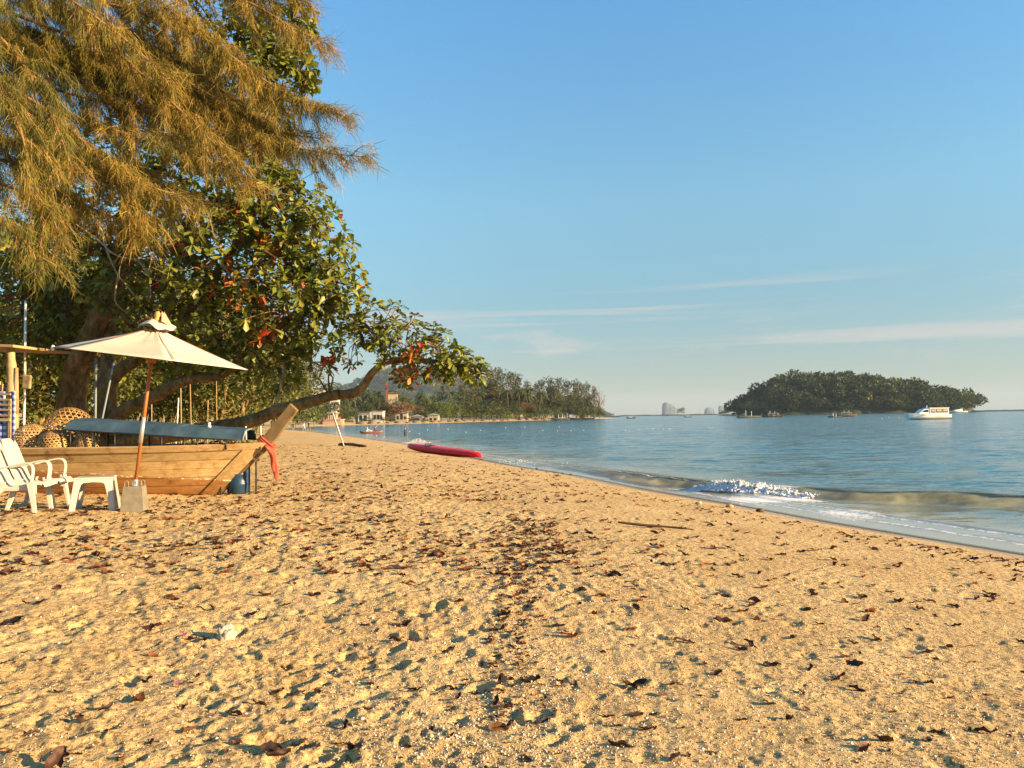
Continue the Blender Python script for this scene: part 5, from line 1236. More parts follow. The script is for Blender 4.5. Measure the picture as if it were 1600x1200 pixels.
def unit_tree(lobes, dens, size, seed, mat, tr=0.02, stems=1, nbr=4):       # 1 m tall prototypes, scaled in place
    return tree_proto(1.0, 1.0, lobes, dens, size, seed, mat, tr, stems, nbr)
def dome(seed, n=16, w=1.1, base=0.15):
    r_ = np.random.default_rng(seed); out = []
    for i in range(n):
        a = r_.uniform(0, 6.28); k = math.sqrt(r_.random()); z = base + (0.95 - base) * r_.uniform(0.25, 1.0) * math.sqrt(max(0.05, 1 - 0.8 * k * k))
        out.append((0.5 * w * k * 0.8 * math.cos(a), 0.5 * w * k * 0.8 * math.sin(a), z * 0.88, r_.uniform(0.11, 0.18) * w, r_.uniform(0.09, 0.13)))
    return out
def feathery(seed, n=26, w=0.42):
    r_ = np.random.default_rng(seed); out = []
    for i in range(n):
        z = 0.25 + 0.72 * (i + r_.random()) / n; k = w * 0.5 * (1.15 - 0.75 * (z - 0.25) / 0.75) * r_.uniform(0.2, 1); a = r_.uniform(0, 6.28)
        out.append((k * math.cos(a), k * math.sin(a), z, r_.uniform(0.05, 0.10), r_.uniform(0.045, 0.085)))
    return out
BROAD = [unit_tree(dome(s), 5200, 0.055, s, M['far_leaf'], 0.022) for s in (101, 102, 103)]
BRIGHT = [unit_tree(dome(s, 14, 1.15, 0.1), 5200, 0.055, s, M['bright_leaf'], 0.022) for s in (111, 112)]
CASU = [unit_tree(feathery(s), 9000, 0.045, s, M['casu_far'], 0.014, 1, 8) for s in (121, 122, 123)]
RUST = [unit_tree(dome(131, 14, 1.5, 0.35), 4200, 0.055, 131, M['rust_leaf'], 0.02)]
BARE = [unit_tree(dome(141, 18, 0.9, 0.2), 1500, 0.05, 141, M['bare_red'], 0.02, 2, 14)]
def palm_proto(seed):
    r_ = random.Random(seed); mb = MB(); mb.tube(bez([(0, 0, -0.02), (0.03, 0, 0.35), (0.07, 0.02, 0.84)], 5), [0.014 - 0.0004 * i for i in range(11)], 6); tr = mb.mesh('trunk', True); tr.materials.append(M['bark'])
    mb = MB()
    for k in range(15):
        a = 6.283 * k / 15 + r_.uniform(-0.2, 0.2); el = r_.uniform(-0.5, 1.0); L_ = r_.uniform(0.22, 0.30); p0 = Vector((0.07, 0.02, 0.84))
        pts = []
        for t in np.linspace(0, 1, 7): pts.append(p0 + Vector((math.cos(a) * L_ * t * math.cos(el * 0.6), math.sin(a) * L_ * t * math.cos(el * 0.6), L_ * (math.sin(el) * t - 0.75 * t * t))))
        for i in range(6):
            d = (pts[i + 1] - pts[i]); s_ = d.cross(Vector((0, 0, 1)))
            if s_.length < 1e-6: continue
            s_.normalize(); w_ = 0.055 * math.sin(math.pi * (i + 0.7) / 7)
            for sg in (-1, 1):
                q = pts[i]; mb.add([q, q + d, q + d * 1.3 + s_ * sg * w_ + Vector((0, 0, -w_ * 0.7))], [(0, 1, 2)]); mb.add([q, q + d * 0.5, q + d * 0.7 + s_ * sg * w_ + Vector((0, 0, -w_ * 0.7))], [(0, 1, 2)])
    m = bpy.data.meshes.new('crown'); m.from_pydata([tuple(v) for v in mb.v], [], mb.f); m.update(); attr(m, 'rnd', rng.random(len(m.vertices))); m.materials.append(M['palm_leaf'])
    return m, tr
PALM = [palm_proto(151), palm_proto(152)]
KINDS = {'b': (BROAD, 'broadleaf_tree', 1.0), 'g': (BRIGHT, 'broadleaf_tree', 1.0), 'c': (CASU, 'casuarina', 1.0), 'r': (RUST, 'rust_tree', 1.0), 'x': (BARE, 'bare_tree', 1.0), 'p': (PALM, 'palm_tree', 1.0)}
cnt = 0
ORD = ['first', 'second', 'third', 'fourth', 'fifth', 'sixth', 'seventh', 'eighth', 'ninth', 'tenth', 'eleventh', 'twelfth', 'thirteenth', 'fourteenth', 'fifteenth', 'sixteenth', 'seventeenth', 'eighteenth', 'nineteenth', 'twentieth', 'twenty-first', 'twenty-second']
ROWS = {}
def far_tree(px, top, d, kind, label, wide=1.0, group='trees along the far shore', wpx=None):
    global cnt
    p = at(px, 640, d); p.z = max(gz(p.x, p.y), 0.1) - 0.1; h = at(px, top, d).z - p.z
    if wpx: wide = wpx * d / FPX / h
    pr, nm, _ = KINDS[kind]; cnt += 1
    t = plant(nm, pr[cnt % len(pr)], p, (h * wide, h * wide, h), random.uniform(0, 6.28), label, 'tree', group)
    if '%s' in label: ROWS.setdefault(label, []).append((px, t))
    return t
FAR = []
# the bay's corner behind the boat prow
L1 = '%s dense green tree from the left on the bay corner left of the pink pavilion'
for px, top, d, k, wp in ((455, 600, 205, 'b', 60), (432, 588, 190, 'b', 70), (478, 618, 214, 'g', 42), (462, 632, 200, 'g', 34), (490, 634, 230, 'g', 30), (405, 600, 190, 'b', 60), (370, 590, 190, 'b', 70)):
    far_tree(px, top, d, k, L1, wpx=wp)
L2 = '%s dark tree from the left on the ridge skyline behind the white two-storey house'
for px, top, d, k, wp in ((480, 592, 345, 'b', 30), (498, 595, 350, 'b', 26), (512, 596, 345, 'b', 24), (530, 598, 350, 'b', 26), (545, 598, 345, 'b', 24), (560, 594, 350, 'b', 26), (575, 600, 350, 'b', 28), (592, 603, 350, 'b', 26), (470, 602, 335, 'b', 30), (660, 602, 380, 'b', 30), (685, 598, 390, 'b', 30), (615, 606, 370, 'b', 26)):
    far_tree(px, top, d, k, L2, wpx=wp)
L3 = '%s coconut palm from the left among the houses of the far shore'
for px, top, d in ((518, 590, 300), (508, 622, 262), (527, 624, 262), (545, 618, 285), (556, 606, 310), (536, 630, 268), (590, 604, 330), (668, 618, 330), (655, 612, 330), (702, 606, 360), (571, 612, 320), (612, 604, 350)):
    far_tree(px, top, d, 'p', L3, 1.0)
for px, top, d, k, wp in ((497, 620, 285, 'b', 30), (518, 618, 282, 'b', 28), (540, 622, 280, 'b', 30), (507, 632, 262, 'g', 26), (532, 634, 266, 'b', 26)):
    far_tree(px, top, d, k, '%s leafy tree from the left between pink pavilion and white houses', wpx=wp)
L4 = '%s dark spreading tree from the left over the low houses of the far shore'
for px, top, d, k, wp in ((568, 622, 296, 'b', 44), (590, 615, 300, 'b', 46), (545, 630, 285, 'b', 30), (610, 618, 305, 'b', 44), (580, 606, 325, 'b', 40)):
    far_tree(px, top, d, k, L4, wpx=wp)
for px, top, d, wp in ((572, 649, 282, 14), (600, 648, 286, 16), (611, 651, 290, 12), (641, 650, 297, 14), (580, 652, 280, 12), (664, 651, 303, 14)):
    far_tree(px, top, d, 'b', '%s low dark bush from the left in front of the far houses', wpx=wp)
far_tree(632, 600, 325, 'g', 'bright green round tree right of the red brick tower', wpx=30)
far_tree(628, 622, 304, 'r', 'rust brown spreading tree over the arched white house', wpx=46)
L5 = '%s mid green spreading tree from the left, right of the arched white house'
for px, top, d, k, wp in ((676, 612, 322, 'g', 52), (700, 616, 335, 'g', 44), (660, 628, 318, 'b', 36), (690, 634, 328, 'g', 40), (668, 606, 345, 'b', 40)):
    far_tree(px, top, d, k, L5, wpx=wp)
L6 = '%s low domed shore tree from the left of the far headland'
for px, top, d, k, wp in ((722, 606, 352, 'b', 54), (745, 618, 352, 'b', 48), (712, 630, 345, 'g', 36), (765, 620, 368, 'b', 50), (735, 636, 350, 'g', 34), (780, 626, 378, 'g', 38), (800, 624, 390, 'b', 36), (818, 630, 395, 'g', 30), (838, 622, 400, 'b', 34), (850, 632, 405, 'g', 28), (866, 630, 412, 'g', 26), (885, 614, 430, 'b', 32), (905, 618, 445, 'b', 28), (922, 626, 462, 'b', 22), (895, 628, 430, 'b', 24), (936, 632, 475, 'b', 18), (757, 640, 360, 'g', 26), (790, 640, 382, 'g', 26), (830, 640, 398, 'g', 24), (872, 640, 418, 'b', 22), (912, 638, 448, 'b', 18)):
    far_tree(px, top, d, k, L6, wpx=wp)
L7 = '%s tall dark casuarina from the left of the far headland'
for px, top, d, wp in ((768, 578, 400, 40), (782, 574, 405, 40), (797, 580, 410, 36), (810, 584, 415, 34), (752, 588, 395, 36), (737, 592, 390, 34), (824, 596, 420, 28), (838, 598, 425, 26), (848, 592, 430, 28), (862, 590, 435, 30), (876, 590, 440, 30), (888, 594, 445, 28), (898, 594, 450, 26), (908, 597, 455, 26), (918, 598, 462, 26), (721, 598, 385, 30), (775, 592, 395, 34), (868, 602, 430, 28), (928, 604, 468, 20)):
    far_tree(px, top, d, 'c', L7, wpx=wp * 1.85)
for px, top, d in ((728, 604, 392), (744, 602, 398), (760, 598, 402), (778, 600, 404), (792, 602, 408), (806, 604, 412), (820, 606, 418), (834, 608, 424), (852, 606, 432), (868, 608, 438), (884, 606, 446), (900, 608, 452), (914, 612, 460)):
    far_tree(px, top, d, 'b', '%s broad dark tree from the left in the headland wood', wpx=36)
for px, top, d in ((747, 606, 375), (812, 602, 400), (830, 600, 410), (796, 604, 392), (826, 610, 402), (842, 606, 412)):
    far_tree(px, top, d, 'p', '%s coconut palm from the left standing among the headland casuarinas', 1.0)
far_tree(936, 598, 478, 'x', 'bare reddish grey tree at the very tip of the headland', wpx=26)
far_tree(818, 622, 398, 'r', 'rust brown tree among the headland trees', wpx=22)

for lab_, row in ROWS.items():
    for k_, (_, t_) in enumerate(sorted(row, key=lambda r: r[0])): t_['label'] = lab_ % ORD[k_]

# low rock revetment and foreshore boulders of the far shore
M['rock'] = simple('shore_rock', (0.16, 0.125, 0.09), 0.95, 0.35, 0.6)
for i in range(26):
    px = 568 + i * 13.5 + random.uniform(-4, 4); p = at(px, 640, float(np.interp(px, [560, 640, 740, 800, 880, 930], [258, 285, 338, 375, 428, 482])) + 1.5); p.z = 0.35
    s_ = random.uniform(0.7, 1.3); tag(lump('shore_boulder', p, (s_ * 1.6, s_, s_ * 0.7), M['rock'], i * 3.1, 2, 0.5), 'dark boulder on the waterline of the far headland', 'boulder', 'boulders along the far waterline')

# ------------------------------------------------------------------ houses of the far shore
M['white_wall'] = simple('white_wall', (0.46, 0.44, 0.39), 0.8, 0.08, 0.5)
M['cream_wall'] = simple('cream_wall', (0.40, 0.33, 0.22), 0.8, 0.1, 0.5)
M['grey_wall'] = simple('grey_wall', (0.20, 0.21, 0.21), 0.8, 0.15, 0.5)
M['glass'] = simple('dark_window', (0.02, 0.025, 0.03), 0.15, 0.2)
M['brick_red'] = simple('red_brick', (0.12, 0.05, 0.035), 0.9, 0.2, 2.0)
M['pink_wall'] = simple('pink_wall', (0.40, 0.17, 0.12), 0.8, 0.15, 0.4)
M['roof_grey'] = simple('grey_roof', (0.26, 0.26, 0.26), 0.7, 0.15, 0.4)
M['roof_brown'] = simple('brown_roof', (0.15, 0.085, 0.05), 0.8, 0.2, 0.4)
def ground_under(px, d): p = at(px, 640, d); return Vector((p.x, p.y, gz(p.x, p.y)))
def house(name, label, px0, px1, top, bot, d, wall, roof, rz=0.0, depth=6.0, flat=False, windows=(), gable=False, cat='house'):
    c = ground_under((px0 + px1) / 2, d); w = (px1 - px0) * d / FPX; zt = at((px0 + px1) / 2, top, d).z - c.z; zb = at((px0 + px1) / 2, bot, d).z - c.z
    t = thing(name, c, rz, label, cat); z0 = min(-0.3, zb)
    mb = MB(); mb.box((0, depth / 2, (zt + z0) / 2), (w, depth, zt - z0)); mb.build('wall', wall, t)
    if flat:
        mb = MB(); mb.box((0, depth / 2, zt + 0.12), (w + 0.5, depth + 0.5, 0.24)); mb.build('roof', roof, t)
    else:
        mb = MB(); rh = max(0.8, w * 0.16); mb.prism([(-w / 2 - 0.5, zt + 0.01), (w / 2 + 0.5, zt + 0.01), (0, zt + rh)], 'y', -0.5, depth + 0.5); mb.build('roof', roof, t)
    for fx, z_, ww, hh, door in windows:
        mb = MB(); mb.box((fx * w, -0.03, z_), (ww, 0.06, hh)); f = mb.build('door' if door else 'window', M['glass'], t)
        mb = MB(); mb.box((fx * w, -0.05, z_ + hh / 2 + 0.07), (ww + 0.2, 0.10, 0.12)); mb.build('lintel', M['white_wall'], f)
    return t
house('white_house', 'white two-storey house with flat roof on the slope above the pink pavilion', 489, 514, 606, 624, 322, M['white_wall'], M['white_wall'], R(8), 7, True, ((-0.05, 11.6, 0.8, 1.3, 0), (0.2, 11.6, 0.8, 1.3, 0), (-0.3, 11.6, 0.8, 1.3, 0), (0.36, 11.6, 0.8, 1.3, 0)))
house('white_house', 'small white house with tall pale gateposts left of the long low branch', 517, 528, 610, 622, 318, M['white_wall'], M['roof_grey'], 0, 4, True, ((0.0, 10.0, 0.7, 1.4, 0),))
house('grey_house', 'low grey house with white pillars under the dark spreading tree', 553, 578, 644, 656, 286, M['grey_wall'], M['roof_brown'], 0, 5, True, ((-0.1, 1.6, 1.0, 1.6, 0), (0.22, 1.6, 1.0, 1.6, 0)))
house('white_house', 'low white house with three openings left of the arched house', 582, 598, 643, 656, 290, M['white_wall'], M['roof_grey'], 0, 5, True, ((-0.28, 1.7, 0.9, 1.7, 0), (0.05, 1.7, 0.9, 1.7, 1), (0.33, 1.7, 0.7, 1.5, 0)))
ah = house('arched_house', 'small cream white house with curved gable under the rust brown tree', 618, 636, 646, 658, 300, M['cream_wall'], M['roof_brown'], 0, 4, True, ((-0.3, 1.5, 0.7, 1.4, 0), (0.02, 1.9, 0.9, 2.2, 1), (0.32, 1.4, 0.7, 1.1, 0)))
zt_ = at(627, 646, 300).z - ah.location.z
mb = MB(); mb.prism([(1.1 * math.cos(a), zt_ + 0.26 + 1.2 * math.sin(a)) for a in np.linspace(0, math.pi, 11)], 'y', -0.02, 0.4); mb.build('gable', M['cream_wall'], ah)
for i, x in enumerate((-0.47, -0.2, 0.07, 0.36)):
    hs_ = [o for o in COL.objects if o.name.startswith('grey_house')][0]; w_ = 25 * 286 / FPX
    mb = MB(); mb.box((x * w_, -0.6, 1.2), (0.3, 0.3, 2.6)); mb.build('pillar', M['white_wall'], hs_)
house('beach_hut', 'grey roofed beach hut right of the arched house', 668, 685, 649, 658, 312, M['cream_wall'], M['roof_grey'], 0, 4, False, ((-0.2, 1.0, 0.9, 1.0, 0), (0.2, 1.0, 0.9, 1.0, 0)), cat='hut')
house('beach_hut', 'dark open beach hut between the arched house and grey roofed hut', 642, 660, 651, 658, 306, M['grey_wall'], M['roof_grey'], 0, 3, False, ((0.0, 0.9, 2.0, 0.9, 0),), cat='hut')
bt = ground_under(604, 318); tw_ = thing('brick_tower', bt, 0.3, 'slender red brick tower with pointed top among the palms', 'tower'); hz_ = at(604, 603, 318).z - bt.z
mb = MB(); mb.box((0, 0, hz_ / 2 - 0.5), (1.1, 1.1, hz_ + 1)); mb.build('shaft', M['brick_red'], tw_)
mb = MB(); mb.box((0, 0, hz_ + 0.12), (1.7, 1.7, 0.24)); mb.build('cornice', M['brick_red'], tw_)
mb = MB(); mb.box((0, 0, hz_ + 1.05), (1.2, 1.2, 1.6), taper=0.25); mb.build('spire', M['brick_red'], tw_)
mb = MB(); mb.box((0, -0.67, hz_ - 1.0), (0.4, 0.04, 0.9)); mb.build('slit_window', M['glass'], tw_)
house('brown_roof_house', 'brown roofed house beside the red brick tower', 604, 621, 615, 626, 322, M['cream_wall'], M['roof_brown'], 0.1, 5, False, ((-0.2, 5.0, 0.8, 1.0, 0), (0.2, 5.0, 0.8, 1.0, 0)))
# pink pavilion on the bay beach
pc = ground_under(519, 243); S_ = 243 / FPX
pav = thing('pink_pavilion', pc, 0, 'pink and white pillared pavilion on the far beach', 'pavilion')
mb = MB(); mb.box((0, 2, 0.8), (26 * S_, 5, 1.9)); mb.build('base_wall', M['pink_wall'], pav)
mb = MB(); mb.box((1 * S_, -0.65, 0.5), (30 * S_, 0.3, 1.2)); mb.build('front_step', M['cream_wall'], pav)
for x in (-6, -3, 0, 3, 6):
    mb = MB(); mb.box((x * S_, 0.0, 2.6), (0.22, 0.22, 1.9)); mb.build('pillar', M['white_wall'], pav)
mb = MB(); mb.box((0, 2.2, 2.7), (10 * S_, 3, 2.0)); mb.build('back_wall', M['pink_wall'], pav)
mb = MB(); mb.box((0, 1.4, 3.68), (15 * S_, 4.4, 0.22)); mb.build('roof', M['cream_wall'], pav)
mb = MB(); mb.box((0.3, 1.4, 4.05), (8 * S_, 2.4, 0.5), taper=0.8); mb.build('roof_top', M['roof_grey'], pav)
for x, w_, h_, m_ in ((-15, 5, 2.4, 'pink_wall'), (-20, 4, 1.3, 'cream_wall')):
    mb = MB(); mb.box((x * S_, 1.2, h_ / 2), (w_ * S_, 2.4, h_)); mb.build('side_block', M[m_], pav)
house('cream_kiosk', 'cream block kiosk right of the pink pavilion', 525.5, 535, 656, 662.5, 250, M['cream_wall'], M['cream_wall'], 0, 2.5, True, ((0.05, 0.9, 0.5, 0.6, 0),), cat='kiosk')

# ------------------------------------------------------------------ far hills, headlands, sandbars, sea stacks
def hill_mesh(name, prof, d, thick, rough, seed, nx=90, ny=14, cut=0.0):
    """a ridge: prof is (px, py) skyline; thick its depth in metres"""
    xs = [p[0] for p in prof]; V = []
    for i in range(nx + 1):
        px = xs[0] + (xs[-1] - xs[0]) * i / nx; top = at(px, float(np.interp(px, xs, [p[1] for p in prof])), d).z; top = top - min(cut, 0.45 * max(top, 0))
        for j in range(ny + 1):
            w = j / ny; y = d + (w - 0.5) * thick; k = max(0.0, math.sin(math.pi * w)) ** 0.6; x = at(px, 640, d).x; xc = at((xs[0] + xs[-1]) / 2, 640, d).x; x = xc * (y / d) ** (1 if thick < 0.3 * d else 0) + (x - xc) * (0.72 + 0.28 * math.sin(math.pi * w)) * (1.0 if thick > 0.3 * d else y / d)
            V.append((x, y, max(-1.0, top * k - 1.0 * (1 - k))))
    V = np.array(V); m_ = V[:, 2] > 0.5
    V[:, 2] += m_ * rough * (vnoise(V[:, 0] / (rough * 4), V[:, 1] / (rough * 4), seed) + 0.6 * vnoise(V[:, 0] / (rough * 1.6), V[:, 1] / (rough * 1.6), seed + 1))
    id_ = np.arange((nx + 1) * (ny + 1)).reshape(nx + 1, ny + 1); F = np.stack([id_[:-1, :-1], id_[1:, :-1], id_[1:, 1:], id_[:-1, 1:]], 2).reshape(-1, 4)
    return V, F, mesh_np(name, V, F)
M['forest_floor'] = simple('forest_hill', (0.030, 0.042, 0.016), 0.95, 0.45, 0.03)
M['karst'] = simple('karst_rock', (0.10, 0.115, 0.13), 0.95, 0.4, 0.02)
def forest(name, V, pick, tri_mesh, n, hmin, hmax, seed, mat, label=None, parent=None):
    """crowns standing close together on a far hill: one mass"""
    r_ = np.random.default_rng(seed); src = V[pick]
    c = src[r_.integers(0, len(src), n)] + r_.normal(size=(n, 3)) * np.array([hmax * 0.22, hmax * 0.3, 0])
    P, D, S, Rn = [], [], [], []
    for p in c:
        h = hmin + (hmax - hmin) * r_.random() ** 2.2; k = 130; v = r_.normal(size=(k, 3)); v /= np.linalg.norm(v, axis=1, keepdims=True); v[:, 2] = np.abs(v[:, 2]) * 1.0 - 0.25
        q = p + np.array([0, 0, h * 0.45]) + v * np.array([h * 0.5, h * 0.5, h * 0.55]) * (r_.uniform(0.6, 1, k) ** 0.5)[:, None]
        P.append(q); D.append(v + r_.normal(size=(k, 3)) * 0.6); S.append(np.full(k, h * 0.19 + 0.4) * r_.uniform(0.6, 1.2, k)); Rn.append(np.clip(r_.random() ** 1.3 * 0.75 + r_.random(k) * 0.3, 0, 1))
    P = np.concatenate(P); D = np.concatenate(D); S = np.concatenate(S); Rn = np.concatenate(Rn)
    Mx = basis_np(D, r_.normal(size=P.shape) * 0.5 + np.array([0, 0, 1.0])) * S[:, None, None]
    o = link(name, scatter_mesh(name, SMALL_V, SMALL_F, Mx, P, Rn), mat); return tag(o, label, 'forest', kind='stuff')
ISD = 900.0
isl_prof = [(1142, 645), (1152, 640), (1168, 630), (1182, 618), (1196, 607), (1215, 598), (1240, 590), (1262, 592), (1290, 594), (1320, 589), (1345, 592), (1370, 597), (1400, 601), (1420, 600), (1440, 609), (1460, 614), (1480, 614), (1500, 620), (1514, 630), (1526, 642)]
V, F, hm = hill_mesh('island', isl_prof, ISD, 150, 2.5, 81, 110, 18, cut=9.0); smooth(hm)
tag(link('island', hm, M['forest_floor']), kind='structure')
forest('island_forest', V, (V[:, 2] > 1.5) & (V[:, 1] < ISD + 40), None, 1250, 6, 19, 82, M['far_leaf'], 'dense dark green forest covering the island')
ft = np.stack([np.repeat(np.array([at(px, 640, ISD).x for px in np.linspace(1158, 1500, 60)]), 4), ISD - np.tile(np.array([52, 46, 40, 34.0]), 60), np.tile(np.array([0.2, 0.8, 1.5, 3.0]), 60)], 1)
fV = V.copy(); fV[:, 2] = np.clip(fV[:, 2] * 0.55 - 1.0, 0.1, 9); fV[:, 1] -= 4
forest('island_forest', fV, (V[:, 1] < ISD - 48) & (V[:, 1] > ISD - 74), None, 430, 6, 12, 86, M['far_leaf'], 'band of trees along the foot of the island')
# pale rocks and a scrap of beach along the island foot
sb = MB(); 
def strip_land(name, px0, px1, d, h, thick, mat, seed):
    n = 60; V_ = []
    for i in range(n + 1):
        px = px0 + (px1 - px0) * i / n; x = at(px, 640, d).x; e = min(1, 6 * min(i / n, 1 - i / n)); hh = h * e * (0.75 + 0.5 * (float(vnoise(np.array([i * 0.35]), np.array([seed * 1.0]), seed)[0]) + 0.5) * 0.6)
        V_ += [(x, d - thick * 0.5 * max(e, .1), -0.6), (x, d - thick * 0.3 * max(e, .1), hh * 0.7), (x, d, hh), (x, d + thick * 0.5, -0.6)]
    id_ = np.arange((n + 1) * 4).reshape(n + 1, 4); F_ = np.stack([id_[:-1, :-1], id_[1:, :-1], id_[1:, 1:], id_[:-1, 1:]], 2).reshape(-1, 4)
    return tag(link(name, mesh_np(name, V_, F_), mat), kind='structure')
M['pale_sand'] = simple('pale_far_sand', (0.42, 0.34, 0.23), 0.95, 0.15, 0.05)
M['dark_reef'] = simple('dark_reef', (0.045, 0.05, 0.05), 0.9, 0.3, 0.05)
strip_land('island_beach', 1215, 1262, ISD - 66, 1.5, 14, M['pale_sand'], 5)
strip_land('reef_spit', 1120, 1215, ISD - 62, 1.3, 14, M['dark_reef'], 6)
strip_land('reef_spit', 1500, 1640, ISD - 20, 1.8, 30, M['dark_reef'], 7)
strip_land('sandbar', 940, 1150, 1500, 2.4, 40, M['dark_reef'], 8)
for i in range(46):
    px = random.uniform(1330, 1400) if i < 26 else random.uniform(1400, 1515); p = at(px, 640, ISD - random.uniform(56, 66)); p.z = random.uniform(0.3, 1.6); s_ = random.uniform(1.0, 2.2)
    tag(lump('island_rock', p, (s_, s_, s_ * 0.8), M['rust_rock'] if False else M['rock'], i * 1.9, 1, 0.4), 'brown rock at the foot of the island forest', 'rock', 'rocks along the island foot')
# blue hill behind the village and the slope beyond the headland
V, F, hm = hill_mesh('hill', [(430, 640), (500, 622), (560, 604), (590, 592), (610, 586), (640, 584), (672, 586), (705, 592), (740, 604), (800, 625), (870, 640)], 3000, 780, 8, 83, 120, 14); smooth(hm)
tag(link('hill', hm, M['forest_floor']), kind='structure')
forest('hill_forest', V, (V[:, 2] > 30) & (V[:, 1] < 3040), None, 620, 20, 40, 84, M['far_leaf'], 'hazy blue green forest on the hill behind the village')
V, F, hm = hill_mesh('hill', [(900, 622), (925, 632), (940, 639), (950, 644), (960, 648)], 1500, 160, 2.0, 85, 40, 8); smooth(hm)
tag(link('hill', hm, M['forest_floor']), kind='structure')
for i, (prof, lab) in enumerate((([(1034, 648), (1034.6, 634), (1036, 631), (1039, 629), (1043, 629.3), (1046, 630.5), (1050, 631.5), (1054, 634.5), (1057, 637), (1058.6, 641), (1059, 648)], 'largest hazy blue limestone stack on the horizon'), ([(1100, 647), (1101, 641), (1104, 637), (1109, 636), (1113, 638), (1115, 641), (1116.5, 647)], 'low hazy limestone stack, middle of the three on the horizon'), ([(1122, 647), (1122.5, 636), (1126, 634), (1130, 634.5), (1133, 637), (1135, 640), (1136, 647)], 'hazy limestone stack on the horizon nearest the island'))):
    V, F, hm = hill_mesh('sea_stack', prof, 6000, 110, 9.0, 90 + i, 44, 12); tag(link('sea_stack', hm, M['karst']), lab, 'sea stack')
p = at(1064, 640, 1480); p.z = 1.5
plant('lone_tree', BRIGHT[0], p, (15, 15, at(1064, 633, 1480).z - 1.5), 1.0, 'lone tree on the sandbar right of the largest limestone stack', 'tree', None)
for px, top, wp, lab in ((1136, 639, 10, 'left one of the two low bushes on the reef before the island'), (1128, 641, 9, 'smaller low bush on the reef at its left end')):
    p = at(px, 640, ISD - 62); p.z = 0.8; h = at(px, top, ISD - 62).z - 0.8; plant('bush', BROAD[1], p, (wp * 0.65, wp * 0.65, h), 0.4, lab, 'bush', None)
for px, top, wp, lab in ((1195, 625, 20, 'bright yellow green tree, left of the pair at the island beach'), (1213, 627, 18, 'bright yellow green tree, right of the pair at the island beach'), (1172, 622, 26, 'olive tree at the left foot of the island')):
    p = at(px, 640, ISD - 64); p.z = 0.6; h = at(px, top, ISD - 64).z - 0.6; plant('shore_tree', BRIGHT[cnt % 2], p, (wp * 0.64, wp * 0.64, h), px, lab, 'tree', None); cnt += 1
p = at(958, 640, 900); p.z = 0.4; plant('small_tree', BARE[0], p, (5, 5, 5.5), 0.3, 'tiny wind-bent tree on the reef beyond the headland tip', 'tree', None)
strip_land('reef_spit', 940, 972, 900, 0.9, 10, M['dark_reef'], 9)

# ------------------------------------------------------------------ boats on the water
M['white_gel'] = simple('white_gelcoat', (0.80, 0.79, 0.74), 0.25, 0.03, 1.0, spec=0.5)
M['antifoul'] = simple('dark_bottom_paint', (0.05, 0.02, 0.02), 0.6)
M['far_hull'] = simple('dark_wood_hull', (0.070, 0.045, 0.03), 0.7, 0.25, 1.5)
M['far_hull2'] = simple('grey_green_hull', (0.16, 0.17, 0.14), 0.7, 0.25, 1.5)
M['cushion'] = simple('pinkish_interior', (0.50, 0.34, 0.27), 0.7, 0.1)
M['yellow_mark'] = simple('yellow_lettering', (0.55, 0.42, 0.12), 0.6, 0.1)
def loft_hull(L_, W_, H_, sheer, rake, n=16, keel=0.0):
    """hull along +x, bow at +x"""
    rings = []
    for i in range(n + 1):
        t = i / n; x = (t - 0.5) * L_; w = W_ / 2 * (0.9 + 0.1 * min(1, t * 4)) * (1 - max(0, (t - 0.5) / 0.5) ** 2.2) + 0.02; dz = sheer * max(0, (t - 0.35) / 0.65) ** 2; rk = rake * max(0, (t - 0.8) / 0.2)
        rings.append([Vector((x + rk, s_ * w, H_ + dz)) for s_ in (-1, 1)] + [Vector((x + rk * 0.5, w * 0.93, H_ * 0.4)), Vector((x, w * 0.5, -0.15 + keel * t)), Vector((x, -w * 0.5, -0.15 + keel * t)), Vector((x + rk * 0.5, -w * 0.93, H_ * 0.4))])
    return MB().loft(rings)
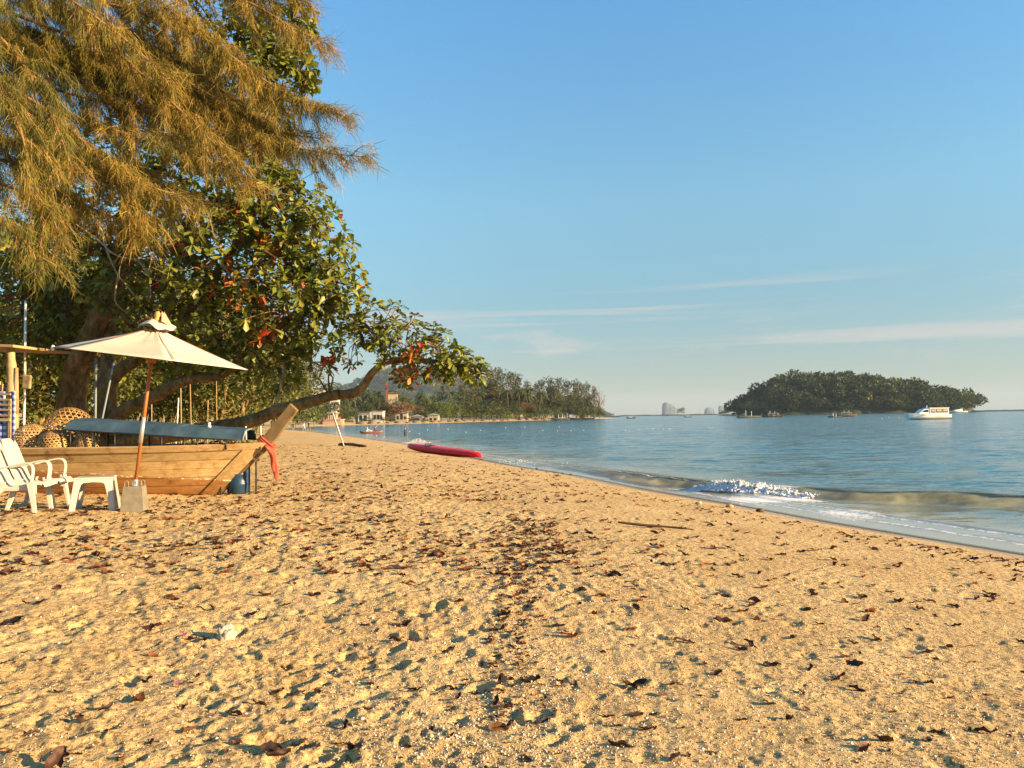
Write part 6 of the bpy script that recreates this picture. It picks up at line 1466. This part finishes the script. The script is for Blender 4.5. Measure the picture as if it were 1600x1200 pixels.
def speedboat(px0, px1, water, d, label):
    c = at((px0 + px1) / 2, water, d); c.z = 0.0; L_ = (px1 - px0) * d / FPX * 0.93
    t = thing('passenger_boat', c, R(186), label, 'boat'); s = L_ / 10.0
    loft_hull(L_, 2.7 * s, 1.15 * s, 0.42 * s, 0.9 * s).build('hull', M['white_gel'], t, bevel=0.05)
    loft_hull(L_ * 0.985, 2.5 * s, 0.14 * s, 0.0, 0.1 * s).build('bottom_paint', M['antifoul'], t)
    mb = MB(); mb.prism([(-4.4 * s, 1.15 * s), (0.3 * s, 1.15 * s), (0.3 * s, 2.55 * s), (-4.4 * s, 2.55 * s)], 'y', -1.05 * s, 1.05 * s); mb.build('cabin', M['white_gel'], t, bevel=0.06)
    mb = MB(); mb.box((-2.05 * s, 0, 2.62 * s), (5.0 * s, 2.35 * s, 0.12 * s)); mb.build('roof', M['white_gel'], t, bevel=0.03)
    mb = MB(); mb.prism([(0.32 * s, 1.2 * s), (2.9 * s, 1.32 * s), (1.6 * s, 2.35 * s), (0.32 * s, 2.5 * s)], 'y', -0.95 * s, 0.95 * s); mb.build('foredeck_house', M['white_gel'], t, bevel=0.05)
    for sd in (-1, 1):
        for x, w_ in ((-3.5, 1.25), (-2.0, 1.45), (-0.55, 1.05)):
            mb = MB(); mb.box((x * s, sd * 1.06 * s, 1.95 * s), (w_ * s, 0.06 * s, 0.85 * s)); f = mb.build('window', M['glass'], t)
            mb = MB(); mb.box((x * s, sd * 1.095 * s, 2.02 * s), (w_ * 0.84 * s, 0.03 * s, 0.52 * s)); mb.build('curtain', M['cushion'], f)
        mb = MB(); mb.prism([(0.55 * s, 1.65 * s), (2.15 * s, 1.70 * s), (1.45 * s, 2.15 * s), (0.60 * s, 2.25 * s)], 'y', sd * 0.97 * s - 0.02, sd * 0.97 * s + 0.02); mb.build('side_window', M['glass'], t)
        for k in range(9):
            mb = MB(); mb.box(((-2.9 + 0.24 * k) * s, sd * 1.335 * s, 0.72 * s), (0.17 * s, 0.02, 0.10 * s)); mb.build('hull_lettering', M['yellow_mark'], t)
        mb = MB(); mb.box((2.0 * s, sd * 1.30 * s, 0.98 * s), (0.5 * s, 0.06 * s, 0.10 * s)); mb.build('hull_vent', M['glass'], t)
    mb = MB(); mb.lathe([(0.10 * s, 2.66 * s), (0.10 * s, 3.0 * s), (0.18 * s, 3.1 * s), (0.02 * s, 3.2 * s)], 8, (0.3 * s, 0, 0)); mb.build('light_mast', M['white_gel'], t)
    for y in (-0.5, 0.5):
        mb = MB(); mb.box((-5.3 * s, y * s, 1.0 * s), (0.55 * s, 0.45 * s, 0.75 * s), taper=0.8); o_ = mb.build('outboard_engine', M['black_rubber'], t, bevel=0.05)
        mb = MB(); mb.box((-5.35 * s, y * s, 0.3 * s), (0.2 * s, 0.15 * s, 0.8 * s)); mb.build('engine_leg', M['black_rubber'], o_)
    return t
speedboat(1414, 1487, 654.5, 178, 'large white passenger speedboat with curtained cabin windows moored off the island')
c = at(1497, 645, 560); c.z = 0; yt = thing('motor_yacht', c, R(180), 'small low white motor yacht behind the passenger speedboat', 'boat')
loft_hull(12.5, 3.4, 1.5, 0.4, 1.2).build('hull', M['white_gel'], yt, bevel=0.05)
mb = MB(); mb.prism([(-2.5, 1.5), (3.5, 1.6), (1.6, 2.5), (-2.0, 2.6)], 'y', -1.2, 1.2); mb.build('cabin', M['white_gel'], yt, bevel=0.1)
mb = MB(); mb.prism([(0.6, 1.8), (2.6, 1.85), (1.4, 2.35), (0.6, 2.4)], 'y', -1.24, -1.21); mb.build('side_window', M['glass'], yt)
mb = MB(); mb.tube([(-1.8, -1, 2.5), (-3.0, -1, 3.5), (-3.0, 1, 3.5), (-1.8, 1, 2.5)], 0.12, 6); mb.build('radar_arch', M['white_gel'], yt)
def longtail(px0, px1, water, d, bow_left, label, hullm, canopy=True, grp='moored longtail boats', people=0, beach=False):
    c = at((px0 + px1) / 2, water, d); c.z = max(0.0, gz(c.x, c.y)) + (0.12 if beach else 0.0); L_ = max(5.0, (px1 - px0) * d / FPX); s = L_ / 10.0
    t = thing('longtail', c, R(182 if bow_left else 2), label, 'boat', grp)
    loft_hull(L_ * 0.9, 1.7, 0.75 * s, 0.55 * s, 0.5 * s).build('hull', hullm, t)
    mb = MB(); mb.tube([(L_ * 0.44, 0, 0.7 * s), (L_ * 0.50, 0, 1.5 * s), (L_ * 0.535, 0, 2.3 * s)], [0.16, 0.13, 0.10], 6); mb.build('prow', hullm, t)
    if canopy:
        mb = MB(); mb.grid_slab(lambda u, w: (Vector(((-0.28 + 0.5 * u) * L_, -0.8 + 1.6 * w, 1.75 * s + 0.25 * math.sin(math.pi * w))), Vector((0, 0, 1))), 4, 6, 0.05); mb.build('canopy', M['far_hull2'] if hullm is M['far_hull'] else M['tarp'], t)
        for x in (-0.27, -0.02, 0.20):
            for y in (-0.75, 0.75):
                mb = MB(); mb.tube([(x * L_, y, 0.6 * s), (x * L_, y, 1.78 * s)], 0.05, 5); mb.build('post', M['white_paint'], t)
    mb = MB(); mb.box((-0.43 * L_, 0, 1.15 * s), (0.8, 0.5, 0.6)); e_ = mb.build('engine', M['black_iron'], t, bevel=0.05)
    mb = MB(); mb.tube([(-0.43 * L_, 0, 1.1 * s), (-0.62 * L_, 0, 0.25)], 0.05, 5); mb.build('propeller_shaft', M['black_iron'], e_)
    for k in range(2):
        mb = MB(); mb.tube([((-0.1 + 0.22 * k) * L_, 0.2, 0.6 * s), ((-0.1 + 0.22 * k) * L_, 0.2, (2.7 + 0.3 * k) * s)], 0.09, 5); mb.build('flag_pole', M['white_paint'], t)
    return t
longtail(1150, 1190, 652, 330, True, 'grey green longtail boat, leftmost of those moored off the island', M['far_hull2'], False)
longtail(1190, 1224, 650.5, 365, True, 'dark longtail boat with canopy, in front of the island beach', M['far_hull'])
longtail(1306, 1340, 650, 330, False, 'dark longtail boat crowded with gear right of the island middle', M['far_hull'])
longtail(1296, 1312, 651.5, 290, True, 'small pale longtail boat touching the dark crowded one', M['far_hull2'], False)
longtail(1070, 1080, 649, 520, False, 'tiny dark boat below the lone sandbar tree', M['far_hull'], False)
longtail(980, 991, 650, 470, True, 'tiny dark boat off the headland tip', M['far_hull'], False)
for px0, px1, d, lab in ((862, 890, 404, 'beached pale longtail boat, first of the three on the headland sand'), (890, 912, 422, 'beached dark longtail boat, middle of the three on the headland sand'), (906, 930, 448, 'beached dark longtail boat nearest the headland tip')):
    px = (px0 + px1) / 2; longtail(px0, px1, 654, d, True, lab, M['far_hull2'] if px < 885 else M['far_hull'], False, 'longtail boats on the headland sand', beach=True)

# ------------------------------------------------------------------ people
def person(name_label, loc, rz, h, skin, top, pose='stand', cut=0.0):
    """one continuous figure grown from a posed skeleton"""
    s = h / 1.7; J = {'pel': (0, 0, .92), 'sp': (0, 0, 1.15), 'ch': (0, 0.0, 1.36), 'nk': (0, 0, 1.47), 'hd': (0, 0.01, 1.58), 'tp': (0, 0, 1.68)}
    for sd, q in (('l', 1), ('r', -1)):
        J['sh' + sd] = (q * .17, 0, 1.38); J['hp' + sd] = (q * .09, 0, .88)
        if pose == 'walk': J['el' + sd] = (q * .23, -q * .10, 1.12); J['wr' + sd] = (q * .22, -q * .22 + .06, .92); J['kn' + sd] = (q * .10, q * .16, .50); J['an' + sd] = (q * .10, q * .20 - .08, .08); J['ft' + sd] = (q * .10, q * .20 + .08, .03)
        elif pose == 'sit': J['el' + sd] = (q * .26, .12, 1.16); J['wr' + sd] = (q * .20, .36, 1.18); J['kn' + sd] = (q * .13, .42, 1.05); J['an' + sd] = (q * .12, .72, .90); J['ft' + sd] = (q * .12, .80, .94)
        else: J['el' + sd] = (q * .25, -.02, 1.12); J['wr' + sd] = (q * .20, .12, .98); J['kn' + sd] = (q * .11, .02, .50); J['an' + sd] = (q * .11, 0, .08); J['ft' + sd] = (q * .12, .14, .03)
    names = list(J); E = [('pel', 'sp'), ('sp', 'ch'), ('ch', 'nk'), ('nk', 'hd'), ('hd', 'tp')]
    for sd in 'lr': E += [('ch', 'sh' + sd), ('sh' + sd, 'el' + sd), ('el' + sd, 'wr' + sd), ('pel', 'hp' + sd), ('hp' + sd, 'kn' + sd), ('kn' + sd, 'an' + sd), ('an' + sd, 'ft' + sd)]
    rad = {'pel': .14, 'sp': .125, 'ch': .145, 'nk': .055, 'hd': .10, 'tp': .06, 'sh': .065, 'el': .045, 'wr': .035, 'hp': .095, 'kn': .062, 'an': .042, 'ft': .035}
    me = bpy.data.meshes.new('person'); me.from_pydata([Vector(J[n]) * s for n in names], [(names.index(a), names.index(b_)) for a, b_ in E], [])
    o = link('person', me, None, None, loc=loc, rot=(0, 0, rz)); sk_ = o.modifiers.new('skin', 'SKIN')
    for i, n in enumerate(names):
        r_ = rad.get(n, rad.get(n[:2], .05)) * s; me.skin_vertices[0].data[i].radius = (r_, r_)
    me.skin_vertices[0].data[0].use_root = True
    o.modifiers.new('sub', 'SUBSURF').render_levels = 2
    m = bpy.data.materials.new('clothed_skin'); m.use_nodes = True; nt = m.node_tree; b = nt.nodes['Principled BSDF']; tc = nd(nt, 'ShaderNodeTexCoord'); sx = nd(nt, 'ShaderNodeSeparateXYZ'); nt.links.new(tc.outputs['Object'], sx.inputs[0])
    dv = nd(nt, 'ShaderNodeMath', operation='DIVIDE'); dv.inputs[1].default_value = h; nt.links.new(sx.outputs['Z'], dv.inputs[0])
    rp = ramp(nt, [(0.0, skin), (0.30, top), (0.56, top), (0.60, top if pose != 'bare' else skin), (0.845, skin), (0.935, (0.03, 0.02, 0.015))]); rp.color_ramp.interpolation = 'CONSTANT'; nt.links.new(dv.outputs[0], rp.inputs[0]); nt.links.new(rp.outputs[0], b.inputs['Base Color']); b.inputs['Roughness'].default_value = 0.7
    me.materials.append(m); return tag(o, name_label, 'person')
SK = (0.36, 0.20, 0.12)
def shore_pt(px, py): p = G(px, py); return Vector((p.x, p.y, max(p.z, -0.4)))
p = on_sea(458, 673.6); p.z = gz(p.x, p.y) if gz(p.x, p.y) > -0.5 else -0.5
person('person in dark clothes standing at the water, nearest the boat prow', p, R(200), 1.35, SK, (0.02, 0.02, 0.025), 'stand')
p = on_sea(475, 674.4); p.z = max(-0.4, gz(p.x, p.y))
person('person in white trousers and dark top walking along the water', p, R(120), 1.6, SK, (0.62, 0.60, 0.56), 'walk')
p = on_sea(482.5, 675.2); p.z = max(-0.3, gz(p.x, p.y))
person('person in black and white walking, right of the pair at the water', p, R(150), 1.65, SK, (0.10, 0.09, 0.09), 'walk')
p = on_sea(633, 680); p.z = -0.75
person('person in black standing waist deep in the bay', p, R(250), 1.7, SK, (0.015, 0.015, 0.018), 'stand')
# paddlers
p = on_sea(580, 677.0); p.z = 0.0
pk = thing('paddled_kayak', p, R(8), 'orange red kayak with two paddlers out in the bay', 'kayak')
rings = []
for i in range(13):
    t = i / 12; e = (1 - abs(2 * t - 1) ** 2.4) ** 0.6 * 0.38 + 0.01; z0 = 0.14 * abs(2 * t - 1) ** 3
    rings.append([Vector(((t - .5) * 3.0, a * e, z0 + b_ * 0.22)) for a, b_ in ((-0.5, -.2), (-1, .5), (-.8, 1), (.8, 1), (1, .5), (.5, -.2))])
M['orange_plastic'] = simple('orange_red_plastic', (0.30, 0.10, 0.07), 0.4, 0.1)
MB().loft(rings).build('hull', M['orange_plastic'], pk, sm=True)
for x, lab, c_ in ((-0.55, 'paddler in white sitting at the back of the far kayak', (0.65, 0.63, 0.6)), (0.45, 'paddler in dark red sitting at the front of the far kayak', (0.20, 0.05, 0.04))):
    q = p + Vector((x, x * 0.14, -0.55)); person(lab, q, R(-82), 1.55, SK, c_, 'sit')
q = p + Vector((0.65, -0.1, 0.75)); mb = MB(); mb.tube([(-0.75, 0, -0.55), (0.75, 0.1, 0.75)], 0.02, 6); pd = mb.build('paddle', M['white_paint'], None, loc=q); tag(pd, 'white paddle raised over the far kayak', 'paddle')
for e_ in ((-0.75, 0, -0.55), (0.75, 0.1, 0.75)):
    mb = MB(); mb.box(e_, (0.30, 0.03, 0.16), Matrix.Rotation(R(-41), 3, 'Y')); mb.build('blade', M['white_paint'], pd, bevel=0.01)

# small white floats of the swimming line
bm_ = MB().lathe([(0.02, -0.07), (0.11, -0.05), (0.14, 0.02), (0.11, 0.10), (0.02, 0.13)], 10).mesh('buoy', True); bm_.materials.append(M['white_gel'])
for px, py in ((640, 674.5), (668, 672), (700, 671), (728, 675.5), (751, 672.5), (790, 668.6), (820, 667.4), (848, 672.8), (871, 673.5), (874, 667), (892, 673), (912, 672.5), (977, 672.6), (998, 671.6), (1020, 670.2), (1036, 670.4), (1046, 670.2), (1108, 668.4), (1112, 669), (600, 683), (588, 681), (655, 678), (1378, 654.5), (1389, 652), (1405, 653)):
    p = on_sea(px, py); o = link('buoy', bm_, None, None, loc=p, scale=min(1.1, p.y / 230)); tag(o, 'small white float of the line of floats in the bay' if px < 1200 else 'small dark float beside the passenger speedboat', 'float', 'floats in the bay' if px < 1200 else 'floats by the speedboat')

# ================================================================== FALLEN LEAVES, GRIT, FOAM, HAZE
def curled(seed, L_=1.0, curl=0.5, roll=0.4):
    r_ = random.Random(seed); nu, nv = 7, 4; V = []
    for i in range(nu + 1):
        u = i / nu; w = 0.30 * math.sin(math.pi * min(1, 0.06 + 0.90 * u)) ** 0.8 * (0.65 + 0.5 * u)
        for j in range(nv + 1):
            v = (j / nv - 0.5) * 2; a = v * roll * 1.6
            y = w * (math.sin(a) / max(roll * 1.6, 1e-3)); z = w * (1 - math.cos(a)) * 0.8 / max(roll, 0.2) * 0.6 + curl * 0.40 * (u - 0.45) ** 2 + 0.09 * r_.uniform(-1, 1) * abs(v) + 0.05 * math.sin(9 * u + seed)
            V.append((u - 0.5, y + 0.06 * r_.uniform(-1, 1) + 0.10 * math.sin(3 * u + seed), z))
    F = []
    for i in range(nu):
        for j in range(nv):
            a = i * (nv + 1) + j; F.append((a, a + nv + 1, a + nv + 2, a + 1))
    n = len(V)  # stalk
    V += [(-0.5, -0.01, V[2][2]), (-0.5, 0.01, V[2][2]), (-0.62, 0.02, V[2][2] + 0.05), (-0.62, 0.0, V[2][2] + 0.05)]; F.append((n, n + 1, n + 2, n + 3))
    V = np.array(V); V[:, 2] -= V[:, 2].min() ; return V, np.array(F)
M['dry_leaf'] = foliage('dry_leaf_litter', [(0.0, (0.030, 0.014, 0.009)), (0.5, (0.070, 0.028, 0.014)), (0.75, (0.17, 0.055, 0.022)), (0.93, (0.30, 0.11, 0.04)), (1.0, (0.36, 0.20, 0.08))], 0.2, 0.65)
M['dry_leaf_one'] = foliage('dry_leaf_single', [(0.0, (0.028, 0.013, 0.008)), (0.55, (0.065, 0.025, 0.012)), (0.88, (0.15, 0.050, 0.018)), (1.0, (0.28, 0.12, 0.04))], 0.2, 0.6, by='obj')
LV = [curled(s, 1, c, r) for s, c, r in ((1, 0.9, 0.5), (2, 0.3, 0.9), (3, 1.3, 0.25), (4, 0.5, 1.2), (5, 1.8, 0.6), (6, 0.15, 0.35))]
LMESH = []
for V_, F_ in LV:
    m = mesh_np('fallen_leaf', V_, F_); smooth(m); m.materials.append(M['dry_leaf_one']); LMESH.append(m)
placed = []
SPECIAL = {(230, 1062): 'large dark curled leaf left of centre low on the sand', (872, 1070): 'tallest dark folded leaf on the lower middle of the sand', (830, 1062): 'dark rounded leaf just left of the tall folded leaf',
           (1172, 1008): 'dark leaf curled into an open loop on the right', (1322, 1028): 'wide brown leaf lying flat on the right side of the sand', (1203, 1097): 'split tan and brown leaf below the looped leaf', (1380, 1162): 'long thin dark leaf near the lower right corner',
           (1540, 1145): 'orange brown leaf nearest the lower right corner', (1050, 1186): 'dark crumpled leaf at the bottom edge right of centre', (290, 1135): 'reddish brown leaf near the bottom left', (85, 1194): 'red brown leaf cut by the bottom edge at left', (20, 978): 'dark folded leaf at the left edge', (1266, 1045): 'dark upturned boat-shaped leaf right of the looped leaf',
           (570, 886): 'large dark oval leaf in the middle left of the sand', (780, 1140): 'dark star-shaped crumpled leaf at the bottom middle', (970, 1163): 'brown curled leaf at the bottom right of the middle', (320, 1002): 'rusty brown leaf beside the coral lump', (1130, 968): 'yellow brown leaf on the right half of the sand', (620, 1000): 'dark double leaf left of the debris line', (268, 938): 'dark forked leaf on the left of the sand',
           (700, 1016): 'dark leaf above the pale grit in the middle', (540, 1130): 'brown leaf with a pale shell beside it', (995, 1070): 'small brown leaf right of the tall folded leaf', (1305, 1062): 'reddish brown crumpled leaf on the right', (1465, 1144): 'orange leaf left of the one nearest the corner', (1180, 940): 'pair-like brown leaf on the right half above the looped leaf'}
for (px, py), lab in SPECIAL.items(): placed.append((px, py, lab, 1.15))
def rp_(n, x0, x1, y0, y1, pw=1.0):
    return [(random.uniform(x0, x1), y0 + (y1 - y0) * random.random() ** pw, None, random.uniform(0.6, 1.1)) for _ in range(n)]
def gauss(n, cx, cy, sx, sy, k=0.8): return [(random.gauss(cx, sx), random.gauss(cy, sy), None, random.uniform(0.45, 1.0) * k) for _ in range(n)]
cand = rp_(110, -40, 800, 840, 1190, 2.0) + rp_(90, 750, 1640, 830, 1190, 1.5) + rp_(470, -40, 640, 768, 900, 1.4) + rp_(250, 560, 1150, 770, 900, 1.2) + rp_(950, 400, 950, 695, 785) + [(c[0], c[1], None, c[3] * 0.5) for c in rp_(140, -40, 1640, 880, 1195, 1.3)]
cand += gauss(260, 830, 838, 36, 18) + gauss(70, 690, 860, 60, 22) + gauss(170, 812, 895, 22, 36, 0.6) + gauss(130, 803, 965, 18, 45, 0.45) + gauss(110, 780, 1085, 45, 45, 0.35) + gauss(50, 480, 745, 40, 8) + gauss(90, 170, 800, 120, 12) + gauss(120, 320, 785, 90, 10) + gauss(60, 470, 705, 30, 5) + gauss(46, 730, 735, 70, 6)
for t in np.linspace(0, 1, 300):
    px = 800 + 800 * t; py = float(np.interp(px, [800, 900, 1000, 1150, 1300, 1450, 1600], [732, 749, 771, 797, 826, 852, 878])) + abs(random.gauss(0, 7)); cand.append((px, py, None, random.uniform(0.35, 0.8)))
cand += rp_(150, 900, 1640, 800, 960, 1.0)
cand = [c for c in cand if c[1] < 1205 and not (c[0] > 900 and c[1] < np.interp(c[0], [900, 1000, 1150, 1300, 1450, 1600], [748, 770, 796, 824, 850, 876]))]
# nearest ones become things of their own
cand.sort(key=lambda c: -c[1] * (0.7 + 0.3 * c[3])); near = cand[:300 - len(placed)]; rest = cand[300 - len(placed):]
xyz = G_many([c[0] for c in placed + near], [c[1] for c in placed + near])
for i, ((px, py, lab, k), P_) in enumerate(zip(placed + near, xyz)):
    x, y = P_[0], P_[1]; z = Zs(x, y) + 0.002
    o = bpy.data.objects.new('fallen_leaf', LMESH[i % 6]); L_ = random.uniform(0.055, 0.125) * k * (1.0 if lab else 1.0) * (0.82 if py > 1000 else 1.0)
    o.location = (x, y, z); o.rotation_euler = (random.gauss(0, 0.28), random.gauss(0, 0.22), random.uniform(0, 6.28)); o.scale = (L_, L_, L_ * random.uniform(0.7, 1.3)); COL.objects.link(o)
    if lab is None:
        lab = ('small dry brown leaf on the trodden sand, left of the debris line' if px < 780 else 'small dry brown leaf on the firm gritty sand, right of the debris line') if py > 900 else ('dry brown leaf in the band of litter in front of the boat and chairs' if px < 600 else 'dry brown leaf among the litter on the middle of the beach')
    tag(o, lab, 'leaf', 'fallen leaves on the sand')
xyz = G_many([c[0] for c in rest], [c[1] for c in rest]); n = len(rest)
for vi in range(6):
    pass
zz = np.array([Zs(p[0], p[1]) for p in xyz]) + 0.004; PP = np.stack([xyz[:, 0], xyz[:, 1], zz], 1)
ang = rng.uniform(0, 6.28, n); D_ = np.stack([np.cos(ang), np.sin(ang), rng.normal(size=n) * 0.15], 1); U_ = rng.normal(size=(n, 3)) * 0.25 + np.array([0, 0, 1]); Ls = rng.uniform(0.06, 0.15, n) * np.array([c[3] for c in rest]) * (1 + 0.12 * (PP[:, 1] > 18))
MX = basis_np(D_, U_) * Ls[:, None, None]; Vs, Fs, Rs, o_ = [], [], [], 0
for i in range(n):
    V_, F_ = LV[i % 6]; Vs.append(V_ @ MX[i].T + PP[i]); Fs.append(F_ + o_); o_ += len(V_); Rs.append(np.full(len(V_), rng.random()))
lm_ = mesh_np('leaf_litter', np.concatenate(Vs), np.concatenate(Fs)); attr(lm_, 'rnd', np.concatenate(Rs))
tag(link('leaf_litter', lm_, M['dry_leaf']), 'scatter of dry brown leaf litter farther up the beach', 'leaf litter', kind='stuff')
# pink fallen blossoms
for px, py, lab in ((287, 995, 'pink fallen blossom left of the coral lump'), (277, 1068, 'pink fallen blossom by the large dark curled leaf'), (468, 940, 'pink fallen blossom on the left half of the sand')):
    p = G(px, py); p.z = Zs(p.x, p.y) + 0.006; mb = MB()
    for k in range(5):
        a = k * 1.2566; mb.add([(0, 0, 0), (0.012 * math.cos(a - .4), 0.012 * math.sin(a - .4), 0.008), (0.022 * math.cos(a), 0.022 * math.sin(a), 0.012), (0.012 * math.cos(a + .4), 0.012 * math.sin(a + .4), 0.008)], [(0, 1, 2, 3)])
    if 'pink' not in M: M['pink'] = simple('pink_petal', (0.55, 0.04, 0.25), 0.6, 0.1)
    tag(mb.build('fallen_blossom', M['pink'], None, loc=p), lab, 'blossom')
# shell grit and coral crumbs
ng = 15000
gx = np.concatenate([rng.uniform(500, 1640, 14000), rng.normal(800, 110, 6000), rng.uniform(-20, 600, 2000)]); gy = np.concatenate([790 + 410 * rng.random(14000) ** 1.2, rng.uniform(840, 1199, 6000), rng.uniform(850, 1199, 2000)])
lim = np.interp(gx, [500, 900, 1000, 1150, 1300, 1450, 1600], [700, 748, 768, 795, 823, 849, 873]); ok = gy > lim
gp = G_many(gx[ok], gy[ok]); gzz = np.array([Zs(p[0], p[1]) for p in gp]); gp[:, 2] = gzz + 0.001
OV = [(1, 0, 0), (-1, 0, 0), (0, 1, 0), (0, -1, 0), (0.1, 0.1, 0.9), (0, 0, -0.6)]; OF = [(0, 2, 4), (2, 1, 4), (1, 3, 4), (3, 0, 4), (2, 0, 5), (1, 2, 5), (3, 1, 5), (0, 3, 5)]
n = len(gp); gs = rng.lognormal(-5.5, 0.42, n); A_ = basis_np(rng.normal(size=(n, 3)) + np.array([0, 0, 0.0]), rng.normal(size=(n, 3))) * (gs[:, None, None] * np.array([1.0, 0.8, 0.55])[None, None, :])
M['grit'] = foliage('shell_grit', [(0.0, (0.20, 0.15, 0.09)), (0.45, (0.46, 0.35, 0.22)), (0.8, (0.60, 0.50, 0.36)), (1.0, (0.75, 0.70, 0.60))], 0.0, 0.8)
tag(link('shell_grit', scatter_mesh('shell_grit', OV, OF, A_, gp), M['grit']), 'pale shell and coral grit scattered over the sand', 'grit', kind='stuff')
# white water of the breaker: spray lumps along its crest
M['foam'] = simple('sea_foam', (0.62, 0.62, 0.62), 1.0, 0.05, 8.0, spec=0.0)
fl = []; u0, u1 = wlen[3] - 0.35, wlen[4] + 0.7
for _ in range(8000):
    u = u0 + (u1 - u0) * random.random() ** 1.35; i = max(0, min(np.searchsorted(wlen_all, u) - 1, len(WX) - 2)); t = (u - wlen_all[i]) / (wlen_all[i + 1] - wlen_all[i]); p = WX[i] * (1 - t) + WX[i + 1] * t
    d = WX[i + 1] - WX[i]; nrm = np.array([-d[1], d[0]]) / np.linalg.norm(d); j = 0.30 * vnoise(np.array([u * .9]), np.array([3.0]), 41)[0] + .06 * vnoise(np.array([u * 3.1]), np.array([7.0]), 42)[0]
    e = min(1, (u - u0) / 0.6, (u1 - u) / 1.1); q = max(-0.2, random.gauss(0.14, 0.20)); hmax = 0.19 * (0.2 + 0.8 * e) * (0.80 + 0.8 * vnoise(np.array([u * 2.1]), np.array([1.0]), 77)[0] + 0.7 * vnoise(np.array([u * 6.3]), np.array([4.0]), 78)[0])
    z = hmax * min(1, max(0.06, (q + 0.38) / 0.55)) * random.uniform(0.75, 1.0) + (0.07 * random.random() ** 4 if q > 0 else 0)
    fl.append((*(p + nrm * (q - j)), max(0.01, z)))
fl = np.array(fl); sp2 = []
bl = on_sea(652, 692)
for _ in range(900):
    a_, b_ = random.gauss(0, 0.5), random.gauss(0, 0.5); sp2.append((bl.x + a_, bl.y + b_, 0.34 * math.exp(-(a_ * a_) / 0.35) * random.random()))
for px, py, k in ((806, 721, 90), (862, 727, 60), (820, 724, 70)):
    b2 = on_sea(px, py)
    for _ in range(k): sp2.append((b2.x + random.gauss(0, 0.35), b2.y + random.gauss(0, 0.2), abs(random.gauss(0.0, 0.03))))
fl = np.concatenate([fl, np.array(sp2)]); n = len(fl)
bm = bmesh.new(); bmesh.ops.create_icosphere(bm, subdivisions=1, radius=1.0); IV = np.array([v.co[:] for v in bm.verts]); IF = np.array([[v.index for v in f.verts] for f in bm.faces]); bm.free()
A_ = basis_np(rng.normal(size=(n, 3)), rng.normal(size=(n, 3))) * (rng.lognormal(-4.3, 0.4, n)[:, None, None])
fmesh = scatter_mesh('wave_foam', IV, IF, A_, fl); smooth(fmesh)
fo_ = link('wave_foam', fmesh, M['foam']); rm_ = fo_.modifiers.new('froth', 'REMESH'); rm_.mode = 'VOXEL'; rm_.voxel_size = 0.011; rm_.use_smooth_shade = True
tag(fo_, 'white foam tumbling along the small breaking wave', 'foam', kind='stuff')

# haze: thin sea air round everything
hz = MB().box((500, 6500, 148), (19000, 17000, 304))
hm = hz.mesh('haze'); vm = bpy.data.materials.new('sea_haze'); vm.use_nodes = True; nt = vm.node_tree; nt.nodes.clear()
vo = nt.nodes.new('ShaderNodeOutputMaterial'); pv = nt.nodes.new('ShaderNodeVolumePrincipled'); pv.inputs['Color'].default_value = (0.54, 0.70, 0.88, 1); pv.inputs['Density'].default_value = 0.00007; pv.inputs['Anisotropy'].default_value = 0.0
nt.links.new(pv.outputs[0], vo.inputs['Volume'])
tag(link('haze', hm, vm), kind='stuff')
